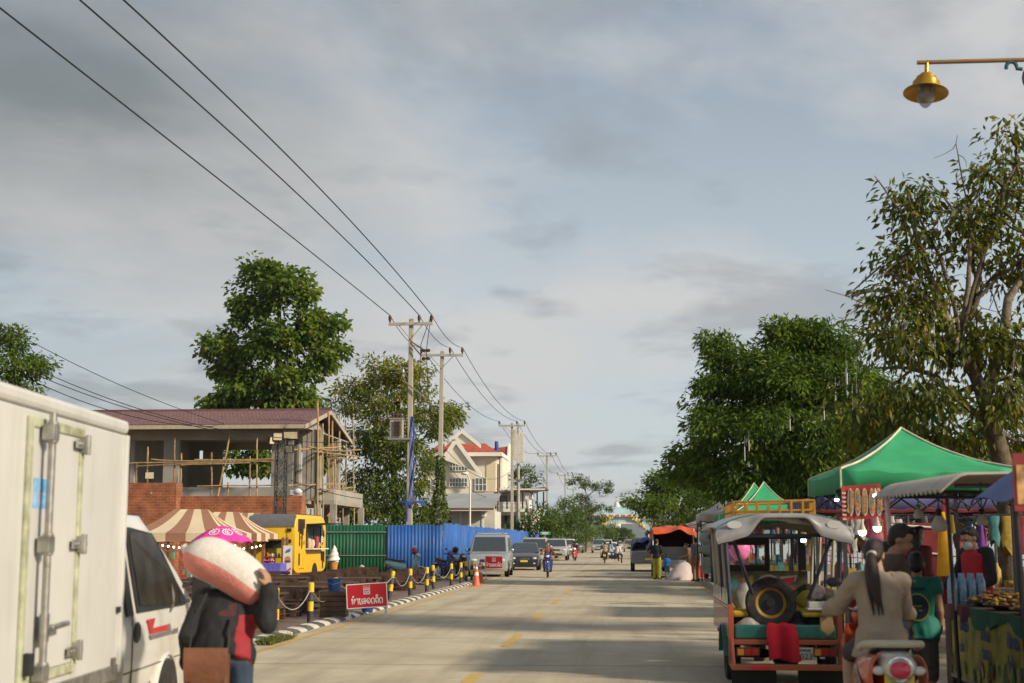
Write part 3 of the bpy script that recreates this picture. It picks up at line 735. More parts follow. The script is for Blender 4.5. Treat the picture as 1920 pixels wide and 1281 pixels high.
 h = MB(); h.box(-w1 * .62, w1 * .62, yf - .008, yf + .12, ft[1] + .08, ft[1] + .22); h.build('air_intake', M_black, t, bevel=.02)
 if plate:
  h = MB(); h.box(-.2, .2, yf - .035, yf - .010, ft[1] + .24, ft[1] + .345); h.build('number_plate', M_plate, t, bevel=.006)
  yr = K['st'][-1][0]; h = MB(); h.box(-.2, .2, yr + .002, yr + .02, .6, .7); h.build('number_plate', M_plate, t)
 for wy in K['wh']:
  for s in (-1, 1):
   a = MB(); a.lathe([(.001, 0), (K['wr'] + .06, 0), (K['wr'] + .06, .012), (.001, .012)], 24, Matrix.Translation((s * (K['W'] + .002) - (.006 if s > 0 else .006), wy, K['wr'])) @ RX)
   a.build('wheel_arch', M_black, t)
   wheel(t, s * (K['W'] - .085), wy, K['wr'], .21)
 if kind == 'pickup':
  h = MB(); h.box(-.80, .80, .86, 2.40, 1.095, 1.12); h.build('load_bed', M_black, t)
 if rails:
  for s in (-1, 1):
   h = MB(); h.tube([(s * .60, r0 + .25, H), (s * .60, r0 + .35, H + .07), (s * .60, r1 - .35, H + .07), (s * .60, r1 - .2, H)], .022, 6); h.build('roof_rail', M_chrome, t, smooth=60)
  if rails == 'rack':
   for q in (.5, 1.4, 2.3):
    h = MB(); h.box(-.66, .66, r0 + q - .04, r0 + q + .04, H + .03, H + .085); h.build('roof_bar', mat('pale_metal', (.55, .55, .52), .4, metal=.4), t, bevel=.01)
 return t
def motorbike(name, label, loc, rz, body, accent, group=None, style='underbone', topbox=False, seat=None, steer=0.0, lean=0.0, plate=M_plate):
 """front faces -Y, origin on the ground under the middle"""
 t = thing(name, label, 'motorbike', loc, rz, group, rot=(0, lean, rz))
 wr = .29 if style == 'underbone' else .24
 wb = .62
 def whl(y, w):
  m = MB(); m.lathe([(wr * .80, -w * .35), (wr * .86, -w / 2), (wr * .96, -w * .4), (wr, 0), (wr * .96, w * .4), (wr * .86, w / 2), (wr * .80, w * .35)], 26, RX)
  o = m.build('wheel', M_rub, t, (0, y, wr), smooth=50)
  d = MB(); d.lathe([(wr * .80, -w * .3), (wr * .80, w * .3), (wr * .73, w * .3), (wr * .73, -w * .3), (wr * .80, -w * .3)], 22, RX); d.lathe([(.001, -.05), (.035, -.05), (.035, .05), (.001, .05)], 12, RX)
  for k in range(5):
   a = 2 * PI * k / 5; d.tube([(0, 0, 0), (0, math.cos(a) * wr * .75, math.sin(a) * wr * .75)], .014, 5)
  d.build('rim', M_steel, o, smooth=40)
 whl(-wb, .075); whl(wb, .09)
 wide = .13 if style == 'underbone' else .17
 b = MB()
 def rg_(y, zc, w, h): return [(w * math.cos(a), y, zc + h * math.sin(a)) for a in [2 * PI * i / 14 for i in range(14)]]
 if style == 'underbone':
  b.loft([rg_(-.12, .56, .05, .05), rg_(.05, .58, .10, .10), rg_(.30, .62, wide, .12), rg_(.55, .66, wide, .11), rg_(.82, .76, .07, .05)])
  b.loft([rg_(-.50, .66, .07, .10), rg_(-.30, .52, .06, .09), rg_(-.10, .45, .06, .09), rg_(.10, .50, .07, .11)])
 else:
  b.loft([rg_(.0, .46, .10, .10), rg_(.12, .50, .15, .17), rg_(.35, .54, wide, .19), rg_(.6, .60, wide * .95, .15), rg_(.80, .66, .11, .09), rg_(.90, .69, .05, .04)])
  b.box(-.15, .15, -.36, .15, .26, .32)
 b.build('body', body, t, smooth=50)
 s_ = MB()
 s_.loft([[(w * math.cos(a), y, z + h * max(-.3, math.sin(a))) for a in [2 * PI * i / 12 for i in range(12)]] for (y, z, w, h) in
   ((.02, .70, .08, .04), (.15, .72, .12, .06), (.40, .73, .135, .06), (.52, .77, .135, .06), (.75, .80, .11, .05), (.84, .80, .05, .03))])
 s_.build('seat', seat or M_black, t, smooth=50)
 sh = MB()
 zt = .93 if style == 'underbone' else .90
 def shield(u, v):
  x = (u - .5) * 2; w = (.20 if style == 'underbone' else .24) * (1 - .45 * abs(v - .45) ** 1.6)
  z = .34 + (zt - .34) * v
  return (x * w, -.46 - .10 * v + .13 * x * x + (0.10 * (1 - v) ** 2), z)
 sh.grid(shield, 10, 10, .02)
 sh.build('leg_shield', accent, t, smooth=50)
 fd = MB()
 def fend(u, v):
  a = R(20 + 140 * u); x = (v - .5) * 2
  rr = wr + .045 - .03 * x * x
  return (x * .065, -wb - rr * math.cos(a) * 1.0, wr + rr * math.sin(a))
 fd.grid(fend, 12, 6, .006); fd.build('front_fender', accent, t, smooth=50)
 rf = MB(); rf.grid(lambda u, v: ((v - .5) * .15, wb + (wr + .05) * math.cos(R(10 + 110 * u)), wr + (wr + .05) * math.sin(R(10 + 110 * u))), 10, 4, .006); rf.build('rear_fender', M_black, t, smooth=50)
 fk = MB()
 for s in (-1, 1): fk.tube([(s * .075, -wb, wr), (s * .07, -.47, .72)], .020, 7)
 fk.tube([(0, -.50, .66), (0, -.42, .98)], .03, 8)
 fk.tube([(.09, .10, .33), (.10, wb, wr)], .022, 6)
 fk.build('fork', M_steel, t, smooth=50)
 hb = MB()
 hb.tube([(-.34, -.30, 1.02), (-.22, -.36, 1.03), (-.08, -.42, .99), (.08, -.42, .99), (.22, -.36, 1.03), (.34, -.30, 1.02)], .014, 7)
 for s in (-1, 1): hb.tube([(s * .34, -.30, 1.02), (s * .24, -.35, 1.03)], .021, 8); hb.tube([(s * .22, -.38, 1.02), (s * .34, -.39, 1.0)], .007, 5)
 hb.build('handlebar', M_black, t, smooth=50)
 hd = MB(); hd.loft([[(w * math.cos(a), y, z + h * math.sin(a)) for a in [2 * PI * i / 14 for i in range(14)]] for (y, z, w, h) in ((-.60, .93, .06, .05), (-.56, .94, .12, .09), (-.46, .97, .15, .10), (-.38, .99, .10, .06))])
 hd.build('headlight_cowl', body, t, smooth=50)
 hl = MB(); hl.ell((0, -.585, .93), (.085, .035, .055), 14, 8); hl.build('headlight', M_lamp, t, smooth=60)
 for s in (-1, 1):
  mr = MB(); mr.tube([(s * .20, -.38, 1.04), (s * .26, -.38, 1.20)], .007, 5); mr.ell((s * .28, -.385, 1.22), (.065, .015, .04), 10, 6); mr.build('mirror', M_black, t, smooth=60)
  ind = MB(); ind.ell((s * .15, -.52, .82), (.035, .03, .02), 8, 5); ind.build('indicator', M_amber, t, smooth=60)
 tl = MB(); tl.ell((0, .87 if style != 'underbone' else .83, .72), (.07, .035, .035), 10, 6); tl.build('tail_light', M_red, t, smooth=60)
 pl = MB(); pl.box(-.10, .10, .90, .91, .50, .63); pl.build('number_plate', plate, t)
 ex = MB(); ex.tube([(.10, -.05, .30), (.12, .25, .28), (.14, .75, .36)], [.02, .035, .045], 9); ex.build('exhaust', M_steel, t, smooth=50)
 en = MB(); en.cb((0, -.02, .34), (.17, .30, .20), (R(8), 0, 0)); en.ell((.09, .02, .33), (.03, .10, .09), 10, 6); en.build('engine', M_black, t, bevel=.02)
 return t
TMP = []
def bake(o, voxel, sm=6, noise=0.0, nscale=9.0, nseed=0.0, subs=0):
 rm = o.modifiers.new('r', 'REMESH'); rm.mode = 'VOXEL'; rm.voxel_size = voxel; rm.use_smooth_shade = True
 s = o.modifiers.new('s', 'SMOOTH'); s.iterations = sm; s.factor = .5
 if not TMP: TMP.append(bpy.data.scenes.new('bake'))
 par = o.parent; o.parent = None
 TMP[0].collection.objects.link(o)
 with bpy.context.temp_override(scene=TMP[0], view_layer=TMP[0].view_layers[0]): dg = bpy.context.evaluated_depsgraph_get()
 dg.update()
 me = bpy.data.meshes.new_from_object(o.evaluated_get(dg))
 TMP[0].collection.objects.unlink(o); o.parent = par
 o.modifiers.clear()
 old = o.data; o.data = me; me.name = old.name; bpy.data.meshes.remove(old)
 if noise:
  for v in me.vertices:
   q = Vector((v.co.x, v.co.y, v.co.z * .6)) * nscale + Vector((nseed, 0, 0))
   v.co += v.normal * (mnoise.noise(q) + .5 * mnoise.noise(q * 2.3)) * noise
 me.polygons.foreach_set('use_smooth', [True] * len(me.polygons))
 return o
STAND = dict(head=(0, -.015, 1.565), neck=(0, .01, 1.44), chest=(0, .015, 1.25), waist=(0, .0, 1.06), pelvis=(0, .01, .93),
   sa=(-.175, .01, 1.37), ea=(-.215, .05, 1.10), wa=(-.215, -.03, .86), sb=(.175, .01, 1.37), eb=(.215, .05, 1.10), wb=(.215, -.03, .86),
   ha=(-.09, .0, .90), ka=(-.10, -.02, .49), aa=(-.10, .02, .085), hb=(.09, .0, .90), kb=(.10, -.02, .49), ab=(.10, .02, .085))
RIDE = dict(head=(0, -.05, 1.47), neck=(0, .02, 1.34), chest=(0, .06, 1.15), waist=(0, .09, .97), pelvis=(0, .10, .85),
   sa=(-.175, .02, 1.27), ea=(-.27, -.14, 1.06), wa=(-.31, -.30, 1.045), sb=(.175, .02, 1.27), eb=(.27, -.14, 1.06), wb=(.31, -.30, 1.045),
   ha=(-.10, .08, .83), ka=(-.17, -.31, .72), aa=(-.14, -.26, .33), hb=(.10, .08, .83), kb=(.17, -.31, .72), ab=(.14, -.26, .33))
def capsule(mb, pts, rs, n=10):
 mb.tube(pts, rs, n)
 for p, r in zip(pts, rs): mb.ell(p, r * .99, n, 6)
def person(name, label, loc, rz, pose=None, base=STAND, H=1.68, top=None, bottom=None, shoes=None, skin=None, hair='short', hairm=None, sleeve=1.0, leg=1.0, voxel=.016, group=None, head=(0, 0, 0),
  hand_a=None, hand_b=None, loose=.016, curl=.5, toe=None, coat=0.0, girth=1.0, face=False, hem=.0, belly=0.0, legw=.014):
 """One continuous body with hair and clothes as children. Faces -Y. head = (pitch down, roll, yaw)"""
 t = thing(name, label, 'person', loc, rz, group)
 J = dict(base); J.update(pose or {})
 k = H / 1.68
 J = {a: Vector(p) * k for a, p in J.items()}
 skin = skin or M_skin
 b = MB()
 HM = Matrix.Translation(J['head']) @ Euler((head[0], head[1], head[2])).to_matrix().to_4x4()
 b.ell((0, .012, .025), (.074 * k, .092 * k, .098 * k), 18, 12, HM)
 b.ell((0, -.025, -.045), (.056 * k, .066 * k, .072 * k), 16, 10, HM)
 b.ell((0, -.094, -.018), (.013, .020, .024), 8, 6, HM)
 b.ell((0, -.082, -.062), (.024, .014, .011), 8, 6, HM); b.ell((0, -.070, -.098), (.022, .018, .016), 8, 6, HM)
 for s in (-1, 1):
  b.ell((s * .074, .012, -.005), (.012, .022, .033), 8, 6, HM); b.ell((s * .034, -.074, .030), (.022, .012, .009), 8, 6, HM)
 capsule(b, [J['neck'] - Vector((0, 0, .03)), J['neck'].lerp(J['head'], .6)], [.058 * k, .050 * k])
 def torso(mb, inf, upto=1.0, lo=0.0):
  X = (J['sb'] - J['sa']).normalized()
  ctr = [(J['pelvis'] - (J['waist'] - J['pelvis']) * (.55 + lo), .155, .112), (J['pelvis'], .160, .118), (J['waist'], .138 + belly, .098 + belly * 1.2), (J['chest'], .160, .112), (J['chest'].lerp(J['neck'], .62), .158, .090), (J['neck'], .062, .058)]
  rings = []
  for i, (c, rx, ry) in enumerate(ctr):
   tt = (ctr[min(i + 1, 5)][0] - ctr[max(i - 1, 0)][0]).normalized()
   hx = ((J['hb'] - J['ha']).normalized()).lerp(X, min(1, i / 3)).normalized()
   Yv = tt.cross(hx).normalized()
   rings.append([c + hx * (rx * k * girth + inf) * math.cos(2 * PI * q / 20) + Yv * (ry * k * girth + inf) * math.sin(2 * PI * q / 20) for q in range(20)])
  mb.loft(rings)
 def arm(mb, s, inf, frac=1.0, cuff=0):
  S, E, W = J['s' + s], J['e' + s], J['w' + s]
  rr = [.056 * k + inf, .044 * k + inf, .031 * k + inf + cuff]
  mid = J['chest'].lerp(J['neck'], .55)
  capsule(mb, [S.lerp(mid, .35), S], [.068 * k + inf * .8, rr[0]])
  if frac <= .5:
   capsule(mb, [S, S.lerp(E, frac * 2)], [rr[0], rr[1] + .008])
  else:
   q = (frac - .5) * 2
   capsule(mb, [S, S.lerp(E, .5), E], [rr[0], (rr[0] + rr[1]) / 2, rr[1]])
   capsule(mb, [E, E.lerp(W, .35 * q), E.lerp(W, q)], [rr[1], rr[1] * .98, rr[1] + (rr[2] - rr[1]) * q])
 def legm(mb, s, inf, frac=1.0, inf2=None):
  Hh, K_, A = J['h' + s], J['k' + s], J['a' + s]; i2 = inf if inf2 is None else inf2
  rr = [.088 * k * girth + inf, .057 * k + i2, .040 * k + i2]
  capsule(mb, [J['pelvis'].lerp(Hh, .7), Hh], [.095 * k * girth + inf, rr[0]])
  if frac <= .5:
   q = frac * 2; capsule(mb, [Hh, Hh.lerp(K_, q * .5), Hh.lerp(K_, q)], [rr[0], rr[0] + (rr[1] - rr[0]) * q * .45, rr[0] + (rr[1] - rr[0]) * q * .8 + .006])
  else:
   q = (frac - .5) * 2
   capsule(mb, [Hh, Hh.lerp(K_, .5), K_], [rr[0], (rr[0] + rr[1]) / 2, rr[1]])
   capsule(mb, [K_, K_.lerp(A, .3 * q) + Vector((0, .012, 0)), K_.lerp(A, q)], [rr[1], rr[1] * (.98 if inf > .0 else 1.0), rr[1] + (rr[2] - rr[1]) * q])
 def foot(mb, s, inf):
  A = J['a' + s]; tdir = Vector(toe[s]) if toe else Vector((-.15 if s == 'a' else .15, -1, 0))
  tdir.normalize(); f = A + tdir * .15 * k; f.z = A.z - .055 * k
  capsule(mb, [A - tdir * .035 * k - Vector((0, 0, .05 * k)), A + tdir * .06 * k - Vector((0, 0, .045 * k)), f], [.034 * k + inf, .036 * k + inf, .026 * k + inf], 10)
  capsule(mb, [A, A + tdir * .04 * k - Vector((0, 0, .035 * k))], [.040 * k + inf, .036 * k + inf], 10)
 def hand(mb, s, spec):
  W, E = J['w' + s], J['e' + s]
  d = (W - E).normalized() if not spec or 'dir' not in spec else Vector(spec['dir']).normalized()
  sd = -1 if s == 'a' else 1
  pn = Vector(spec['palm']) if spec and 'palm' in spec else Vector((-sd, 0, 0))
  pn = (pn - d * pn.dot(d)).normalized()
  ac = d.cross(pn) * sd                                  # across the palm, away from the thumb
  cu = spec.get('curl', curl) if spec else curl
  p0 = W + d * .02
  for q in (-.022, -.008, .008, .022): capsule(mb, [W + ac * q * .7 * k, W + (d * .085 + ac * q * 1.25) * k], [.017 * k, .0135 * k], 8)
  for q, ln in ((-.030, .068), (-.010, .077), (.010, .071), (.029, .056)):
   p = W + (d * .088 + ac * q) * k; dd = d; pts = [p]
   for sgm in range(3):
    ang = cu * (.55 + .45 * sgm); dd = (d * math.cos(ang) + pn * math.sin(ang)).normalized() if sgm == 0 else (dd * math.cos(cu * .8) + pn * math.sin(cu * .8)).normalized()
    p = p + dd * ln * (.42, .32, .26)[sgm] * k; pts.append(p)
   capsule(mb, pts, [.0098 * k, .0093 * k, .0088 * k, .0078 * k], 7)
  tb_ = W + (d * .03 - ac * .026) * k
  td = (d * .75 - ac * .55 + pn * .45).normalized(); t2 = (d * .9 - ac * .1 + pn * (.3 + cu * .5)).normalized()
  capsule(mb, [tb_, tb_ + td * .038 * k, tb_ + td * .038 * k + t2 * .032 * k], [.0145 * k, .0115 * k, .0095 * k], 7)
 torso(b, 0)
 for s in 'ab':
  arm(b, s, 0); legm(b, s, 0); foot(b, s, 0)
  hand(b, s, hand_a if s == 'a' else hand_b)
 bake(b.build('body', skin, t), voxel * .75, 3)
 if top:
  c = MB(); torso(c, loose, lo=hem)
  for s in 'ab': arm(c, s, loose * .8, sleeve, .008)
  if coat:
   X = Vector((1, 0, 0)); p = J['pelvis']
   rings = []
   for zz, gx in ((.08, .0), (-.06, .02), (-coat * .6, .035), (-coat, .045)):
    rings.append([Vector((p.x + (.165 * k * girth + loose + gx) * math.cos(2 * PI * q / 20), p.y + (.125 * k * girth + loose + gx) * math.sin(2 * PI * q / 20), p.z + zz)) for q in range(20)])
   c.loft(rings)
  bake(c.build('shirt', top, t), voxel, 4, .017 if voxel < .0115 else .009, 9, H)
 if bottom:
  c = MB();
  for s in 'ab': legm(c, s, .012, leg, legw)
  c.ell(J['pelvis'] - Vector((0, 0, .02)), (.168 * k * girth, .125 * k * girth, .10 * k), 16, 8)
  bake(c.build('trousers' if leg > .6 else 'shorts', bottom, t), voxel, 4, .005, 8, H + 3)
 if shoes:
  for s in 'ab':
   c = MB(); foot(c, s, .010); bake(c.build('shoe', shoes, t), voxel * .7, 3)
 hm = hairm or M_hair
 if hair:
  c = MB()
  c.ell((0, .026, .036), (.081 * k, .092 * k, .098 * k), 20, 14, HM)
  c.ell((0, .056, -.006), (.074 * k, .056 * k, .078 * k), 16, 10, HM)
  if hair == 'short':
   c.ell((0, -.040, .102), (.058 * k, .048 * k, .028 * k), 12, 8, HM)
  else:
   c.ell((0, -.03, .100), (.070 * k, .062 * k, .04 * k), 12, 8, HM)
   if hair == 'long':
    for q in (-.05, -.017, .017, .05): capsule(c, [HM @ Vector((q * 1.1, .06, .02)), HM @ Vector((q * 1.3, .08, -.10)), HM @ Vector((q * 1.3, .09, -.24)), HM @ Vector((q * 1.0, .085, -.36))], [.040, .040, .036, .018], 9)
   if hair == 'bun': c.ell((0, .10, .05), .05, 12, 8, HM)
  bake(c.build('hair', hm, t), .011, 2, .004, 26)
 if face:
  e = MB()
  for s in (-1, 1): e.ell((s * .031, -.0825, .012), (.0125, .006, .0062), 10, 6, HM);
  e.build('eyes', mat('eye_dark', (.02, .014, .01), .25), t, smooth=60)
  e = MB()
  for s in (-1, 1): e.tube([HM @ Vector((s * .013, -.091, .032)), HM @ Vector((s * .033, -.088, .038)), HM @ Vector((s * .052, -.074, .032))], [.003, .0042, .002], 6)
  e.build('eyebrows', M_hair, t, smooth=60)
  e = MB(); e.ell((0, -.0945, -.062), (.021, .005, .0055), 10, 6, HM); e.build('lips', mat('lips', (.30, .10, .08), .5), t, smooth=60)
 return t, J, HM
M_white = mat('truck_white', (.55, .55, .53), .42, var=.06, scale=1.5, dirt=(.30, .28, .22), dscale=2.2, damt=.28, dlow=.5, spec=.4, bump=.05, bscale=6, streak=(1, 2.2, .35))
M_cabw = paint('cab_white', (.66, .65, .61), .25, (.40, .29, .16), .75, 1.1)
M_seal = mat('rubber_seal_green', (.40, .42, .29), .8, var=.3, scale=8, dirt=(.16, .14, .08), dscale=5, damt=.8)
M_zinc = mat('zinc_hardware', (.40, .39, .36), .4, metal=.8, var=.25, scale=12, dirt=(.20, .15, .10), dscale=9, damt=.7)
def build_truck():
 t = thing('delivery_truck', 'white box truck with a barred side door, dusty cab and open driver window', 'truck', (-4.272, 9.521, 0), R(5.0))
 W = .85
 b = MB(); b.box(-W, W, -3.3, -.02, .74, 2.34); b.build('cargo_box', M_white, t, bevel=.012)
 rl = MB()
 rl.box(-W - .015, W + .015, -3.31, 0, 2.345, 2.44); rl.build('roof_rail', M_white, t, bevel=.03)
 rl = MB(); rl.box(W - .03, W + .018, -.055, .012, .74, 2.34); rl.build('corner_post', M_white, t, bevel=.008)
 rl = MB(); rl.box(W - .05, W + .012, -3.3, -.06, .70, .80); rl.build('sill_rail', M_zinc, t, bevel=.008)
 y0, y1, z0, z1 = -2.10, -1.08, .84, 2.30
 d = MB(); d.box(W + .001, W + .012, y0 + .07, y1 - .07, z0 + .06, z1 - .06); door = d.build('side_door', M_white, t, bevel=.01)
 s = MB()
 s.box(W + .001, W + .024, y0, y0 + .066, z0, z1); s.box(W + .001, W + .024, y1 - .066, y1, z0, z1); s.box(W + .001, W + .02, y0 + .068, y1 - .068, z1 - .058, z1); s.box(W + .001, W + .02, y0 + .068, y1 - .068, z0, z0 + .058)
 s.build('door_seal', M_seal, t, bevel=.006)
 q = MB(); q.tube([(W + .075, -1.88, .74), (W + .075, -1.88, 2.33)], .021, 10); rod = q.build('lock_rod', M_zinc, t, smooth=50)
 for z in (2.22, 1.60, .90):
  c = MB(); c.box(W + .03, W + .10, -1.93, -1.83, z - .045, z + .045); c.tube([(W + .075, -1.88, z - .06), (W + .075, -1.88, z + .06)], .032, 10); c.build('clamp', M_zinc, rod, bevel=.006)
 for z in (2.20, 1.60, .97):
  c = MB(); c.box(W + .03, W + .045, -1.29, -1.02, z - .028, z + .028); c.box(W + .02, W + .06, -1.15, -1.08, z - .05, z + .05)
  c.tube([(W + .055, -1.115, z - .06), (W + .055, -1.115, z + .06)], .018, 8)
  for yy in (-1.26, -1.21, -1.05): c.tube([(W + .04, yy, z), (W + .055, yy, z)], .012, 7)
  c.build('hinge', M_zinc, t, bevel=.004)
 h = MB(); h.cb((W + .05, -1.80, 1.14), (.03, .10, .16)); h.tube([(W + .09, -1.80, 1.14), (W + .10, -1.62, 1.15), (W + .09, -1.50, 1.15)], .018, 8); h.tube([(W + .04, -1.8, 1.14), (W + .11, -1.8, 1.14)], .022, 8)
 h.build('door_handle', M_zinc, t, bevel=.006)
 h = MB(); h.box(W + .02, W + .07, -2.06, -2.0, .90, 1.02); h.build('latch', M_black, t, bevel=.006)
 st = MB()
 for j in range(2): st.box(W + .0125, W + .014, -1.98 , -1.72, 1.80 + j * .085, 1.878 + j * .085)
 st.build('sticker', mat('sticker_blue', (.12, .38, .70), .5, var=.35, scale=14, dirt=(.6, .6, .58), dscale=9, damt=.8), t)
 for (yy, z, hh) in ((-.10, 1.16, .02), (-.18, .80, .05)):
  c = MB(); c.box(W + .001, W + .022, yy - .03, yy + .03, z - hh, z + hh); c.build('marker_light', M_black if hh < .03 else mat('marker_grey', (.12, .11, .11), .3), t, bevel=.004)
 c = MB()
 for s_ in (-1, 1): c.box(s_ * .42 - .05, s_ * .42 + .05, -3.2, .0, .50, .66)
 for yy in (-3.0, -2.2, -1.4, -.5): c.box(-.8, .8, yy - .04, yy + .04, .66, .735)
 c.build('chassis', M_black, t)
 wheel(t, -.70, -2.3, .33, .22); wheel(t, .70, -2.3, .33, .22)
 def prof(y):
  if y < 1.05: zr = 1.83 - .05 * (max(0, .25 - y) / .25) ** 2
  elif y < 2.2: zr = 1.83 - (y - 1.05) / 1.15 * .70 - .04 * math.sin(PI * (y - 1.05) / 1.15) * -1
  else: zr = 1.13 - (y - 2.2) ** 2 * 1.9
  return zr
 def ring(y, pinch=0):
  zr = prof(y); zb = .36; wl = .865 - pinch; bl = 1.10
  top = max(0, (zr - bl) / .73); wr_ = wl - .13 * top
  zbelt = min(bl, zr - .10)
  pts = []
  half = [(wl * .9, zb), (wl - .01, zb + .10), (wl + .012, .75), (wl + .01, zbelt - .08), (wl - .008, zbelt), (wl - .008 + (wr_ - wl) * .5, zbelt + (zr - zbelt) * .45), (wr_ + .005, zbelt + (zr - zbelt) * .86), (wr_ - .05, zr - .025), (wr_ * .6, zr + .005)]
  pts = [(x, y, z) for x, z in half] + [(-x, y, z) for x, z in reversed(half)]
  return pts
 cb_ = MB()
 ys = [.03, .05, .15, .3, .6, .9, 1.05, 1.25, 1.5, 1.75, 2.0, 2.2, 2.32, 2.42, 2.47]
 cb_.loft([ring(y, .0 if y < 2.2 else (y - 2.2) ** 2 * 2.2) for y in ys])
 cb_.build('cab', M_cabw, t, smooth=40)
 def sp(y, f):      # point on the cab side, f from belt (0) to roof (1)
  r = ring(y); p = r[4]; q = r[6]; return Vector(p).lerp(Vector(q), f) + Vector((.0, 0, 0))
 def side_pane(nm, poly, m, off, th=.01):
  out = [sp(y, f) for y, f in poly]; n = Vector((1, 0, .17)).normalized(); mb = MB(); k = len(out)
  mb.add([p + n * off for p in out] + [p + n * (off - th) for p in out], [tuple(range(k)), tuple(range(2 * k - 1, k - 1, -1))] + [(i, (i + 1) % k, k + (i + 1) % k, k + i) for i in range(k)])
  return mb.build(nm, m, t)
 M_int = mat('cab_glass', (.030, .022, .017), .18, var=.6, scale=5, spec=.25)
 side_pane('window_seal', [(.40, .02), (1.93, .02), (1.95, .30), (1.72, .62), (1.42, .90), (1.15, .98), (.48, .98), (.40, .92)], M_black, .016)
 side_pane('door_window', [(.45, .09), (1.74, .08), (1.74, .34), (1.52, .66), (1.30, .87), (1.10, .93), (.52, .93), (.45, .88)], M_int, .024)
 side_pane('quarter_window', [(.10, .0), (.27, .0), (.27, .93), (.14, .93), (.10, .88)], M_black, .018)
 sw = MB(); sw.lathe([(.165, -.012), (.18, 0), (.165, .012), (.15, 0), (.165, -.012)], 24, Matrix.Translation((.80, 1.36, 1.22)) @ Matrix.Rotation(R(75), 4, 'Y') @ Matrix.Rotation(R(20), 4, 'X'))
 for a in (0, 120, 240): sw.tube([(.80, 1.36, 1.22), (.80 + .01, 1.36 + .15 * math.sin(R(a)), 1.22 + .15 * math.cos(R(a)))], .012, 5)
 sw.build('steering_wheel', mat('wheel_grey', (.10, .09, .085), .5), t, smooth=50)
 ws = MB()
 ws.add([(-.66, 1.14, 1.80), (.66, 1.14, 1.80), (.74, 2.14, 1.19), (-.74, 2.14, 1.19)], [(0, 1, 2, 3)], Matrix.Translation((0, .012, .022)))
 ws.build('windshield', M_glass, t)
 gp = MB()
 for y in (.235, 1.98): gp.tube([(.8775, y - (.0), .70), (.880, y, .9), (.872, y, 1.11)], .006, 5)
 gp.tube([(.870, .235, .48), (.8775, .235, .70)], .006, 5); gp.tube([(.87, .24, .50), (.868, .60, .44), (.87, .82, .60)], .006, 5); gp.tube([(.879, .03, .72), (.879, 2.0, .72)], .005, 5)
 gp.build('door_gap', mat('gap_grey', (.16, .14, .11), .9), t)
 dh = MB(); dh.ell((.88, .36, .98), (.012, .10, .075), 16, 8); dh.build('cab_door_handle', M_black, t, smooth=60)
 M_dr = mat('decal_red', (.45, .03, .035), .4, var=.15); M_dg = mat('decal_grey', (.16, .15, .15), .4)
 MP = Matrix(((0, 0, 1, .8815), (1, 0, 0, 0), (0, 1, 0, 0), (0, 0, 0, 1)))
 dc = MB(); dc.prism([(.62, 1.055), (.86, 1.055), (.80, .985), (1.30, .985), (1.26, .945), (.72, .945)], 0, .003, MP); dc.build('red_decal', M_dr, t)
 dc = MB(); dc.prism([(.70, .938), (1.26, .938), (1.28, .965), (1.34, .99), (1.42, .905), (.74, .905)], 0, .0035, MP)
 for i in range(4): dc.prism([(1.46 + i * .045, .90), (1.49 + i * .045, .90), (1.49 + i * .045, .935 + .01 * (i % 2)), (1.46 + i * .045, .935)], 0, .003, MP)
 dc.build('grey_decal', M_dg, t)
 for s_ in (-1, 1):
  a = MB(); a.lathe([(.001, 0), (.40, 0), (.40, .012), (.001, .012)], 28, Matrix.Translation((s_ * .871, 1.30, .33)) @ RX); a.build('wheel_arch', M_black, t)
  a = MB(); a.grid(lambda u, v: (s_ * (.865 + .03 * v), 1.30 + (.40 + .03 * (1 - v)) * math.cos(PI * u), .36 + (.40 + .03 * (1 - v)) * math.sin(PI * u)), 16, 2, .012); a.build('arch_lip', M_cabw, t, smooth=60)
  wheel(t, s_ * .79, 1.30, .32, .20, mat('dusty_rim', (.34, .27, .19), .7, var=.2))
 mr = MB(); mr.tube([(.74, 1.92, 1.22), (.92, 1.98, 1.28), (.98, 1.98, 1.26)], .016, 7); mr.tube([(.74, 1.88, 1.10), (.90, 1.96, 1.14)], .014, 7); mr.cb((.99, 1.99, 1.24), (.16, .06, .26), (0, 0, .1)); mr.build('wing_mirror', M_black, t, bevel=.02)
 fr = MB(); fr.loft([[(x * w, y, z) for x, z in ((-1, 0), (1, 0), (1, h * .7), (.85, h), (-.85, h), (-1, h * .7))] for (y, w, h) in ((.0, .60, .40), (.12, .60, .38), (.30, .57, .20), (.46, .50, .05))], M=Matrix.Translation((0, .03, 1.815))); fr.build('roof_fairing', M_cabw, t, smooth=50)
 bp = MB(); bp.box(-.80, .80, 2.40, 2.56, .36, .58); bp.build('bumper', M_black, t, bevel=.04)
 for s_ in (-1, 1):
  hl = MB(); hl.ell((s_ * .60, 2.43, .78), (.15, .06, .09), 12, 8); hl.build('headlight', M_lamp, t, smooth=60)
build_truck()
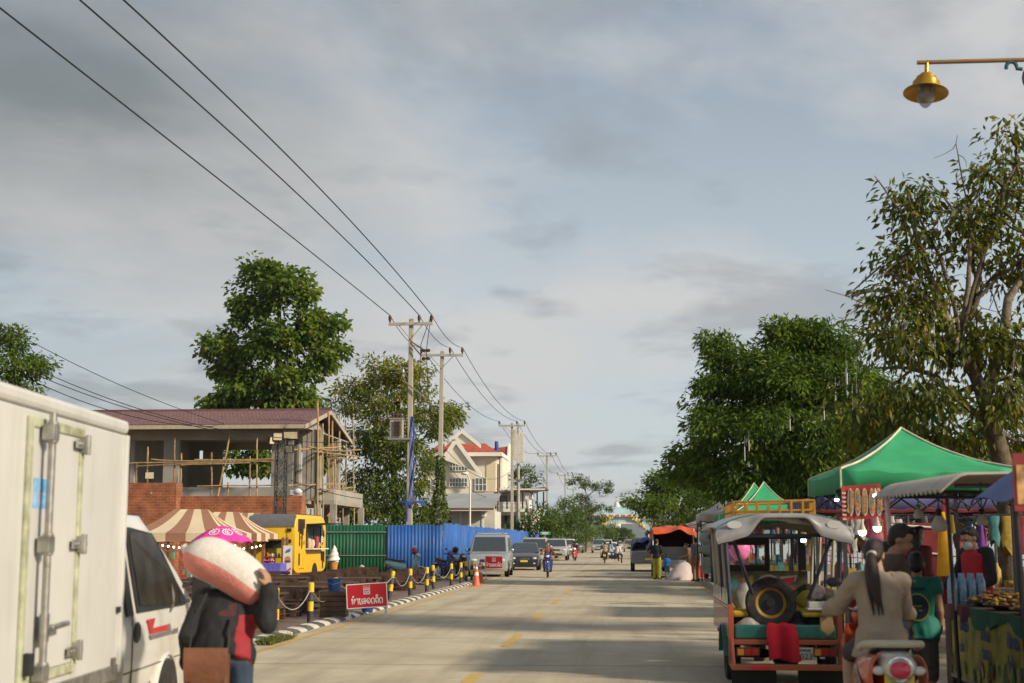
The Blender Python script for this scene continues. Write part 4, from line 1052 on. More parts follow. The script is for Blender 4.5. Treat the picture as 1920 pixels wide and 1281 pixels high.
def jacket_nodes(nt, N, L, b):
 tc = N.new('ShaderNodeTexCoord'); sp = N.new('ShaderNodeSeparateXYZ'); L.new(tc.outputs['Object'], sp.inputs[0])
 n = N.new('ShaderNodeTexNoise'); n.inputs['Scale'].default_value = 6; L.new(tc.outputs['Object'], n.inputs['Vector'])
 def mth(op, a, c):
  m = N.new('ShaderNodeMath'); m.operation = op
  for i, v in enumerate((a, c)):
   if isinstance(v, (int, float)): m.inputs[i].default_value = v
   else: L.new(v, m.inputs[i])
  return m.outputs[0]
 xx = mth('ADD', sp.outputs[0], mth('MULTIPLY', mth('SUBTRACT', n.outputs['Fac'], .5), .12))
 side = mth('MULTIPLY', mth('LESS_THAN', xx, -.085), mth('LESS_THAN', sp.outputs[2], 1.135))
 notarm = mth('GREATER_THAN', xx, -.185)
 back = mth('MULTIPLY', mth('MULTIPLY', mth('GREATER_THAN', n.outputs['Fac'], .53), mth('GREATER_THAN', sp.outputs[2], 1.13)), mth('MULTIPLY', mth('GREATER_THAN', sp.outputs[0], -.07), mth('LESS_THAN', sp.outputs[0], .2)))
 mx = N.new('ShaderNodeMix'); mx.data_type = 'RGBA'; L.new(mth('MULTIPLY', side, notarm), mx.inputs[0])
 mx2 = N.new('ShaderNodeMix'); mx2.data_type = 'RGBA'; L.new(back, mx2.inputs[0]); mx2.inputs[6].default_value = (.009, .009, .011, 1); mx2.inputs[7].default_value = (.055, .012, .013, 1)
 L.new(mx2.outputs[2], mx.inputs[6]); mx.inputs[7].default_value = (.26, .016, .022, 1)
 L.new(mx.outputs[2], b.inputs['Base Color']); b.inputs['Roughness'].default_value = .8
M_jacket = custom('jacket_black_red', jacket_nodes)
def cloth(name, c, **k): return mat(name, c, .85, var=.12, scale=10, bump=.25, bscale=60, **k)
M_jean = cloth('jeans_blue', (.035, .06, .10)); M_dk = cloth('dark_trousers', (.02, .022, .03)); M_shoe = mat('dark_shoe', (.03, .028, .026), .7)
PX, PY = at(425, 1100, 9.3).x, 9.3
porter, pj, phm = person('person', 'porter in a black and red jacket carrying a full sack on bent shoulders', (PX, PY, .004), PI + R(8),
 dict(head=(0, -.36, 1.30), neck=(0, -.20, 1.25), chest=(0, -.12, 1.12), waist=(0, -.03, .99), pelvis=(0, .02, .90),
  sa=(-.175, -.14, 1.235), ea=(-.275, .06, 1.085), wa=(-.285, .03, 1.30), sb=(.17, -.15, 1.235), eb=(.235, -.03, 1.00), wb=(.25, -.16, .80),
  ha=(-.09, .02, .87), ka=(-.11, -.12, .48), aa=(-.10, .04, .085), hb=(.09, .02, .87), kb=(.11, -.02, .48), ab=(.11, .22, .11)),
 H=1.68, top=M_jacket, bottom=M_jean, shoes=M_shoe, voxel=.011, loose=.030, girth=1.08, head=(R(55), 0, 0), hand_a=dict(dir=(.25, .05, 1), palm=(1, -.35, 0), curl=.55), sleeve=.96, hem=.25)
sk = MB()
ax0, ax1 = Vector((-.265, .05, .145)), Vector((.262, .05, -.15))
axis = (ax1 - ax0); ln = axis.length; ad = axis.normalized(); up = Vector((-ad.z, 0, ad.x)); up = up if up.z > 0 else -up; yv = Vector((0, 1, 0))
rings = []
nn = 28
for i in range(15):
 t_ = i / 14; r_ = .147 * (1 - abs(2 * t_ - 1) ** 5 * .55) * (1.04 - .08 * t_); c = ax0 + axis * t_ + up * (.035 * math.sin(PI * t_))
 rings.append([tuple(c + (up * math.cos(2 * PI * j / nn) * r_ * 1.02 + yv * math.sin(2 * PI * j / nn) * r_ * 1.0) * (1 + .025 * mnoise.noise(Vector((i * .5, j * .6, 1))))) for j in range(nn)])
RED0, RED1 = .585, .755
for i in range(14):
 for j in range(nn):
  ang = (j + .5) / nn
  sk.mat(1 if RED0 < ang < RED1 else 0)
  sk.add([rings[i][j], rings[i][(j + 1) % nn], rings[i + 1][(j + 1) % nn], rings[i + 1][j]], [(0, 1, 2, 3)])
for q in (0, 14): sk.mat(0); sk.add(rings[q], [tuple(range(nn))])
sk.mat(2); sk.tube([ax0 - ad * .005, ax0 - ad * .035, ax0 - ad * .05 + up * .01], [.05, .022, .03], 8)
M_sw = mat('sack_white', (.60, .56, .52), .8, var=.07, scale=30, bump=.3, bscale=70); M_sr = mat('sack_red', (.60, .215, .18), .75, var=.10, scale=20, bump=.3, bscale=70)
sko = sk.build('sack', [M_sw, M_sr, M_sw], None, (PX - .03, PY + .05, 1.41), smooth=60, rot=(0, 0, 0))
tag(sko, 'stuffed white woven sack with a red stripe carried on the shoulders of the porter', 'sack')
bg = thing('shoulder_bag', 'brown leather satchel hanging at the back of the porter', 'bag', (PX - .05, PY - .20, .62))
m_lea = mat('brown_leather', (.13, .052, .028), .5, var=.18, scale=8, bump=.2, bscale=30)
b = MB(); b.box(-.135, .135, -.05, .05, 0, .30); b.build('pouch', m_lea, bg, bevel=.025)
b = MB(); b.grid(lambda u, v: ((u - .5) * .285 * (1.0 - .05 * v), -.06 - .012 * math.sin(PI * v), .325 - .215 * v - .03 * (1 - abs(2 * u - 1) ** 3) * v), 10, 8, .008); b.build('flap', mat('flap_leather', (.20, .082, .044), .45, var=.15, scale=7, bump=.2, bscale=30), bg, smooth=60)
b = MB(); b.tube([(-.13, -.066, .30), (-.125, -.072, .12), (0, -.078, .085), (.125, -.072, .12), (.13, -.066, .30)], .005, 6); b.build('seam', m_lea, bg)
b = MB(); b.tube([(-.13, 0, .28), (-.10, .02, .5), (-.05, .10, .66)], .014, 6, squash=.4); b.tube([(.13, 0, .28), (.115, .06, .42), (.10, .14, .5)], .012, 6, squash=.4); b.build('strap', M_black, bg)
def brick_nodes(c1, c2, mo, sc, ms):
 def f(nt, N, L, b):
  tc = N.new('ShaderNodeTexCoord'); sp = N.new('ShaderNodeSeparateXYZ'); L.new(tc.outputs['Object'], sp.inputs[0])
  ad = N.new('ShaderNodeMath'); ad.operation = 'ADD'; L.new(sp.outputs[0], ad.inputs[0]); L.new(sp.outputs[1], ad.inputs[1])
  cm = N.new('ShaderNodeCombineXYZ'); L.new(ad.outputs[0], cm.inputs[0]); L.new(sp.outputs[2], cm.inputs[1])
  br = N.new('ShaderNodeTexBrick'); L.new(cm.outputs[0], br.inputs['Vector']); br.inputs['Scale'].default_value = 1
  br.inputs['Brick Width'].default_value = .30 * sc; br.inputs['Row Height'].default_value = .125 * sc; br.inputs['Mortar Size'].default_value = ms; br.inputs['Bias'].default_value = -.1
  br.inputs['Color1'].default_value = (*c1, 1); br.inputs['Color2'].default_value = (*c2, 1); br.inputs['Mortar'].default_value = (*mo, 1)
  n = N.new('ShaderNodeTexNoise'); n.inputs['Scale'].default_value = 2.2; n.inputs['Detail'].default_value = 8; L.new(tc.outputs['Object'], n.inputs['Vector'])
  r = N.new('ShaderNodeValToRGB'); L.new(n.outputs['Fac'], r.inputs[0]); e = r.color_ramp.elements; e[0].position = .3; e[0].color = (.62, .55, .5, 1); e[1].position = .65; e[1].color = (1.1, 1.05, 1, 1)
  m = N.new('ShaderNodeMix'); m.data_type = 'RGBA'; m.blend_type = 'MULTIPLY'; m.inputs[0].default_value = 1; L.new(br.outputs[0], m.inputs[6]); L.new(r.outputs[0], m.inputs[7])
  n2 = N.new('ShaderNodeTexNoise'); n2.inputs['Scale'].default_value = 3.4; n2.inputs['Detail'].default_value = 2; L.new(tc.outputs['Object'], n2.inputs['Vector'])
  r2 = N.new('ShaderNodeValToRGB'); L.new(n2.outputs['Fac'], r2.inputs[0]); r2.color_ramp.elements[0].position = .735; r2.color_ramp.elements[1].position = .76; r2.color_ramp.elements[1].color = (.8, .8, .8, 1)
  m2 = N.new('ShaderNodeMix'); m2.data_type = 'RGBA'; L.new(r2.outputs[0], m2.inputs[0]); L.new(m.outputs[2], m2.inputs[6]); m2.inputs[7].default_value = (.5, .46, .42, 1)
  L.new(m2.outputs[2], b.inputs['Base Color']); b.inputs['Roughness'].default_value = .9
  bp = N.new('ShaderNodeBump'); bp.inputs['Strength'].default_value = .5; bp.inputs['Distance'].default_value = .01; bp.invert = True; L.new(br.outputs['Fac'], bp.inputs['Height']); L.new(bp.outputs[0], b.inputs['Normal'])
 return f
M_brick = custom('orange_brick', brick_nodes((.36, .115, .045), (.27, .08, .035), (.30, .19, .12), 1, .014))
M_conc = mat('raw_concrete', (.33, .30, .25), .9, var=.18, scale=1.6, dirt=(.20, .18, .15), dscale=1.0, damt=.6, bump=.3, bscale=18)
M_rend = mat('grey_render', (.36, .34, .30), .9, var=.12, scale=1.2, dirt=(.26, .24, .20), dscale=.8, damt=.6, bump=.2, bscale=20)
def tile_roof_nodes(nt, N, L, b):
 b.inputs['Roughness'].default_value = .6
 tc = N.new('ShaderNodeTexCoord'); n = N.new('ShaderNodeTexNoise'); n.inputs['Scale'].default_value = 3; n.inputs['Detail'].default_value = 6; L.new(tc.outputs['Object'], n.inputs['Vector'])
 r = N.new('ShaderNodeValToRGB'); L.new(n.outputs['Fac'], r.inputs[0]); e = r.color_ramp.elements; e[0].position = .3; e[0].color = (.115, .055, .055, 1); e[1].position = .7; e[1].color = (.185, .095, .09, 1)
 L.new(r.outputs[0], b.inputs['Base Color'])
M_rooft = custom('maroon_roof_tile', tile_roof_nodes)
BX1, BX0, BY0, BY1 = -15.45, -36.0, 68.0, 80.0
bl = thing('unfinished_house', 'two storey concrete house under construction with open windows and a maroon tiled roof', 'house', (-25, 74, 0))
o0 = Vector((-25, 74, 0))
def lb_(x0, x1, y0, y1, z0, z1, mb): mb.box(x0 - o0.x, x1 - o0.x, y0 - o0.y, y1 - o0.y, z0, z1)
EZ = 7.25
rm = MB()
def slope(sgn):
 def f(u, v):
  x = BX0 + (BX1 - BX0) * u
  y = (BY0 + (74 - BY0) * v) if sgn < 0 else (BY1 - (BY1 - 74) * v)
  row = v * 9; z = EZ + 1.22 * v - .045 * ((row) % 1.0) + .035 * abs(math.sin(u * 205 * PI / 2))
  return (x - o0.x, y - o0.y, z)
 return f
rm.grid(slope(-1), 420, 36, .05); rm.grid(slope(1), 100, 18, .05)
rm.box(BX0 - o0.x, BX1 - o0.x, -.12, .12, EZ + 1.16, EZ + 1.30)
rm.build('roof', M_rooft, bl)
fa = MB()
M_fascia = mat('fascia_board', (.42, .36, .27), .8, var=.1)
lb_(BX0, BX1 + .02, BY0 - .04, BY0 + .02, EZ - .22, EZ - .03, fa); lb_(BX0, BX1 + .02, BY1 - .02, BY1 + .04, EZ - .22, EZ - .03, fa)
for sgn in (-1, 1):
 ya = -6.05 if sgn < 0 else 6.05
 fa.loft([[(BX1 + .0 - o0.x + dx, ya, EZ - .24 + dz) for dx, dz in ((0, 0), (.06, 0), (.06, .2), (0, .2))], [(BX1 - o0.x + dx, 0, EZ + .98 + dz) for dx, dz in ((0, 0), (.06, 0), (.06, .2), (0, .2))]])
fa.build('fascia', M_fascia, bl)
sf = MB(); lb_(BX0, BX1 - .05, BY0 + .03, BY1 - .03, EZ - .16, EZ - .10, sf); sf.build('soffit', M_conc, bl)
YF = 69.5
fx = lambda px: at(px, 900, YF).x
fz = lambda py: at(960, py, YF).z
wl = MB()
th = .22
top, sill, slab0 = fz(800), fz(912), fz(935)
lb_(BX0, BX1 - .9, YF, YF + th, fz(822), EZ - .17, wl)                                # lintel band
for a, c in ((-60, 180), (305, 334), (508, 548)): lb_(max(BX0, fx(a)), fx(c), YF + .003, YF + th - .003, slab0, fz(822) + .0, wl)
lb_(fx(240) - 4, fx(306), YF + .004, YF + th - .004, slab0, fz(903), wl); lb_(fx(333), fx(510), YF + .004, YF + th - .004, slab0, sill, wl); lb_(fx(547), fx(566), YF + .004, YF + th - .004, slab0, sill, wl)
wl.build('front_wall', M_rend, bl)
wb_ = MB()      # back wall with window holes, side and inner walls
YB = BY1 - 1.2
bx = lambda px: at(px, 900, YB).x
bz = lambda py: at(960, py, YB).z
holes = [(286, 305, 845, 866), (371, 379, 842, 862), (416, 510, 841, 915), (545, 566, 845, 912)]
xs = [BX0]
for (a, c, t0, t1) in holes:
 lb_(xs[-1], bx(a), YB, YB + .2, 3.6, EZ - .17, wb_); lb_(bx(a), bx(c), YB + .002, YB + .198, bz(t0), EZ - .17, wb_); lb_(bx(a), bx(c), YB + .002, YB + .198, 3.6, bz(t1), wb_); xs.append(bx(c))
lb_(xs[-1], bx(592), YB, YB + .2, 3.6, EZ - .17, wb_)
lb_(fx(240), fx(240) + .2, YF + th, YB, 3.6, EZ - .17, wb_)
wb_.build('back_wall', M_rend, bl)
sl = MB(); lb_(BX0, fx(578), YF - .05, BY1 - 1.0, 3.42, 3.62, sl)
lb_(fx(578), at(637, 900, 72).x, YF + 1.2, BY1 - 1.4, 3.42, 3.62, sl); sl.build('floor_slab', M_conc, bl)
pr = MB()      # balcony parapet at the right end
xr = at(637, 900, 72).x
lb_(fx(577), xr - .121, YF + 1.2, YF + 1.32, 3.62, 4.18, pr); lb_(xr - .12, xr, YF + 1.2, BY1 - 1.5, 3.62, 4.18, pr); pr.build('balcony_parapet', M_rend, bl)
for (a, c, Y) in ((566, 600, 70.2), (612, 635, 76.5), (548, 560, 71.5)):
 cl = MB(); xa, xc = at(a, 900, Y).x, at(c, 900, Y).x
 n = 4 if c - a > 20 else 2; wv = (xc - xa) / (n * 1.25 - .25)
 for i in range(n): lb_(xa + i * wv * 1.25, xa + i * wv * 1.25 + wv, Y, Y + .5, 3.6, EZ - .1, cl)
 lb_(xa + .02, xc - .02, Y + .1, Y + .45, 3.6, EZ - .12, cl)
 cl.build('column', M_conc, bl)
for px in (345, 460, 560, 600, 630):
 for Y in (70.5, 78):
  cl = MB(); x = at(px, 900, 71).x; lb_(x - .15, x + .15, Y - .15, Y + .15, 0, 3.42, cl); cl.build('ground_column', M_conc, bl)
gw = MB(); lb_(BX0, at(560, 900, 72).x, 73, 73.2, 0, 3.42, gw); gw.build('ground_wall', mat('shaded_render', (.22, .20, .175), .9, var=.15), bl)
ge = MB(); ge.prism([(-4.5, EZ - .18), (4.5, EZ - .18), (0, EZ + .78)], 0, .15, Matrix(((0, 0, 1, BX1 - .9 - o0.x), (1, 0, 0, 0), (0, 1, 0, 0), (0, 0, 0, 1)))); ge.build('gable_wall', M_rend, bl)
for (a, c, py, Y, lab) in ((120, 331, 903, 62.3, 'tall orange brick wall block left of the long low brick wall'), (331.5, 566, 929, 63.0, 'long low orange brick wall behind the striped canopies')):
 xa, xc = at(a, 900, Y).x, at(c, 900, Y).x; h = at(960, py, Y).z
 w = MB(); w.box(xa, xc, Y, Y + .9, -.02, h)
 tag(w.build('brick_wall', M_brick), lab, 'wall')
sp_ = MB(); c = at(551, 933, 62.9); sp_.cb((0, 0, 0), (.5, .12, .2), (.2, .1, 0)); sp_.ell((.1, -.03, .06), (.2, .1, .14), 8, 5)
tag(sp_.build('plastic_bag', mat('white_plastic', (.6, .6, .58), .5), None, c + Vector((0, .35, .22)), smooth=50), 'white plastic bag left on the low brick wall', 'bag')
M_bam = mat('bamboo', (.40, .27, .12), .65, var=.25, scale=5, dirt=(.24, .15, .07), dscale=3, damt=.7)
M_bam2 = mat('old_bamboo', (.27, .18, .10), .7, var=.3, scale=5)
def scaffold(label, Y, poles, group=None):
 t = thing('bamboo_scaffold', label, 'scaffold', (0, Y, 0), group=group)
 rnd = random.Random(len(poles))
 for (p0, p1, r, dy0, dy1) in poles:
  a = at(p0[0], p0[1], Y + dy0); c = at(p1[0], p1[1], Y + dy1)
  m = MB(); d = c - a; k = 6; pts = [a + d * (i / k) + Vector((rnd.uniform(-1, 1), 0, rnd.uniform(-1, 1))) * .018 - Vector((0, Y, 0)) for i in range(k + 1)]
  m.tube(pts, [r * rnd.uniform(.9, 1.1) for _ in pts], 7); m.build('pole', rnd.choice((M_bam, M_bam, M_bam2)), t, smooth=50)
 return t
pf = []
for x, y0, y1 in ((222, 905, 858), (276, 905, 838), (326.5, 935, 803), (339, 932, 850), (396, 930, 848), (468, 930, 855), (482, 930, 817), (255, 905, 870), (427, 930, 905)):
 pf.append(((x, y0), (x + (1 if x != 482 else -0), y1), .042, 0, 0))
pf.append(((408, 932), (434, 801), .048, -.1, .1))
for (x0, y0, x1, y1) in ((232, 869, 420, 866), (255, 874, 515, 863), (283, 862, 420, 868), (330, 865, 512, 861), (365, 862, 515, 866), (340, 872, 470, 868), (370, 912, 520, 910)):
 pf.append(((x0, y0), (x1, y1), .036, -.15, -.1))
scaffold('bamboo scaffold tied along the front openings of the unfinished house', 68.4, pf)
ps = []
for x, y0, y1, dy in ((596, 985, 752, -1), (606, 985, 795, 2), (616, 985, 772, 5), (625, 980, 770, 7), (636, 985, 778, 9), (649, 985, 790, 11), (664, 985, 785, 12), (590, 985, 930, 0), (575, 985, 948, 0), (583, 985, 955, 0), (630, 985, 860, 3), (643, 985, 900, 6)):
 ps.append(((x, y0), (x + random.uniform(-2, 2), y1), .045, dy, dy))
for (x0, y0, x1, y1, d0, d1) in ((545, 844, 640, 838, -1, 3), (578, 838, 638, 848, -1, 8), (590, 846, 672, 856, 0, 12), (600, 850, 676, 843, 2, 12), (610, 856, 672, 862, 4, 12), (540, 910, 648, 908, -1, 6), (600, 917, 668, 923, 0, 12), (604, 922, 660, 914, 2, 11), (613, 968, 640, 945, 3, 6), (608, 845, 655, 846, 2, 9)):
 ps.append(((x0, y0), (x1, y1), .038, d0, d1))
scaffold('tall bamboo scaffold standing round the right end of the unfinished house', 68.0, ps)
def floodlight(parent, c, rx, rz, w=.5, h=.36, lit=False):
 M = Matrix.Translation(c) @ Euler((rx, 0, rz)).to_matrix().to_4x4()
 b = MB(); b.box(-w / 2, w / 2, 0, .12, -h / 2, h / 2, M)
 for i in range(6): b.box(-w / 2 + .03 + i * (w - .08) / 5.5, -w / 2 + .045 + i * (w - .08) / 5.5, .122, .17, -h / 2 + .02, h / 2 - .02, M)
 b.build('housing', M_black, parent, bevel=.01)
 g_ = MB(); g_.box(-w / 2 + .03, w / 2 - .03, -.012, -.002, -h / 2 + .03, h / 2 - .03, M); g_.build('lens', mat('warm_lens', (.65, .55, .36), .2, spec=.6), parent)
fl = thing('floodlight', 'floodlight on a small stand on top of the tall brick wall', 'floodlight', at(280, 903, 62.8))
floodlight(fl, Vector((0, 0, .27)), 0, 0, .44, .34); m = MB(); m.box(-.26, .26, -.02, .10, 0, .03)
for s_ in (-1, 1): m.tube([(s_ * .24, .05, .03), (s_ * .24, .05, .40)], .012, 5)
m.build('stand', M_black, fl)
YT = 58.5
c0 = at(524, 1014, YT).x; tz = at(960, 822, YT).z
tw = thing('lattice_tower', 'slim black steel lattice tower with floodlights at its head', 'tower', (c0, YT, 0))
m = MB(); hw = .20
for sx in (-1, 1):
 for sy in (-1, 1): m.tube([(sx * hw, sy * hw, 0), (sx * hw, sy * hw, tz)], .028, 6)
m.build('post', M_black, tw)
m = MB(); n = 9
for i in range(n):
 z0, z1 = tz * i / n, tz * (i + 1) / n
 for (ax_, s_) in (((1, 0), 1), ((1, 0), -1), ((0, 1), 1), ((0, 1), -1)):
  if ax_[0]: a, c = (-hw, s_ * hw), (hw, s_ * hw)
  else: a, c = (s_ * hw, -hw), (s_ * hw, hw)
  m.tube([(a[0], a[1], z0), (c[0], c[1], z1)], .014, 5); m.tube([(c[0], c[1], z0), (a[0], a[1], z1)], .014, 5)
m.build('lacing', M_black, tw)
for (dx, dy, dz, rz) in ((.42, -.2, .16, 0), (-.30, -.25, -.05, .9), (.38, -.3, -.42, -.5), (-.1, -.3, .1, .3)):
 lm_ = bpy.data.objects.new('lamp_head', None); C.objects.link(lm_); lm_.parent = tw
 floodlight(lm_, Vector((dx, dy, tz + dz)), .2, rz, .62 if dx == .42 else .4, .34)
m = MB(); m.tube([(-.55, 0, tz), (.6, 0, tz)], .025, 6); m.tube([(.1, 0, tz), (.1, 0, tz + .55)], .015, 5); m.build('cross_arm', M_black, tw)
def corrugated(name, label, p0, p1, h, m, rails=2, wav=.16, amp=.022, group=None, jag=0.0):
 p0 = Vector(p0); p1 = Vector(p1); d = p1 - p0; L_ = d.length; dn = d.normalized(); nv = Vector((dn.y, -dn.x, 0))
 t = thing(name, label, 'fence', p0, group=group)
 n = max(8, int(L_ / wav * 4)); mb = MB(); rnd = random.Random(int(L_ * 7))
 top = [h] * (n + 1)
 if jag:
  q = 0
  for i in range(n + 1):
   if i % 18 == 0: q = rnd.uniform(-jag, jag)
   top[i] = h + q + (.02 if i % 2 else 0)
 rows = [0, .5, 1]
 v = []
 for i in range(n + 1):
  x = L_ * i / n; off = amp * math.sin(2 * PI * x / wav) + .03 * mnoise.noise(Vector((x * .35, L_, 0)))
  for r_ in rows: v.append(tuple(dn * x + nv * (off + .02 * mnoise.noise(Vector((x * .5, r_ * 2, 3)))) + Vector((0, 0, -.03 + top[i] * r_))))
 k = len(rows)
 mb.add(v, [(i * k + j, (i + 1) * k + j, (i + 1) * k + j + 1, i * k + j + 1) for i in range(n) for j in range(k - 1)])
 o = mb.build('sheet', m, t, smooth=60)
 sd = o.modifiers.new('th', 'SOLIDIFY'); sd.thickness = .006; sd.offset = 0
 for j in range(rails):
  z = h * (.40 + .45 * j); r_ = MB(); r_.tube([nv * .05 + Vector((0, 0, z)), dn * L_ + nv * .05 + Vector((0, 0, z))], .022, 6); r_.build('rail', mat('fence_rail', (.32, .36, .33), .5, metal=.4, var=.2), t)
 q = 0
 while q <= L_:
  pm = MB(); pm.box(*(c for ab in zip((dn * q - nv * .10 - Vector((.04, .04, 0)))[:2], (dn * q - nv * .10 + Vector((.04, .04, 0)))[:2]) for c in ab), 0, h * .97); pm.build('post', M_bam2, t); q += 3.0
 return t
M_fg = mat('fence_green', (.012, .105, .052), .45, var=.25, scale=.8, dirt=(.05, .14, .09), dscale=1.2, damt=.8, spec=.4, streak=(1.6, 1.6, .3))
M_fb = mat('fence_blue', (.025, .105, .36), .45, var=.28, scale=.7, dirt=(.07, .17, .42), dscale=.9, damt=.8, spec=.4, streak=(1.4, 1.4, .3))
YFN = 65.0
xa, xm, xc = at(590, 1014, YFN).x, at(725, 1014, YFN).x, at(830, 1014, YFN).x
corrugated('metal_fence', 'green corrugated metal fence with two pale rails beside the ice cream cone', (xa, YFN + .2, 0), (xm - .02, YFN + .05, 0), at(960, 983, YFN).z, M_fg)
corrugated('metal_fence', 'short blue corrugated metal fence facing the plaza beside the green fence', (xm + .02, YFN, 0), (xc, YFN, 0), at(960, 984, YFN).z, M_fb, rails=0, jag=.03)
corrugated('metal_fence', 'long blue corrugated metal fence running beside the parked cars', (xc + .03, YFN + .05, 0), (-8.65, 146, 0), 2.42, M_fb, rails=0, wav=.25, amp=.02, jag=.05)
M_cream = mat('cream_wall', (.69, .65, .54), .8, var=.06, scale=.4); M_rr = mat('red_tiles', (.40, .085, .045), .7, var=.18, scale=1.2, bump=.3, bscale=6)
M_trim = mat('white_trim', (.74, .72, .66), .7, var=.05); M_pane = mat('window_pane', (.10, .12, .13), .1, var=.3, scale=1, spec=.8)
YH = 230.0; s = YH / FPX
hx = lambda px: at(px, 900, YH).x
hz = lambda py: at(960, py, YH).z
hs = thing('hotel_building', 'large cream house with white gables and red tiled roofs', 'building', (hx(862), YH, 0)); h0 = Vector((hx(862), YH, 0))
def hb(mb, a, c, t0, t1, y0, y1): mb.box(hx(a) - h0.x, hx(c) - h0.x, y0, y1, hz(t1) if t1 is not None else 0, hz(t0))
m = MB(); hb(m, 795, 931, 852, None, 0, 12); m.build('wall', M_cream, hs)
m = MB(); hb(m, 931.05, 941, 852, None, 1.2, 11); m.build('side_wing', M_cream, hs)
m = MB(); hb(m, 912, 929, 868, 922, -.12, 0); m.build('wall_panel', mat('cream_panel', (.62, .54, .36), .8, var=.06), hs)
M2 = Matrix(((1, 0, 0, 0), (0, 0, -1, 0), (0, 1, 0, 0), (0, 0, 0, 1)))      # XY prism -> XZ, extruded towards -Y
P_ = lambda px, py: (hx(px) - h0.x, hz(py))
m = MB()
e0, e1 = hx(796) - h0.x, hx(941) - h0.x
m.loft([[(e0, -1.2, hz(853)), (e1, -1.2, hz(853)), (e1, 13, hz(853)), (e0, 13, hz(853))], [(hx(818) - h0.x, 4, hz(828)), (hx(905) - h0.x, 4, hz(828)), (hx(905) - h0.x, 9, hz(828)), (hx(818) - h0.x, 9, hz(828))]]); m.build('roof', M_rr, hs)
m = MB(); m.box(e0 - .1, e1 + .1, -1.4, -1.21, hz(856), hz(849)); m.box(e1 + .02, e1 + .15, -1.2, 13, hz(856), hz(849)); m.build('eave_trim', M_trim, hs)
def gable(apex, lf, rt, w, dep, y, nm):
 ax, ay = apex
 g_ = MB(); q = MB()
 for (bx_, by_) in (lf, rt):
  d = Vector((bx_ - ax, by_ - ay)); nrm = Vector((-d.y, d.x)).normalized() * w
  if nrm.y < 0: nrm = -nrm
  poly = [P_(ax, ay), P_(bx_, by_), P_(bx_ + nrm.x * (-1 if bx_ > ax else -1) * 0, by_ + w * 1.5), P_(ax, ay + w * 1.7)]
  g_.prism(poly, y, y + dep, M2)
 g_.build(nm + '_trim', M_trim, hs)
 q.prism([P_(ax, ay + w), P_(lf[0] + w * .6, lf[1]), P_(rt[0] - w * .6, rt[1])], y - .2, y + .05, M2); q.build(nm + '_wall', M_cream, hs)
gable((868, 805), (836, 831), (903, 834), 5, .5, 1.3, 'upper_gable')
gable((858, 822), (829, 862), (905, 888), 7, .5, 1.9, 'front_gable')
m = MB(); m.loft([[(hx(845) - h0.x, -1.2, hz(842)), (hx(872) - h0.x, -1.2, hz(842)), (hx(872) - h0.x, 4, hz(842)), (hx(845) - h0.x, 4, hz(842))], [(hx(858) - h0.x, -1.2, hz(826)), (hx(858.5) - h0.x, -1.2, hz(826)), (hx(858.5) - h0.x, 4, hz(826)), (hx(858) - h0.x, 4, hz(826))]]); m.build('gable_roof', M_rr, hs)
def win(a, c, t0, t1, nx, ny):
 f = MB(); x0, x1, z0, z1 = hx(a) - h0.x, hx(c) - h0.x, hz(t1), hz(t0)
 f.box(x0 - .1, x1 + .1, -.25, -.16, z0 - .1, z0); f.box(x0 - .1, x1 + .1, -.25, -.16, z1, z1 + .1);
 for i in range(nx + 1): q = x0 + (x1 - x0) * i / nx; f.box(q - .05, q + .05, -.24, -.16, z0, z1)
 for i in range(1, ny): q = z0 + (z1 - z0) * i / ny; f.box(x0, x1, -.23, -.165, q - .05, q + .05)
 w = f.build('window', M_trim, hs); p = MB(); p.box(x0, x1, -.155, -.02, z0, z1); p.build('pane', M_pane, w)
win(843, 876, 867, 882, 6, 2); win(843, 876, 897, 912, 6, 2); win(891, 912, 897, 920, 3, 2); win(808, 816, 899, 921, 1, 2)
for px in (934, 938):
 m = MB(); m.box(hx(px) - h0.x - .25, hx(px) - h0.x + .25, 1.0, 1.18, 0, hz(858)); m.build('pilaster', M_trim, hs)
YP = 260; px_ = lambda p: at(p, 900, YP).x; pz_ = lambda p: at(960, p, YP).z
th_ = thing('temple_house', 'narrow white house with a steep red roof and pale verge behind the antenna poles', 'building', (px_(948), YP, 0)); q0 = px_(948)
m = MB(); m.box(px_(937) - q0, px_(956) - q0, 0, 8, 0, pz_(885)); m.build('wall', M_trim, th_)
m = MB(); m.prism([(px_(920) - q0, pz_(842)), (px_(952) - q0, pz_(838)), (px_(949) - q0, pz_(886)), (px_(939) - q0, pz_(886))], -1, 8, Matrix(((1, 0, 0, 0), (0, 0, 1, 0), (0, 1, 0, 0), (0, 0, 0, 1)))); m.build('roof', M_rr, th_)
m = MB(); m.prism([(px_(953) - q0, pz_(832)), (px_(955.5) - q0, pz_(832)), (px_(951) - q0, pz_(888)), (px_(949) - q0, pz_(888))], -1.2, 8, Matrix(((1, 0, 0, 0), (0, 0, 1, 0), (0, 1, 0, 0), (0, 0, 0, 1)))); m.build('verge_board', M_trim, th_)
m = MB(); m.tube([(px_(934) - q0, -2, pz_(860)), (px_(932.5) - q0, -2, pz_(829))], [.5, .35], 6); m.build('flag', mat('flag_blue', (.06, .07, .25), .8), th_)
YS_ = 100.0; gx = lambda p: at(p, 900, YS_).x; gz = lambda p: at(960, p, YS_).z
sh = thing('storage_shed', 'long low shed with a grey metal roof and white walls behind the blue fence', 'shed', (gx(860), YS_, 0)); q0 = gx(860)
m = MB();
def shroof(u, v): return (gx(783) - q0 + (gx(929) - gx(783)) * u, -1.2 + 6 * v, gz(955) + (gz(921) - gz(955)) * v * 1.0 + .012 * math.sin(u * 330))
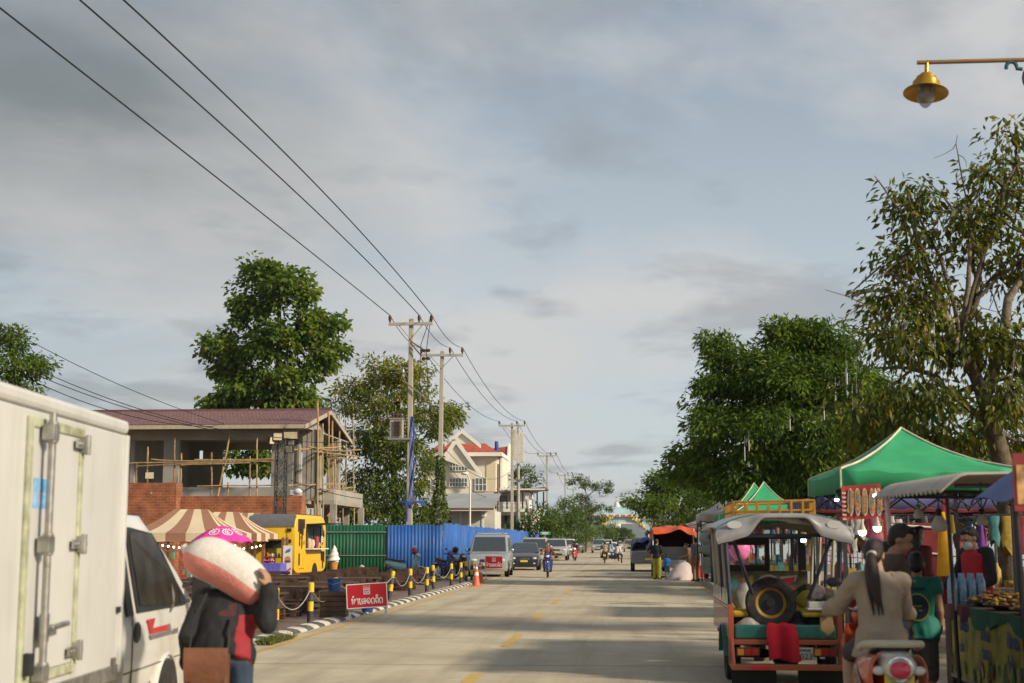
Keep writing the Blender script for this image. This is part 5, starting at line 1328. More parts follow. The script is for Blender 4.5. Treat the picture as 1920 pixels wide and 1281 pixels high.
m.grid(shroof, 420, 2, .05); m.build('roof', mat('grey_sheet_roof', (.33, .34, .34), .5, metal=.2, var=.12, scale=.7), sh, smooth=50)
m = MB(); m.box(gx(790) - q0, gx(928) - q0, 0, 4.9, 0, gz(958)); m.build('wall', mat('offwhite_wall', (.58, .55, .48), .85, var=.1, scale=.8, dirt=(.36, .33, .27), dscale=.5), sh)
m = MB(); m.box(gx(784) - q0, gx(929) - q0, -1.25, -1.18, gz(957.5), gz(953)); m.build('gutter', mat('brown_gutter', (.16, .10, .08), .6), sh)
for p in (796, 836, 864, 880, 905):
 m = MB(); m.box(gx(p) - q0 - .06, gx(p) - q0 + .06, -.06, 0, 0, gz(958)); m.build('pilaster', M_trim, sh)
m = MB(); m.box(gx(840) - q0, gx(846.5) - q0, -.04, .02, gz(983), gz(971)); m.build('window', M_black, sh)
m = MB(); m.box(gx(903) - q0, gx(912) - q0, -.5, -.07, gz(969), gz(962)); m.build('air_conditioner', M_trim, sh, bevel=.03)
YV = 146.0; vx = lambda p: at(p, 900, YV).x; vz = lambda p: at(960, p, YV).z
bh = thing('balcony_house', 'white house with a balustraded balcony under a flat dark awning', 'house', (vx(975), YV, 0)); q0 = vx(975)
m = MB(); m.box(vx(930) - q0, vx(1006) - q0, 1.6, 8, 0, vz(952)); m.box(vx(932) - q0, vx(990) - q0, 2.0, 8, vz(952), vz(922)); m.build('wall', M_trim, bh)
m = MB(); m.loft([[(vx(928) - q0, -1, vz(926)), (vx(1023) - q0, -1, vz(917)), (vx(1023) - q0, 6, vz(917)), (vx(928) - q0, 6, vz(926))], [(vx(928) - q0, -1, vz(923)), (vx(1023) - q0, -1, vz(914)), (vx(1023) - q0, 6, vz(914)), (vx(928) - q0, 6, vz(923))]]); m.build('awning', mat('dark_awning', (.10, .075, .07), .6), bh)
m = MB(); m.box(vx(928) - q0, vx(1023) - q0, -1.05, -1.0, vz(919.5) , vz(917)); m.build('awning_edge', M_trim, bh)
for p in (931, 952, 981, 1008, 1020):
 m = MB(); m.box(vx(p) - q0 - .07, vx(p) - q0 + .07, -.9, -.76, vz(955), vz(923)); m.build('awning_post', M_black, bh)
m = MB(); m.box(vx(928) - q0, vx(1006) - q0, -.5, 1.6, vz(960), vz(955)); m.build('balcony_slab', M_trim, bh)
m = MB(); m.box(vx(928) - q0, vx(985) - q0, -.5, -.38, vz(943.5), vz(941.5)); m.box(vx(928) - q0, vx(985) - q0, -.5, -.38, vz(955), vz(953.5))
for i in range(26): q = vx(929) - q0 + i * (vx(984) - vx(929)) / 25; m.lathe([(.05, vz(953.5)), (.10, vz(950)), (.05, vz(946)), (.06, vz(943.5))], 6, Matrix.Translation((q, -.44, 0)))
m.build('balustrade', M_trim, bh)
m = MB(); m.box(vx(985) - q0, vx(992) - q0, -.5, -.3, 0, vz(925)); m.box(vx(998) - q0, vx(1001) - q0, -.5, -.3, 0, vz(936)); m.build('pillar', M_trim, bh)
for p in (940, 962):
 m = MB(); m.box(vx(p) - q0 - .5, vx(p) - q0 + .5, 1.92, 1.99, vz(944), vz(928)); m.build('window', M_pane, bh)
for p in (938, 955):
 m = MB(); m.box(vx(p) - q0 - .6, vx(p) - q0 + .6, 1.5, 1.59, vz(985), vz(966)); m.build('door', M_pane, bh)
M_cn1 = mat('canvas_cream', (.62, .52, .35), .85, var=.06, scale=3, bump=.15, bscale=40); M_cn2 = mat('canvas_brown', (.31, .155, .095), .85, var=.08, scale=3, bump=.15, bscale=40)
M_wood = mat('dark_wood', (.082, .046, .031), .65, var=.4, scale=4, dirt=(.13, .08, .05), dscale=6, damt=.6, bump=.3, bscale=30)
M_wood2 = mat('pale_wood', (.34, .24, .16), .75, var=.25, scale=5, dirt=(.2, .14, .09), dscale=6, damt=.6)
M_ply = mat('stall_wood', (.22, .10, .055), .6, var=.2, scale=5)
def striped_canopy(label, cx, cy, w, dep, ez, pz, group):
 t = thing('striped_canopy', label, 'canopy', (cx, cy, 0.06), group=group)
 hw, hd = w / 2, dep / 2; rw = w * .17
 m = MB(); NS = 5
 def side(a, c, d, e, ns, ph):          # a,c eave; d,e ridge
  a, c, d, e = (Vector(q) for q in (a, c, d, e))
  for i in range(ns):
   m.mat((i + ph) % 2); nv_ = 6
   for j in range(nv_):
    def P(u, v):
     q = a.lerp(c, u).lerp(d.lerp(e, u), v); q.z -= .10 * math.sin(PI * v) * 1.0; return q
    u0, u1, v0, v1 = i / ns, (i + 1) / ns, j / nv_, (j + 1) / nv_
    m.add([P(u0, v0), P(u1, v0), P(u1, v1), P(u0, v1)], [(0, 1, 2, 3)])
   for (u0, u1) in ((i / ns, (i + 1) / ns),):
    p, q = a.lerp(c, u0), a.lerp(c, u1); dz = Vector((0, 0, .26))
    mid = p.lerp(q, .5) - dz * 1.08
    m.add([p - dz, mid, q - dz, q, p], [(0, 1, 2, 3, 4)])
 A, B_, C_, D = (-hw, -hd, ez), (hw, -hd, ez), (hw, hd, ez), (-hw, hd, ez); E, F = (-rw, 0, pz), (rw, 0, pz)
 side(A, B_, E, F, NS, 1); side(C_, D, F, E, NS, 1); side(B_, C_, F, F, 5, 0); side(D, A, E, E, 5, 0)
 o = m.build('canvas', [M_cn1, M_cn2], t); sd = o.modifiers.new('th', 'SOLIDIFY'); sd.thickness = .006
 for sx in (-1, 1):
  for sy in (-1, 1):
   p = MB(); p.box(sx * (hw - .08) - .035, sx * (hw - .08) + .035, sy * (hd - .08) - .035, sy * (hd - .08) + .035, 0, ez - .05); p.build('post', M_wood, t)
 p = MB()
 for sy in (-1, 1): p.box(-hw + .12, hw - .12, sy * (hd - .08) - .02, sy * (hd - .08) + .02, ez - .10, ez - .05)
 p.build('beam', M_wood, t)
 return t
for lab, px, Y, pz, ez in (('striped brown and cream canopy nearest to the white truck cab', 356, 45.5, 955, 1000), ('middle striped brown and cream canopy of the row of three', 418, 50.5, 960, 1001), ('last striped canopy of the row, beside the yellow trailer', 459, 55.2, 962, 1001)):
 c = at(px, 1014, Y); z = lambda q: at(px, q, Y).z - .06
 striped_canopy(lab, c.x, Y, 3.25, 3.0, z(ez), z(pz), 'striped canopies in a row')
M_bulb = mat('warm_bulb', (.9, .8, .6), .3, emit=(1.0, .78, .45), es=5.0)
def string_lights(label, p0, p1, n, sag):
 p0, p1 = Vector(p0), Vector(p1); t = thing('string_lights', label, 'string lights', p0)
 P = lambda u: (p1 - p0) * u - Vector((0, 0, sag * 4 * u * (1 - u)))
 m = MB(); m.tube([P(i / 16) for i in range(17)], .006, 4); m.build('cord', M_black, t)
 for i in range(n): m = MB(); q = P((i + .5) / n); m.ell((q.x, q.y, q.z - .045), .032, 8, 6); m.build('bulb', M_bulb, t, smooth=60)
string_lights('string of small warm bulbs along the front of the middle striped canopy', at(400, 1018, 48.9), at(492, 1020, 48.9), 12, .14)
string_lights('string of small warm bulbs under the last striped canopy', at(492, 1011, 53.6), at(530, 1012, 53.6), 6, .07)
string_lights('string of warm bulbs across the front of the canopy nearest the truck', at(300, 1019, 43.9), at(446, 1019, 43.9), 14, .12)
c = at(416, 1014, 43.2)
pr = thing('parasol', 'bright pink parasol with white round emblems in front of the striped canopies', 'parasol', (c.x, 43.2, .06))
zt, ze = at(416, 987, 43.2).z - .06, at(416, 1016, 43.2).z - .06
m = MB()
n = 8
def ptop(k, v):
 a = 2 * PI * k / n + .2; r_ = .93 * v
 return Vector((r_ * math.cos(a), r_ * math.sin(a), zt + .02 - (zt - ze) * v ** 1.6))
for k in range(n):
 for j in range(6):
  v0, v1 = j / 6, (j + 1) / 6
  a, b, c_, d = ptop(k, v0), ptop(k + 1, v0), ptop(k + 1, v1), ptop(k, v1); m.add([a, b, c_, d], [(0, 1, 2, 3)])
 a, b = ptop(k, 1), ptop(k + 1, 1); q = a.lerp(b, .5); m.add([a, b, b - Vector((0, 0, .05)), q + Vector((0, 0, .01)), a - Vector((0, 0, .05))], [(0, 1, 2, 3, 4)])
o = m.build('canopy', mat('parasol_pink', (.80, .045, .33), .6, var=.06, scale=4), pr); sd = o.modifiers.new('th', 'SOLIDIFY'); sd.thickness = .004
m = MB(); m.tube([(0, 0, 0), (0, 0, zt + .06)], .018, 8); m.build('pole', M_steel, pr)
m = MB(); m.lathe([(.22, 0), (.22, .08), (.06, .1)], 16); m.build('base', M_conc, pr)
for k, ring_ in ((6, 1), (5, 0), (7, 0)):
 a = 2 * PI * (k + .5) / n + .2; v = .60
 p = ptop(k, v).lerp(ptop(k + 1, v), .5); nrm = (ptop(k + 1, v) - ptop(k, v)).cross(ptop(k, v + .1) - ptop(k, v)).normalized(); nrm = nrm if nrm.z > 0 else -nrm
 Mx = Matrix.Translation(p + nrm * .006) @ nrm.to_track_quat('Z', 'Y').to_matrix().to_4x4()
 e = MB(); stroke(e, arc(0, 0, .15, 0, 360, 20), .035, 0, .004, Mx); stroke(e, arc(0, 0, .07, 40, 320, 12), .03, 0, .004, Mx); stroke(e, [(0, -.07), (0, .07), (.05, .03)], .03, 0, .0045, Mx)
 for a2 in (60, 90, 120): stroke(e, [(.17 * math.cos(R(a2)), .17 * math.sin(R(a2))), (.22 * math.cos(R(a2)), .22 * math.sin(R(a2)))], .025, 0, .004, Mx)
 e.build('emblem', mat('print_white', (.75, .72, .74), .6), pr)
c = at(512, 1014, 50.6)
st = thing('market_counter', 'brown wooden counter frame with shelves under the last striped canopy', 'counter', (c.x, 50.6, .06))
z = lambda q: at(512, q, 50.6).z - .06
for sx in (-.36, .36):
 for sy in (0, .6):
  m = MB(); m.box(sx - .045, sx + .045, sy - .045, sy + .045, 0, z(1008)); m.build('post', M_ply, st)
for q, h in ((1044, .05), (1011, .05)):
 m = MB(); m.box(-.33, .33, -.04, .64, z(q) - h, z(q)); m.build('shelf', M_wood, st)
m = MB(); m.box(-.32, .32, .5, .53, z(1043), z(1028)); m.box(-.32, .32, .5, .53, z(1028) + .004, z(1012)); m.build('back_board', mat('yellow_board', (.55, .50, .04), .6), st)
m = MB(); m.box(-.32, .32, .3, .34, z(1028), z(1013)); m.build('dark_shelf_back', M_black, st)
for k, (x, hgt) in enumerate(((-.22, .13), (-.05, .1), (.08, .13), (.2, .1))):
 m = MB(); m.lathe([(.035, 0), (.05, .05), (.045, hgt), (.02, hgt + .02)], 10, Matrix.Translation((x, .12, z(1044))));
 tag(m.build('jar', mat('jar_%d' % k, [(.5, .12, .05), (.55, .52, .5), (.30, .06, .2), (.5, .3, .1)][k], .3), None, st.location, smooth=40), ['red lidded jar on the market counter shelf', 'pale glass jar on the market counter shelf', 'purple jar on the market counter shelf', 'amber jar on the market counter shelf'][k], 'jar')
c = at(510, 1014, 48.4)
tb = thing('market_table', 'table draped with a purple blue cloth in front of the wooden counter', 'table', (c.x, 48.4, .06))
z = lambda q: at(510, q, 48.4).z - .06
def drape(w, d, h, amp=.02, n=40):
 m = MB(); per = [(-w, -d), (w, -d), (w, d), (-w, d)]; pts = []
 for i in range(4):
  a, b = Vector(per[i]), Vector(per[(i + 1) % 4])
  for j in range(n): pts.append(a.lerp(b, j / n))
 N = len(pts); rows = []
 for r_ in range(6):
  f = r_ / 5; row = []
  for i, p in enumerate(pts):
   wv = 1 + f * (.05 + amp * math.sin(i * .9) + amp * .6 * math.sin(i * 2.3 + 1)); row.append((p.x * wv, p.y * wv, h - (h - .04) * f))
  rows.append(row)
 m.loft(rows, cap=False); m.add(rows[0], [tuple(range(N))]); return m
drape(.42, .42, z(1056)).build('tablecloth', cloth('cloth_purple', (.13, .12, .48)), tb, smooth=60)
for sx in (-1, 1):
 for sy in (-1, 1): m = MB(); m.tube([(sx * .36, sy * .36, 0), (sx * .36, sy * .36, z(1057))], .02, 6); m.build('leg', M_black, tb)
m = MB(); m.grid(lambda u, v: (-.3 + .36 * u, -.15 + .3 * v, .015 + .05 * math.sin(u * 9) * math.sin(v * 7) + .05), 12, 10, .01)
tag(m.build('folded_cloth', mat('magenta_cloth', (.55, .04, .20), .8, dirt=(.7, .7, .7), dscale=9, damt=.9, dlow=.5), None, (c.x, 48.4, .06 + z(1056) + .02), smooth=60), 'crumpled magenta and white cloth lying on the purple table', 'cloth')
c = at(368, 1014, 42.4)
rk = thing('goods_rack', 'rack hung with small red white and green packets beside the truck mirror', 'rack', (c.x - .3, 42.4, .06))
m = MB(); m.tube([(-.9, 0, 0), (-.9, 0, 1.25), (1.0, 0, 1.25), (1.0, 0, 0)], .02, 6); m.tube([(-.9, 0, .7), (1.0, 0, .7)], .015, 6); m.build('frame', M_steel, rk)
pcs = [mat('pack_red', (.5, .03, .04), .4), mat('pack_green', (.08, .33, .20), .4), mat('pack_white', (.6, .6, .58), .4)]
rnd = random.Random(3)
for i in range(36):
 x = -.85 + 1.8 * rnd.random(); z0 = rnd.choice((.70, 1.25)); h = rnd.uniform(.12, .26)
 m = MB(); m.box(x - .035, x + .035, -.03 - .04 * rnd.random(), .0, z0 - .02 - h, z0 - .02); m.build('packet', rnd.choice(pcs), rk, rot=(0, rnd.uniform(-.06, .06), 0))
A = at(553, 1014, 52.0)
TL, TW, TZ0, TZ1 = 4.1, 1.85, .36, 2.53
ft = thing('food_trailer', 'yellow food trailer with black dripping paint and an open serving window', 'food trailer', (A.x, 52.0, .06), -R(4))
M_yel = mat('trailer_yellow', (.78, .47, .018), .35, var=.05, scale=2, spec=.5, dirt=(.55, .36, .03), dscale=2, damt=.5); M_tr = mat('trailer_roof_grey', (.13, .13, .135), .5, var=.1)
m = MB()
sec = []
def rrz(x0, x1, z0, z1, r, n=6):
 p = []
 for (cx, cz, a0, rr) in ((x1 - r, z1 - r, 0, r), (x0 + r, z1 - r, 90, r), (x0 + .05, z0 + .05, 180, .05), (x1 - .05, z0 + .05, 270, .05)):
  for i in range(n + 1): a = R(a0 + 90 * i / n); p.append((cx + rr * math.cos(a), cz + rr * math.sin(a)))
 return p
def prof2(y):                       # roof and floor heights along the length: rounded ends
 e = min(y, TL - y); q = min(1, e / .55); f = math.sqrt(max(0, 1 - (1 - q) ** 2)); return TZ1 - .48 * (1 - f), TZ0 + .22 * (1 - f)
ys = [0, .03, .08, .16, .28, .42, .55, 1.2, 2.0, 2.9, TL - .55, TL - .42, TL - .28, TL - .16, TL - .08, TL - .03, TL]
rings = []
for y in ys:
 zt_, zb_ = prof2(y); rings.append([(x, y, z_) for x, z_ in rrz(-TW, 0, zb_, zt_, .14)])
m.loft(rings); m.build('shell', M_yel, ft, smooth=40)
m = MB()      # roof skin over the top
def rskin(u, v):
 y = TL * u; zt_, _ = prof2(y); x = -TW + .10 + (TW - .20) * v; return (x, y - (.012 if u < .5 else -.012) * (abs(u - .5) > .4), zt_ + .012)
m.grid(rskin, 50, 4, .008); m.build('roof', M_tr, ft, smooth=50)
m = MB(); m.grid(lambda u, v: (-TW + .02 + (TW - .04) * v, .28 * (u) - .018, prof2(.28 * u)[0] + .014), 12, 3, .008); m.build('nose_band', M_tr, ft, smooth=50)
MPX = lambda off: Matrix(((0, 0, 1, off), (1, 0, 0, 0), (0, 1, 0, 0), (0, 0, 0, 1)))
w0, w1, wz0, wz1 = 1.42, 3.30, 1.28, 2.10
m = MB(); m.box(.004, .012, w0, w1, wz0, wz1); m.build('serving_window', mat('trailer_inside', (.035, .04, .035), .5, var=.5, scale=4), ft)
m = MB()
for (a, c, z0, z1) in ((w0 - .05, w0, wz0, wz1), (w1, w1 + .05, wz0, wz1), (w0, w1, wz1, wz1 + .05), (w0 + .92, w0 + .97, wz0, wz1)): m.box(.005, .035, a, c, z0, z1)
m.build('window_frame', M_black, ft)
m = MB(); m.box(.004, .32, w0 - .1, w1 + .15, wz0 - .05, wz0 - .01); m.build('counter_shelf', M_trim, ft, bevel=.01)
m = MB(); m.loft([[(.02, w0 - .05, wz1 + .06), (.02, w1 + .3, wz1 + .06), (.02, w1 + .3, wz1 + .09), (.02, w0 - .05, wz1 + .09)], [(.85, w0 - .05, wz1 + .10), (.85, w1 + .3, wz1 + .10), (.85, w1 + .3, wz1 + .13), (.85, w0 - .05, wz1 + .13)]]); m.build('flap', M_black, ft)
for y, h, col in ((w0 + .2, .34, (.60, .40, .28)), (w0 + .42, .22, (.55, .3, .2)), (w0 + 1.2, .42, (.35, .06, .07)), (w0 + 1.45, .2, (.6, .3, .06)), (w0 + .65, .3, (.5, .5, .48))):
 m = MB(); m.lathe([(.05, 0), (.11, h * .5), (.09, h), (.02, h + .04)], 10, Matrix.Translation((.05, y, wz0))); m.build('goods', mat('goods_%.2f' % y, col, .5), ft, smooth=50)
M_dp = mat('drip_black', (.028, .014, .010), .4)
def drip(y0, y1, ztop, lens, off=.006):
 pts = [(y0, ztop)]; n = len(lens); w = (y1 - y0) / n
 top = [(y0, ztop), (y1, ztop)]; bot = []
 for i, L_ in enumerate(lens):
  a = y0 + w * i; bot += [(a + w * .02, ztop - L_ * .35)] + [(a + w * .5 + w * .42 * math.cos(R(180 + 18 * q)), ztop - L_ + w * .42 * math.sin(R(180 + 18 * q))) for q in range(11)] + [(a + w * .98, ztop - L_ * .35)]
 mb = MB(); mb.prism(bot + [top[1], top[0]], 0, .003, MPX(off)); return mb
drip(.34, 1.22, 2.36, (.42, .95, .5, 1.05, .55, .3), .004).build('paint_drip', M_dp, ft)
drip(3.42, 3.95, 1.15, (.3, .6, .35), .004).build('paint_drip', M_dp, ft); drip(3.45, 3.85, 1.95, (.25, .5, .2), .004).build('paint_drip', M_dp, ft)
m = MB(); m.prism(arc(.55, 1.02, .085, 0, 180, 8) + [(.465, .72)] + arc(.55, .72, .085, 180, 360, 8), 0, .004, MPX(.005)); m.build('vent', M_black, ft)
m = MB()
for k, (y, z_, w) in enumerate(((.55, 1.60, 'h'), (.85, 1.60, 'aa'), (.5, 1.40, 'm'), (.8, 1.40, 'd'), (1.05, 1.42, 'l'))):
 for s_ in LAO[w]: stroke(m, [(y + p[0] * .2, z_ + p[1] * .14) for p in s_], .024, 0, .003, MPX(.005))
for y, z_ in ((.55, .52), (.8, .53), (1.0, .52)): stroke(m, [(y, z_), (y + .14, z_ + .01)], .03, 0, .003, MPX(.005))
m.build('lettering', mat('letter_brown', (.16, .07, .02), .6), ft)
m = MB(); m.box(.004, .010, 3.45, 3.66, 1.5, 2.0); m.build('price_board', M_trim, ft)
m = MB()
for z_ in (1.92, 1.84, 1.76, 1.66, 1.58): stroke(m, [(3.48, z_), (3.62, z_)], .025, 0, .002, MPX(.0105))
m.build('price_lines', mat('ink_grey', (.12, .1, .12), .7), ft)
for y, z_ in ((-.01, 1.95), (-.01, 1.55)):
 m = MB(); m.box(-.30, -.14, y - .03, y, z_ - .06, z_ + .06); m.build('hinge', M_black, ft)
m = MB(); m.box(-.32, -.29, -.012, .02, .5, 2.1); m.build('door_seam', mat('seam_olive', (.30, .22, .02), .6), ft)
for x in (-.18, -TW + .18): wheel(ft, x, 2.6, .31, .2)
m = MB(); m.lathe([(.001, 0), (.38, 0), (.38, .004), (.001, .004)], 26, Matrix.Translation((.003, 2.6, .34)) @ RX); m.build('wheel_arch', M_black, ft)
m = MB(); m.tube([(-TW / 2, 0.1, .45), (-TW / 2, -.9, .40)], .04, 6); m.tube([(-TW / 2, -.8, .4), (-TW / 2, -.8, 0)], .03, 6); m.build('tow_bar', M_black, ft)
c = at(540, 1014, 49.8); z = lambda q: at(540, q, 49.8).z - .06
ps_ = thing('poster_stand', 'tall white poster stand with a burger and dessert picture beside the trailer', 'poster stand', (c.x, 49.8, .06), R(4))
pw, ph = .16, z(1023)
m = MB(); m.box(-pw, pw, 0, .012, .06, ph); m.build('poster', mat('poster_white', (.66, .66, .66), .5, var=.03), ps_)
MFR = lambda dy: Matrix(((1, 0, 0, 0), (0, 0, -1, dy), (0, 1, 0, 0), (0, 0, 0, 1)))
def disc(cx, cz, rx, rz, n=16): return [(cx + rx * math.cos(2 * PI * i / n), cz + rz * math.sin(2 * PI * i / n)) for i in range(n)]
for nm, poly, col in (('bun_print', disc(0, ph * .66, .11, .10), (.45, .22, .07)), ('patty_print', disc(.0, ph * .60, .12, .05), (.20, .06, .04)), ('strawberry_print', [(-.12, ph * .28), (.12, ph * .40), (.13, ph * .46), (-.1, ph * .35)], (.5, .06, .08)), ('title_print', [(-.10, ph * .80), (.08, ph * .84), (.1, ph * .93), (-.06, ph * .88)], (.10, .12, .28)), ('foot_print', disc(.02, ph * .13, .10, .05), (.12, .10, .3))):
 m = MB(); m.prism(poly, .0, .002 + .001 * len(nm) / 20, MFR(-.0005)); m.build(nm, mat(nm, col, .6, var=.3, scale=20), ps_)
m = MB(); m.tube([(0, .02, ph - .02), (0, .35, 0)], .012, 5); m.box(-.18, .18, -.02, .03, 0, .06); m.build('stand', M_black, ps_)
YC = 57.5; c = at(626, 1014, YC); z = lambda q: at(626, q, YC).z - .06; u = YC / FPX
ic = thing('ice_cream_figure', 'giant soft ice cream cone figure in front of the green fence', 'ice cream figure', (c.x, YC, .06))
zt, zm, zb = z(1022), z(1054), .15
m = MB(); m.lathe([(.03, zb), (.10, zb + .02), (.195, zm - .03), (.20, zm)], 24); m.build('cone', mat('wafer', (.50, .24, .07), .6, var=.2, scale=16, bump=.6, bscale=30), ic, smooth=50)
m = MB(); rr = []
NN = 60
def swirl(u, v):
 zz = zm + (zt - zm) * u; a = 2 * PI * v; ph_ = a + u * 4.2 * PI * 1.6
 r0 = .255 * (1 - u) ** .72 * (1 + .0) * (.8 + .2 * min(1, u * 8)); r_ = r0 * (1 + .13 * math.sin(a - u * 22)) + .012 * (1 - u)
 return (r_ * math.cos(a) + .03 * u, r_ * math.sin(a), zz - .03 * math.sin(a - u * 22) * (1 - u))
m.grid(swirl, 44, 36); m.build('swirl', mat('cream_white', (.74, .72, .67), .35, var=.03), ic, smooth=180)
m = MB(); m.lathe([(.22, 0), (.22, .06), (.08, .09), (.06, zb + .03)], 18); m.build('base', M_conc, ic)
m = MB(); rnd = random.Random(8); rings = []
for i in range(7):
 t_ = i / 6; rings.append([((.34 * math.sin(PI * (.15 + .8 * t_)) * (1 + .3 * mnoise.noise(Vector((math.cos(a), math.sin(a), t_ * 3)))) * (1 - .35 * t_)) * math.cos(a), .25 * (1 - .5 * t_) * math.sin(a), .52 * t_) for a in [2 * PI * k / 12 for k in range(12)]])
m.loft(rings); c = at(679, 1014, 62)
tag(m.build('rubbish_bag', mat('grey_plastic', (.36, .36, .33), .5, var=.3, scale=6), None, (c.x, 62, .06), smooth=45), 'pale torn rubbish bag lying against the green fence', 'bag')
def pallet_mesh(m, w, d, z, M=None):
 for i in range(5): x = -w + 2 * w * i / 4; m.box(x * .93 - .05, x * .93 + .05, -d, d, z + .10, z + .122, M)
 for y in (-d + .05, 0, d - .05):
  m.box(-w, w, y - .045, y + .045, z + .078, z + .098, M)
  for x in (-w + .06, 0, w - .06): m.box(x - .055, x + .055, y - .045, y + .045, z + .02, z + .076, M)
 for y in (-d + .05, d - .05): m.box(-w, w, y - .045, y + .045, z, z + .018, M)
def pallet_table():
 t = thing('pallet_table', 'low dark brown table built of stacked pallets on the plaza', 'table', (0, 0, 0), group='pallet tables on the plaza')
 m = MB(); pallet_mesh(m, .58, .45, 0); m.build('lower_pallet', M_wood, t)
 m = MB(); pallet_mesh(m, .58, .45, .126); m.build('upper_pallet', M_wood, t)
 for sx in (-1, 1):
  m = MB(); m.box(sx * .50 - .05, sx * .50 + .05, -.38, .38, .25, .50); m.build('leg', M_wood, t)
 m = MB()
 for i in range(6): m.box(-.64, .64, -.48 + i * .16 + .004, -.48 + (i + 1) * .16 - .004, .502, .532)
 m.build('tabletop', M_wood, t); return t
def pallet_bench():
 t = thing('pallet_bench', 'dark brown pallet bench with a slatted back on the plaza', 'bench', (0, 0, 0), group='pallet benches on the plaza')
 m = MB(); pallet_mesh(m, .60, .32, 0); pallet_mesh(m, .60, .32, .126); m.build('base', M_wood, t)
 m = MB()
 for i in range(4): m.box(-.60, .60, -.30 + i * .15 + .004, -.30 + (i + 1) * .15 - .004, .252, .278)
 m.build('seat', M_wood, t)
 m = MB()
 for sx in (-.5, 0, .5): m.box(sx - .04, sx + .04, .30, .33, .10, .52)
 for z_ in (.34, .46): m.box(-.60, .60, .331, .35, z_, z_ + .10)
 m.build('backrest', M_wood, t); return t
ptab, pben = pallet_table(), pallet_bench()
rnd = random.Random(17); used = [False, False]
def place(kind, x, y, rz):
 proto = (ptab, pben)[kind]
 if not used[kind]: used[kind] = True; proto.location = (x, y, .06); proto.rotation_euler = (0, 0, rz)
 else: dup(proto, (x, y, .06), rz)
rows = [(25.4, -7.15, 1), (28.4, -7.3, 2), (32.2, -7.4, 2), (36.0, -7.3, 3), (40.4, -7.5, 3), (45.2, -7.4, 3), (50.2, -7.6, 2), (55.0, -7.8, 2)]
for (y, x, n) in rows:
 for i in range(n):
  xx = x - i * 2.15 + rnd.uniform(-.15, .15)
  if y < 44: place(0, xx, y + rnd.uniform(-.2, .2), rnd.uniform(-.12, .12))
  elif xx < -9.6 or y < 50: place(1, xx, y + .1, PI + rnd.uniform(-.1, .1))
  if y < 52: place(1, xx + rnd.uniform(-.1, .1), y + 1.25 + rnd.uniform(-.15, .15), rnd.uniform(-.1, .1))
  if y < 41 and rnd.random() < .55: place(1, xx, y - 1.15, PI + rnd.uniform(-.1, .1))
c = gnd(626, 1157, .06)
pb = thing('plank_box', 'dark box of stacked planks standing by the kerb with a bucket on it', 'box', (c.x - .05, c.y + .25, .06), .1)
m = MB()
for i in range(5): m.box(-.27 + .006 * (i % 2), .27 - .006 * (i % 2), -.27 + .006 * (i % 2), .27 - .006 * (i % 2), i * .105, i * .105 + .098)
m.build('planks', M_wood, pb, bevel=.008)
bk = thing('bucket', 'blue plastic bucket standing on the dark plank box', 'bucket', (c.x - .05, c.y + .25, .06 + .52))
m = MB(); m.lathe([(.12, 0), (.155, .24), (.17, .245), (.17, .26), (.15, .26), (.115, .02), (.001, .02)], 22); m.build('shell', mat('bucket_blue', (.03, .10, .30), .4), bk, smooth=40)
m = MB(); m.tube([(-.16, 0, .25), (-.14, -.12, .18), (0, -.19, .14), (.14, -.12, .18), (.16, 0, .25)], .005, 5); m.build('handle', M_steel, bk)
bk2 = dup(bk, (c.x + .30, c.y + 2.2, .06), 0, 'dark blue bucket on the ground behind the plank box')
for k, (px, py, l, lab) in enumerate(((455, 0, 1.2, ''), (0, 0, 0, ''))): pass
c = gnd(598, 1150, .06)
for k in range(3):
 m = MB(); m.box(-.40, .40, -.12, .12, 0, .08)
 tag(m.build('wood_block', M_wood2, None, (c.x - .05 * k, c.y + .2, .06 + .12 * k), rot=(0, 0, .1 * k), bevel=.01), ['pale wooden block at the bottom of the small pile by the plank box', 'pale wooden block in the middle of the small pile by the plank box', 'pale wooden block on top of the small pile by the plank box'][k], 'block', 'pale wooden blocks in a pile')
 if k < 2:
  m = MB(); m.box(-.38, -.3, -.1, .1, 0, .036); m.box(.3, .38, -.1, .1, 0, .036)
  tag(m.build('wood_spacer', M_wood, None, (c.x, c.y + .2, .06 + .081 + .12 * k), rot=(0, 0, 0)), 'dark wooden spacer between two pale blocks of the pile', 'block', 'dark spacers in the wooden pile')
M_by = mat('bollard_yellow', (.72, .47, .02), .6, var=.08, scale=8, dirt=(.45, .30, .05), dscale=6, damt=.5); M_bb = mat('bollard_black', (.045, .045, .05), .6, var=.25, scale=8, dirt=(.2, .17, .13), dscale=5, damt=.5)
def bollard():
 t = thing('bollard', 'yellow and black striped bollard in the row along the kerb', 'bollard', (0, 0, 0), group='bollards along the kerb')
 for nm, z0, z1, mt in (('black_band', 0, .22, M_bb), ('yellow_band', .22, .40, M_by), ('black_band', .40, .58, M_bb), ('yellow_band', .58, .76, M_by)):
  m = MB(); pr_ = [(.058, z0), (.058, z1)]
  if z1 == .76: pr_ = [(.058, z0), (.058, .745), (.045, .76)]
  m.lathe(pr_, 18); m.build(nm, mt, t, smooth=40)
 return t
bp_ = bollard()
bl_list = [(516, 1187, 0), (582, 1168, .015), (641, 1150, 0), (742, 1125, .20), (769, 1118, 0), (799, 1112, -.02), (819, 1105, .10), (846, 1099, 0), (864, 1095, 0), (876, 1091, .03), (883, 1089, -.02)]
heads = []
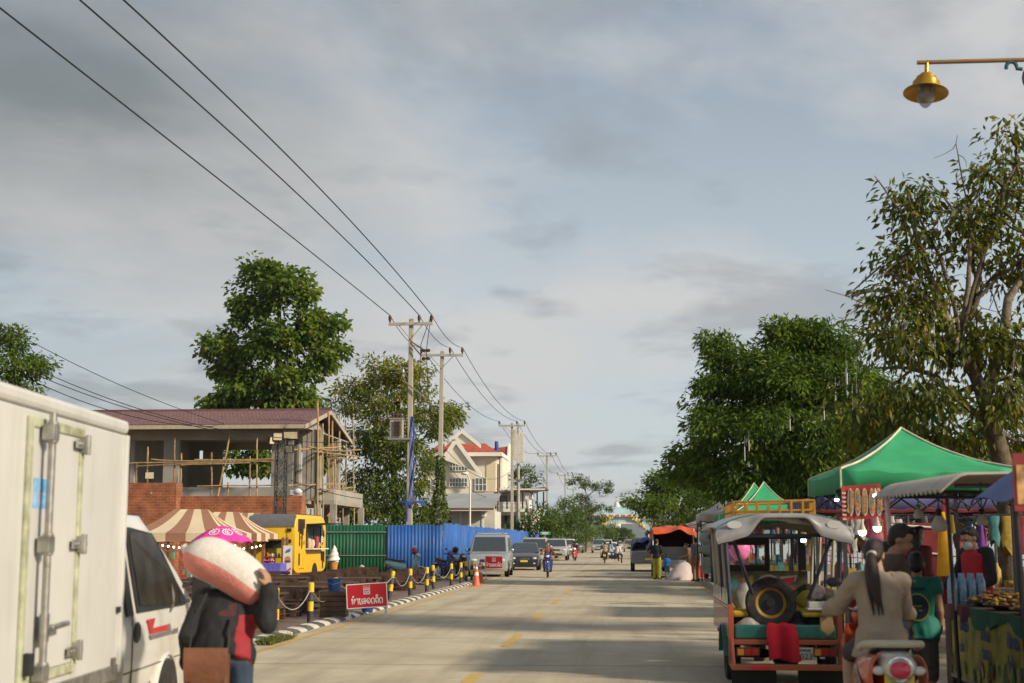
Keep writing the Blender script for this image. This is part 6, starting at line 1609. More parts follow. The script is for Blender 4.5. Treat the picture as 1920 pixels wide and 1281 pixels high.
for i, (px, py, lean) in enumerate(bl_list):
 p = gnd(px - (lean * 60), py - 2, .075)
 if i == 2: p.x -= .15
 b = bp_ if i == 0 else dup(bp_)
 b.location = (p.x, p.y, .06); b.rotation_euler = (0, lean, R(20 * i))
 if lean > .15: b['label'] = 'striped bollard leaning over beside the red sign';
 heads.append(p + Vector((math.sin(lean) * .66, 0, .06 + .66 * math.cos(lean) - .075)))
M_chain = mat('pale_chain', (.42, .40, .36), .5, var=.2, metal=.3)
for i in range(len(heads) - 1):
 a, c = heads[i], heads[i + 1]; d = c - a
 if i in (8, 9): continue
 m = MB(); P = [a + d * (j / 14) - Vector((0, 0, .34 * 4 * (j / 14) * (1 - j / 14))) for j in range(15)]
 m.tube([p - a for p in P], .010, 6)
 tag(m.build('chain', M_chain, None, a), 'pale chain sagging between two striped bollards', 'chain', 'chains between the bollards')
M_sr2 = mat('sign_red', (.50, .012, .025), .45, var=.06); M_sgw = mat('sign_white', (.72, .68, .66), .5)
def no_parking(label, loc, rz, w, h, z0, tilt=0.0):
 t = thing('no_parking_sign', label, 'sign', loc, rz, 'red no parking boards')
 t.rotation_euler = (0, tilt, rz)
 m = MB(); m.box(-w / 2, w / 2, -.012, .012, z0, z0 + h); m.build('board', M_sr2, t)
 m = MB(); e = .03
 for (x0, x1, za, zb_) in ((-w / 2 + .0, w / 2, z0 + h, z0 + h + .018), (-w / 2, w / 2, z0 - .018, z0), (-w / 2 - .018, -w / 2, z0 - .018, z0 + h + .018), (w / 2, w / 2 + .018, z0 - .018, z0 + h + .018)): m.box(x0, x1, -.016, .016, za, zb_)
 m.build('border', M_sgw, t)
 Mx = Matrix(((1, 0, 0, 0), (0, 0, -1, -.0125), (0, 1, 0, z0 + h * .27), (0, 0, 0, 1)))
 m = MB(); lao_line(m, NO_PARKING, h * .27, Mx, w=.15, gap=.26, sx=.62 * w / .78); m.build('lettering', M_sgw, t)
 m = MB(); Mx = Matrix(((1, 0, 0, 0), (0, 0, -1, -.0125), (0, 1, 0, z0 + h * .72), (0, 0, 0, 1))); a = h * .17
 for sx in (-1, 1):
  for k_ in (-1, 1): stroke(m, arc(sx * a * .36, k_ * a * .5, a * .32, 0, 360, 10), a * .14, 0, .004, Mx)
  stroke(m, [(sx * a * .36, -a * .5), (sx * a * .36, a * .5)], a * .1, 0, .004, Mx); stroke(m, [(sx * a * .8, -a * .9), (sx * a * .8, a * .8)], a * .12, 0, .004, Mx)
 for x in (-.8, -.4, 0, .4, .8): stroke(m, [(x * a, a * 1.05), (x * a * 1.1, a * 1.3)], a * .14, 0, .004, Mx)
 stroke(m, [(-a * .8, -a * .9), (a * .8, -a * .9)], a * .12, 0, .004, Mx); m.build('emblem', M_sgw, t)
 for sx in (-1, 1):
  m = MB(); x = sx * (w / 2 - .02)
  m.tube([(x, .02, z0 + h), (x, .02, .05)], .013, 6); m.tube([(x, -.2, .015), (x, 0.02, .09), (x, .22, .015)], .013, 6); m.tube([(x - .05 * sx, -.16, .035), (x, .02, .22)], .010, 5); m.build('leg', M_steel, t)
 return t
p = gnd(690, 1165, .03)
no_parking('nearer red Lao no parking board standing on the striped kerb', (p.x, p.y, .05), R(10), .78, .45, .26, -.06)
p = gnd(926, 1086, .02)
no_parking('farther red Lao no parking board in front of the silver van', (p.x, p.y, .01), R(3), .72, .50, .46)
M_or = mat('cone_orange', (.62, .13, .055), .55, var=.1, scale=5, dirt=(.35, .12, .07), dscale=3, damt=.5); M_rf = mat('reflective_white', (.7, .68, .66), .3)
def cone(label, p, h):
 t = thing('traffic_cone', label, 'cone', p, .3, 'orange traffic cones'); k = h / .72
 m = MB(); m.box(-.18 * k, .18 * k, -.18 * k, .18 * k, 0, .03); m.build('base', M_or, t, bevel=.01)
 m = MB(); m.lathe([(.14 * k, .03), (.12 * k, .06), (.032 * k, h), (.02 * k, h)], 20); m.build('body', M_or, t, smooth=40)
 for z0, z1 in ((.36, .47), (.58, .64)):
  r_ = lambda z_: (.12 + (.032 - .12) * (z_ - .06) / .66) * k + .003
  m = MB(); m.lathe([(r_(z0), z0 * k), (r_(z1), z1 * k)], 20); m.build('band', M_rf, t, smooth=60)
p = gnd(893, 1100); cone('orange traffic cone with white bands at the end of the striped kerb', p, .78)
p = gnd(900, 1093); cone('orange traffic cone just behind the first one', p, .78)
M_pole = mat('pole_concrete', (.42, .38, .31), .9, var=.12, scale=3, dirt=(.28, .25, .20), dscale=1.5, damt=.6)
M_ins = mat('insulator_brown', (.07, .035, .03), .3)
M_wire = mat('wire_black', (.012, .012, .014), .6)
def utility_pole(label, px, Y, pyt, w=.30, arm=1.05, lean=0.0, group='concrete utility poles', side=0.0, lower=False):
 b = at(px, 1014, Y); zt = at(px, pyt, Y).z
 t = thing('utility_pole', label, 'utility pole', (b.x, Y, 0), group=group, rot=(0, lean, 0))
 m = MB(); m.loft([[(-w / 2, -w / 2, -.1), (w / 2, -w / 2, -.1), (w / 2, w / 2, -.1), (-w / 2, w / 2, -.1)], [(-w * .32, -w * .32, zt), (w * .32, -w * .32, zt), (w * .32, w * .32, zt), (-w * .32, w * .32, zt)]]); m.build('post', M_pole, t, bevel=.02)
 m = MB(); m.box(side - arm, side + arm, -w * .34 - .12, -w * .34, zt - .33, zt - .20)
 m.tube([(side - arm * .55, -w * .36 - .06, zt - .3), (0, -w * .36 - .02, zt - 1.0)], .025, 5); m.tube([(side + arm * .55, -w * .36 - .06, zt - .3), (0, -w * .36 - .02, zt - 1.0)], .025, 5); m.build('cross_arm', M_pole, t)
 pts = []
 for x in (side - arm + .06, side + arm * .38, side + arm - .06):
  m = MB(); m.lathe([(.03, zt - .20), (.05, zt - .1), (.085, zt - .04), (.06, zt), (.09, zt + .05), (.05, zt + .14), (.02, zt + .17)], 10, Matrix.Translation((x, -w * .34 - .06, 0))); m.build('insulator', M_ins, t, smooth=60); pts.append(Vector((b.x + x + lean * zt * 1.0, Y - w * .34 - .06, zt + .15)))
 return t, pts
tops = []
up1, q = utility_pole('first tall utility pole carrying a grey transformer and blue cables', 767, 66, 598); tops.append(q)
up2, q2 = utility_pole('second utility pole with green creeper climbing its foot', 822, 78, 658, lean=.012, arm=1.2)
up3, q = utility_pole('utility pole beside the antenna mast', 960, 127, 793, arm=1.2); tops.append(q)
up4, q = utility_pole('utility pole standing past the dark awning of the balcony house', 1026, 171, 851, arm=1.15); tops.append(q)
up5, q = utility_pole('utility pole in front of the open-crowned tree', 1060, 222, 888, arm=1.2); tops.append(q)
up6, q = utility_pole('small far utility pole between the trees and the arch', 1075, 285, 915, arm=1.2); tops.append(q)
up7, q = utility_pole('farthest utility pole just left of the arch', 1090, 360, 935, arm=1.2); tops.append(q)
near = [at(0, 15, 25.7), at(150, 0, 26.2), at(232, 0, 26.8)]
pn = thing('utility_pole', 'utility pole by the near plaza edge that carries the wires overhead', 'utility pole', (-9.9, 12.5, 0), group='concrete utility poles')
m = MB(); m.loft([[(-.15, -.15, -.1), (.15, -.15, -.1), (.15, .15, -.1), (-.15, .15, -.1)], [(-.1, -.1, 11.9), (.1, -.1, 11.9), (.1, .1, 11.9), (-.1, .1, 11.9)]]); m.build('post', M_pole, pn)
m = MB(); m.box(-1.5, 1.1, -.2, -.1, 11.6, 11.75); m.build('cross_arm', M_pole, pn)
def wire(label, pts, r=.014, group='overhead wires'):
 o = Vector(pts[0]); m = MB(); m.tube([Vector(p) - o for p in pts], r, 5)
 return tag(m.build('overhead_wire', M_wire, None, o), label, 'wire', group)
def span(a, b, sag, n=14):
 a, b = Vector(a), Vector(b); return [a.lerp(b, i / n) - Vector((0, 0, sag * 4 * (i / n) * (1 - i / n))) for i in range(n + 1)]
nm = ['left', 'middle', 'right']
for k in range(3):
 A_, Nn_ = tops[0][k], near[k]
 far_end = A_ + (Nn_ - A_) * ((66 - 12.5) / (66 - Nn_.y)); far_end.z = 11.75
 pts = []
 for i in range(25):
  u = i / 24; p = A_.lerp(far_end, u); u0 = (66 - Nn_.y) / (66 - 12.5); lin = A_.z + (11.75 - A_.z) * u0; sag = (lin - Nn_.z) / (u0 * (1 - u0))
  p.z = A_.z + (11.75 - A_.z) * u - sag * u * (1 - u); pts.append(p)
 wire(['long overhead wire, lowest and leftmost of the three crossing the sky', 'long overhead wire, middle of the three crossing the sky', 'long overhead wire, topmost of the three crossing the sky'][k], pts, .021)
 chain_ = [tops[0][k]]
 if True: wire('overhead wire between the first and second utility poles', span(tops[0][k], q2[k], .35), .016)
 wire('overhead wire between the second utility pole and the pole by the antenna mast', span(q2[k], tops[1][k], .9), .018)
 wire('overhead wire between the antenna pole and the pole past the balcony house', span(tops[1][k], tops[2][k], 1.1), .02)
 wire('overhead wire running to the pole before the open-crowned tree', span(tops[2][k], tops[3][k], .9), .022)
 wire('overhead wire between far utility poles near the arch', span(tops[3][k], tops[4][k], .8), .024)
loc1 = up1.location
m = MB(); zt = at(745, 786, 66).z; zb = at(745, 823, 66).z; xc_ = at(744, 800, 65.6).x - loc1.x
m.box(xc_ - .30, xc_ + .30, -.62, -.16, zb, zt - .05); m.box(xc_ - .34, xc_ + .34, -.66, -.12, zt - .05, zt); m.build('transformer', mat('transformer_grey', (.34, .32, .26), .5), up1, bevel=.02)
tr_o = [o for o in up1.children if o.name.startswith('transformer')][0]
m = MB()
for i in range(6): m.box(xc_ - .08 + i * .06, xc_ - .05 + i * .06, -.70, -.661, zb + .1, zt - .12)
m.build('cooling_fins', M_ins, tr_o)
for i in range(3): m = MB(); m.lathe([(.04, zt), (.07, zt + .05), (.04, zt + .1), (.07, zt + .16), (.02, zt + .28)], 8, Matrix.Translation((xc_ - .18 + .18 * i, -.4, 0))); m.build('bushing', M_ins, tr_o)
m = MB(); m.box(xc_ - .4, .1, -.6, -.18, zb - .08, zb - .001); m.build('bracket', M_steel, up1)
M_bcab = mat('cable_blue', (.04, .11, .42), .5)
m = MB(); rnd = random.Random(4)
for k in range(5):
 z0, z1 = zt + .1, at(767, 940, 66).z
 m.tube([Vector((.02 + .05 * k + .03 * math.sin(i * 1.3 + k), -.24 - .02 * k, z0 + (z1 - z0) * i / 14)) for i in range(15)], .022, 5)
for k in range(4): m.tube([(-.45 + .02 * k, -.3, z1 + .02 * k), (-.1, -.42, z1 - .08 - .05 * k), (.35, -.4, z1 - .02), (.75, -.25, z1 - .06 * k)], .03, 5)
m.tube([(-.04, -.24, z1), (-.06, -.24, 2.5)], .05, 6)
m.build('cable_bundle', M_bcab, up1)
m = MB()
for (dx, dz) in ((.1, 0), (.25, .1), (-.1, -.1)): m.cb((dx, -.3, z1 - .1 + dz), (.18, .14, .2))
m.build('junction_box', mat('box_rust', (.22, .12, .09), .6), up1)
m = MB(); zc = at(767, 655, 66).z
for (dz) in (0, -.38): m.tube([(.0, -.25, zc + dz * .2 + .35), (.55, -.25, zc + dz)], .03, 5); m.lathe([(.05, -.2), (.09, -.1), (.05, 0), (.09, .1), (.05, .2)], 8, Matrix.Translation((.75, -.25, zc + dz - .1)) @ RX)
m.build('side_insulator', M_ins, up1)
m = MB(); zc = at(767, 735, 66).z; m.tube([(-.3, -.2, zc + .5), (.7, -.25, zc - .3)], .04, 5); m.lathe([(.05, 0), (.1, .1), (.05, .2), (.1, .3), (.05, .45)], 8, Matrix.Translation((-.32, -.25, zc + .6))); m.build('fuse_arm', M_steel, up1)
for (a, b, s_) in (((.35, 0, 14.0), (.55, 0, 9), 0),):
 pass
p1 = Vector((loc1.x, 65.8, 0))
za = at(767, 600, 66).z
wire('slack black drop wire looping beside the first utility pole', [p1 + Vector((.95, 0, za + .1)), p1 + Vector((.5, 0, za - 1.2)), p1 + Vector((.45, 0, za - 3)), p1 + Vector((.75, 0, za - 4.6)), p1 + Vector((.3, 0, za - 6))], .018, 'drop wires')
wire('second slack drop wire looping beside the first utility pole', [p1 + Vector((.95, .05, za + .1)), p1 + Vector((.75, .05, za - 1.5)), p1 + Vector((.85, .05, za - 3.4)), p1 + Vector((1.1, .05, za - 5.2))], .018, 'drop wires')
for (x0, y0, x1, y1, Ya, Yb, sg, lab) in ((60, 688, 545, 823, 52, 58, .5, 'upper low cable sagging across the front of the unfinished house'), (60, 700, 640, 830, 52, 66, .7, 'low cable sagging past the roof of the unfinished house'), (70, 718, 400, 800, 50, 60, .4, 'lowest cable running to the front of the unfinished house'), (-40, 585, 420, 795, 60, 68, .4, 'thin steep cable crossing the left part of the sky'),
          (768, 940, 545, 900, 66, 64, .3, 'cable from the first utility pole to the scaffolded house'), (825, 830, 960, 880, 78, 127, 1.4, 'sagging cable between the second pole and the antenna pole'), (825, 850, 960, 905, 78, 127, 1.8, 'lower sagging cable between the second pole and the antenna pole'), (960, 870, 1026, 905, 127, 171, .8, 'low cable between the antenna pole and the next pole')):
 wire(lab, span(at(x0, y0, Ya), at(x1, y1, Yb), sg), .016, 'low service cables')
b2 = up2.location; rg = np.random.default_rng(9); n = 2600
zz = rg.uniform(0, 1, n) ** 1.3 * 6.3; aa = rg.uniform(0, 2 * PI, n); rr = (.16 + .34 * np.exp(-((zz - 2.2) / 1.9) ** 2)) * rg.uniform(.5, 1.1, n)
P = np.stack([rr * np.cos(aa) + .02 * zz / 6, rr * np.sin(aa), zz], 1); A_ = np.stack([np.cos(aa), np.sin(aa), -.8 * np.ones(n)], 1) + rg.normal(size=(n, 3)) * .4
leaf_mesh('creeper', P, A_, rg.normal(size=(n, 3)) * .6 + np.array([0, 0, 1.]), rg.uniform(.12, .24, n), rg.uniform(.08, .16, n), rg.random(n), LM['far'], up2)
am = at(972, 1014, 130); mt = thing('antenna_mast', 'slender mast with two tall white antenna panels beside a utility pole', 'antenna mast', (am.x, 130, 0))
z = lambda q: at(972, q, 130).z
m = MB(); m.tube([(0, 0, 0), (0, 0, z(800))], [.18, .10], 8); m.build('pole', M_pole, mt)
for dx, a, c in ((-.25, 806, 862), (.38, 812, 868), (.05, 815, 870)):
 m = MB(); m.box(dx - .17, dx + .17, -.42, -.22, z(c), z(a)); m.build('antenna_panel', mat('antenna_white', (.58, .56, .48), .5), mt, bevel=.04)
m = MB();
for q in (818, 845, 900): m.box(-.5, .6, -.22, .0, z(q) - .06, z(q) + .06)
m.build('bracket', M_steel, mt)
for px, Y, pt, lean, lab in ((934, 118, 870, 0, 'thin pole with a bracket left of the antenna pole'), (984, 150, 935, 0, 'short pale post behind the end of the blue fence'), (1002, 140, 935, -.14, 'leaning pole above the blue fence')):
 b = at(px, 1014, Y); m = MB(); h = at(px, pt, Y).z; m.tube([(0, 0, -.1), (0, 0, h)], [.13, .09], 8); tag(m.build('wooden_post', M_bark2, None, (b.x, Y, 0), rot=(0, lean, 0)), lab, 'post')
b = at(881, 1014, 90); sl_ = thing('street_lamp', 'slim white street lamp post in front of the grey shed', 'street lamp', (b.x, 90, 0)); z = lambda q: at(881, q, 90).z
m = MB(); m.tube([(0, 0, 0), (0, 0, z(905)), (-.08, 0, z(895)), (-.22, 0, z(889))], [.07, .05, .04, .03], 8); m.build('post', M_trim, sl_)
m = MB(); m.ell((-.34, 0, z(888)), (.24, .12, .10), 12, 8); m.build('lamp_head', M_trim, sl_, smooth=60)
M_gold = mat('lamp_gold', (.50, .265, .03), .28, metal=.55, var=.1, scale=5); M_gold2 = mat('arm_brass', (.30, .17, .075), .4, metal=.4); M_teal = mat('scroll_teal', (.02, .085, .12), .45)
def glassm(nt, N, L, b):
 b.inputs['Base Color'].default_value = (.55, .58, .58, 1); b.inputs['Roughness'].default_value = .08; b.inputs['Transmission Weight'].default_value = .75; b.inputs['Alpha'].default_value = .55
M_clear = custom('clear_glass', glassm)
def gold_lamp(label, px, py, Y, arm):
 c = at(px, py, Y); t = thing('street_lamp', label, 'street lamp', (c.x + arm, Y, .14), group='golden street lamps')
 h = c.z - .14; ox = -arm
 m = MB(); m.lathe([(.11, 0), (.11, .5), (.07, .6), (.06, h + .3), (.03, h + .45)], 14); m.build('post', M_teal, t, smooth=40)
 m = MB(); m.tube([(ox - .11, 0, h), (0, 0, h)], .026, 8); m.build('arm', M_gold2, t, smooth=50)
 m = MB(); sx = ox + 1.08
 m.tube([(sx - .14 + .06 * math.cos(R(a)), 0, h - .09 + .07 * math.sin(R(a))) for a in range(190, -20, -25)] + [(sx - .02, 0, h - .11)], .022, 7)
 m.tube([(sx + .16 + .17 * math.cos(R(a)), 0, h - .22 + .18 * math.sin(R(a))) for a in range(-40, 230, 18)] + [(sx + .04, 0, h - .36), (sx + .25, 0, h - .45), (sx + 1.0, 0, h - .75), (-.06, 0, h - 1.25)], .022, 7)
 m.build('scroll_bracket', M_teal, t, smooth=50)
 T = Matrix.Translation((ox, 0, h)) @ Matrix.Rotation(R(6), 4, 'Y') @ Matrix.Rotation(R(-9), 4, 'X')
 m = MB(); m.lathe([(.025, -.16), (.022, 0)], 10, T); m.build('stem', M_gold, t, smooth=50)
 m = MB(); m.lathe([(.001, -.15), (.07, -.155), (.085, -.18), (.085, -.195), (.115, -.20), (.12, -.235), (.125, -.25), (.152, -.26), (.155, -.31), (.16, -.335), (.25, -.385), (.252, -.393), (.16, -.35), (.10, -.33), (.001, -.32)], 28, T); m.build('lamp_shade', M_gold, t, smooth=35)
 m = MB(); m.lathe([(.10, -.335), (.108, -.40), (.10, -.46), (.07, -.52), (.03, -.565), (.001, -.575)], 22, T); m.build('glass_bowl', M_clear, t, smooth=60)
 m = MB(); m.lathe([(.001, -.33), (.06, -.33), (.07, -.40), (.05, -.44), (.001, -.45)], 16, T); m.build('lamp_holder', M_pole, t, smooth=50)
 return t
gold_lamp('golden bell shaped street lamp on a long arm high above the food stalls', 1738, 117, 16, 2.0)
gold_lamp('far golden street lamp poking out of the large dark tree', 1343, 755, 55, 1.4)
YA = 300.0; ua = YA / FPX; ax_ = lambda q: at(q, 1000, YA).x; az = lambda q: at(1172, q, YA).z
ar = thing('festival_arch', 'pale blue festival arch over the road trimmed with flowers and balloons', 'arch', (ax_(1166), YA, 0)); q0 = ax_(1166)
M_abl = mat('arch_blue', (.36, .52, .58), .6, var=.12, scale=.6); M_awh = mat('arch_white', (.62, .60, .56), .6, var=.15, scale=1)
MXZ = lambda y: Matrix(((1, 0, 0, 0), (0, 0, 1, y), (0, 1, 0, 0), (0, 0, 0, 1)))
m = MB(); out = [(ax_(1109) - q0, az(985))] + [(ax_(a) - q0, az(b)) for a, b in ((1111, 972), (1124, 966), (1160, 965), (1196, 966), (1208, 975), (1220, 992))] + [(ax_(a) - q0, az(b)) for a, b in ((1214, 995), (1206, 990), (1198, 983), (1188, 981), (1136, 981), (1128, 985), (1122, 991))]
m.prism(out, -.4, .4, MXZ(0)); m.build('arch_panel', M_abl, ar)
m = MB(); m.loft([[(ax_(1124) - q0, -.9, az(965)), (ax_(1196) - q0, -.9, az(965)), (ax_(1196) - q0, .9, az(965)), (ax_(1124) - q0, .9, az(965))], [(ax_(1132) - q0, -.4, az(956)), (ax_(1188) - q0, -.4, az(956)), (ax_(1188) - q0, .4, az(956)), (ax_(1132) - q0, .4, az(956))], [(ax_(1148) - q0, -.2, az(951)), (ax_(1172) - q0, -.2, az(951)), (ax_(1172) - q0, .2, az(951)), (ax_(1148) - q0, .2, az(951))]]); m.build('arch_roof', M_abl, ar)
m = MB(); m.box(ax_(1103) - q0, ax_(1219) - q0, -1.0, -.91, az(969), az(964)); m.box(ax_(1133) - q0, ax_(1192) - q0, -.5, -.41, az(982.5), az(979)); m.build('white_band', M_awh, ar)
for a in (1113, 1215):
 m = MB(); m.box(ax_(a) - q0 - .25, ax_(a) - q0 + .25, -.25, .25, 0, az(984)); m.build('post', M_awh, ar)
cols = [(.60, .36, .05), (.52, .09, .04), (.55, .42, .10), (.20, .28, .06), (.6, .5, .35)]
rnd = random.Random(6)
for (xa, ya, xb, yb) in ((1153, 966, 1140, 974), (1140, 974, 1128, 985), (1180, 967, 1192, 974), (1192, 974, 1207, 990)):
 m = MB()
 for i in range(26):
  u = rnd.random(); m.mat(rnd.choice((0, 0, 1, 2, 3, 4))); x, y = xa + (xb - xa) * u + rnd.uniform(-3, 3), ya + (yb - ya) * u + rnd.uniform(-3, 3)
  m.ell((ax_(x) - q0, -.5 - rnd.random() * .3, az(y)), rnd.uniform(.18, .34), 7, 5)
 m.build('flower_garland', [mat('garland_%d' % i, c, .7, var=.3) for i, c in enumerate(cols)], ar, smooth=60)
m = MB()
for i in range(15): m.mat(i % 3); m.ell((ax_(1136 + i * 3.8) - q0, -1.05, az(966.5 + (i % 2))), (.22, .05, .22), 7, 5)
m.build('painted_flowers', [MATS['garland_1'], M_awh, MATS['garland_3']], ar)
YSP = 620.0; sx_ = at(1157, 1000, YSP).x; sz = lambda q: at(1157, q, YSP).z; us = YSP / FPX
sp = thing('white_spire', 'slender white stupa spire rising behind the arch', 'spire', (sx_, YSP, 0))
m = MB(); m.lathe([(7 * us, 0), (7 * us, sz(957)), (6.4 * us, sz(952)), (5 * us, sz(948)), (4.2 * us, sz(944)), (1.8 * us, sz(940)), (.9 * us, sz(935)), (.15 * us, sz(928))], 16); m.build('shaft', mat('spire_white', (.62, .62, .58), .7, var=.1), sp, smooth=30)
gsn = at(1022, 1000, 112); s_ = thing('street_sign', 'green street name sign on a post at the end of the blue fence', 'sign', (gsn.x, 112, 0))
m = MB(); m.box(-.42, .42, -.02, .02, at(1022, 1003, 112).z, at(1022, 997, 112).z); m.build('board', mat('sign_green', (.03, .28, .14), .5), s_)
m = MB();
for q, w in ((998.8, .28), (1001.2, .22)): m.box(-w, w, -.024, -.0205, at(1022, q, 112).z - .03, at(1022, q, 112).z + .03)
m.build('lettering_line', M_trim, s_)
m = MB(); m.tube([(0, .04, 0), (0, .04, at(1022, 996, 112).z)], .03, 6); m.build('post', M_steel, s_)
M_silver = paint('car_silver', (.42, .42, .42), .25, metal=.5, damt=.25); M_silver2 = paint('car_silver_dusty', (.46, .45, .42), .35, metal=.3, damt=.5)
M_bk = paint('car_black', (.022, .022, .026), .2, damt=.2); M_cwhite = paint('car_white', (.68, .67, .64), .25, damt=.3); M_cgrey = paint('car_grey', (.16, .165, .17), .3, metal=.3); M_beige = paint('car_beige', (.38, .35, .28), .35, metal=.3)
def carat(label, cat, px, Y, kind, col, rz=0.0, L_=2.4, **k):
 b = at(px, 1014, Y); return car({'van': 'parked_van', 'pickup': 'pickup_truck'}.get(kind, 'parked_car'), label, cat, (b.x, Y + L_, .012), rz, col, kind, **k)
carat('silver passenger van with a roof rack parked nearest on the shoulder', 'van', 912, 64.2, 'van', M_silver, R(1.5), rails='rack')
carat('small black hatchback parked right behind the silver van', 'car', 980, 79, 'hatch', M_bk, R(2), 1.95)
carat('silver estate car with roof rails parked behind the black hatchback', 'car', 998, 88, 'suv', M_silver2, R(1), rails=True)
carat('dusty silver pickup parked behind the blue motorbike rider', 'pickup', 1042, 118, 'pickup', M_silver2, 0, 2.55)
carat('white car half hidden behind the estate car', 'car', 1024, 133, 'suv', M_cwhite)
carat('white sport utility car parked behind the dusty pickup', 'car', 1063, 160, 'suv', M_cwhite)
carat('grey car parked last in the row on the left shoulder', 'car', 1079, 190, 'suv', M_cgrey)
carat('silver sport utility car driving towards us down the road', 'car', 1122, 190, 'suv', M_silver, 0)
carat('white saloon car driving away behind the motorbike with a sidecar', 'car', 1143, 136, 'sedan', M_cwhite, PI)
carat('beige pickup driving away in the distance', 'pickup', 1181, 212, 'pickup', M_beige, PI)
carat('dark grey car parked far along the right kerb', 'car', 1206, 128, 'suv', M_cgrey, PI)
carat('black car parked on the right kerb ahead of the dark grey one', 'car', 1199, 150, 'suv', M_bk, PI)
carat('white car standing far down the road beside the driving silver car', 'car', 1139, 260, 'suv', M_cwhite)
carat('pale car far down the road below the arch', 'car', 1160, 300, 'sedan', M_silver2)
M_shirt_br = cloth('shirt_brown_print', (.20, .085, .055), dirt=(.32, .20, .14), dscale=22, damt=.9)
M_blue = paint('bike_blue', (.018, .035, .20), .3, damt=.2); M_bred = paint('bike_red', (.50, .03, .05), .3, damt=.2); M_bwhite = paint('bike_white', (.62, .62, .60), .3, damt=.2); M_aqua = paint('scooter_aqua', (.30, .52, .56), .3, damt=.2)
b = gnd(1027, 1083)
motorbike('motorbike', 'dark blue motorbike ridden towards us by a person in a brown shirt', (b.x, b.y, .004), R(2), M_blue, M_blue)
person('person', 'rider in a brown patterned shirt on the dark blue motorbike', (b.x, b.y + .06, .004), R(2), base=RIDE, top=M_shirt_br, bottom=M_dk, shoes=M_shoe, hair='bun', voxel=.02, face=True, sleeve=.98)
b = gnd(1078, 1052)
motorbike('motorbike', 'red and white motorbike ridden towards us behind the blue one', (b.x, b.y, .004), R(-4), M_bwhite, M_bred)
person('person', 'rider in a dark red jacket and helmet on the red and white motorbike', (b.x, b.y + .06, .004), R(-4), base=RIDE, top=cloth('jacket_maroon', (.10, .02, .03)), bottom=M_dk, shoes=M_shoe, hair=None, voxel=.024)
h = MB(); h.ell((0, 0, 0), (.13, .15, .13), 14, 9); tag(h.build('helmet', M_black, None, (b.x + .0, b.y + .02, 1.51), smooth=60), 'black helmet worn by the rider of the red and white motorbike', 'helmet')
b = gnd(1134, 1056)
motorbike('motorbike', 'black motorbike with a sidecar frame driving away from us', (b.x, b.y, .004), PI, M_bk, M_bk)
sc = thing('sidecar', 'low open sidecar with a wheel joined to the black motorbike', 'sidecar', (b.x + .72, b.y + .1, .004))
m = MB(); m.box(-.50, .36, -.62, .55, .34, .40); m.build('floor', M_bk, sc, bevel=.01)
m = MB(); m.box(-.45, .30, -.1, .4, .401, .56); m.build('seat', M_black, sc, bevel=.03)
m = MB()
for a in (((-.50, -.6, .40), (-.5, -.6, .8), (.36, -.6, .8), (.36, -.6, .40)), ((.36, -.6, .8), (.36, .5, .8), (.36, .5, .4)), ((-.5, -.3, .37), (-.72, -.3, .40)), ((-.5, .35, .37), (-.72, .35, .42)), ((.36, -.1, .37), (.52, -.1, .28))): m.tube(a, .02, 6)
m.build('frame', M_steel, sc)
wheel(sc, .50, -.1, .28, .09, spokes=7)
M_tw = cloth('shirt_white', (.62, .60, .55)); M_lb = cloth('shirt_light_blue', (.28, .36, .46)); M_kh = cloth('shirt_khaki', (.30, .20, .14))
person('person', 'rider with long hair in a brown top steering the sidecar motorbike', (b.x, b.y - .06, .004), PI, base=RIDE, top=M_kh, bottom=M_dk, hair='long', voxel=.026)
person('person', 'passenger in a pale blue shirt sitting between the motorbike and sidecar', (b.x + .42, b.y + .12, .02), PI * .75, base=dict(RIDE, wa=(-.22, -.28, .80), ea=(-.25, -.02, .98), wb=(.22, -.28, .80), eb=(.25, -.02, .98)), top=M_lb, bottom=cloth('jeans_pale', (.20, .27, .38)), hair='long', voxel=.026)
person('person', 'passenger in a cream shirt sitting at the outer side of the sidecar', (b.x + .95, b.y + .05, -.12), PI * .8, base=dict(RIDE, wa=(-.20, -.28, .80), ea=(-.25, -.02, .98), wb=(.20, -.28, .80), eb=(.25, -.02, .98)), top=M_tw, bottom=M_dk, hair='long', voxel=.026)
b = gnd(757, 1081, .06)
motorbike('scooter', 'pale aqua scooter parked side on in front of the blue fence', (at(762, 1014, 58.5).x, 58.5, .06), R(84), M_aqua, M_aqua, style='scooter')
h = MB(); h.ell((0, 0, 0), (.13, .15, .14), 14, 9); bb = at(777, 1033, 58.4); tag(h.build('helmet', mat('helmet_pink', (.32, .06, .14), .3, var=.4, scale=5), None, bb, smooth=60), 'dark pink helmet hanging on the handlebar of the aqua scooter', 'helmet')
bb = at(777, 1026, 58.4); h = MB(); h.ell((0, 0, 0), (.06, .06, .07), 8, 6); tag(h.build('cap', mat('cap_pale', (.55, .55, .6), .7), None, bb, smooth=60), 'small pale cap resting on the pink helmet', 'cap')
motorbike('motorbike', 'blue and black motorbike parked beside the silver van', (at(838, 1014, 60).x, 60, .06), R(40), M_blue, paint('bike_blue_bright', (.03, .10, .42), .3))
motorbike('motorbike', 'dark motorbike parked at the end of the bollard row by the van', (at(862, 1014, 58.6).x, 58.6, .06), R(25), M_bk, M_bk)
h = MB(); h.ell((0, 0, 0), (.13, .15, .14), 14, 9); bb = at(854, 1031, 60); tag(h.build('helmet', M_black, None, bb, smooth=60), 'black helmet on the mirror of the blue parked motorbike', 'helmet')
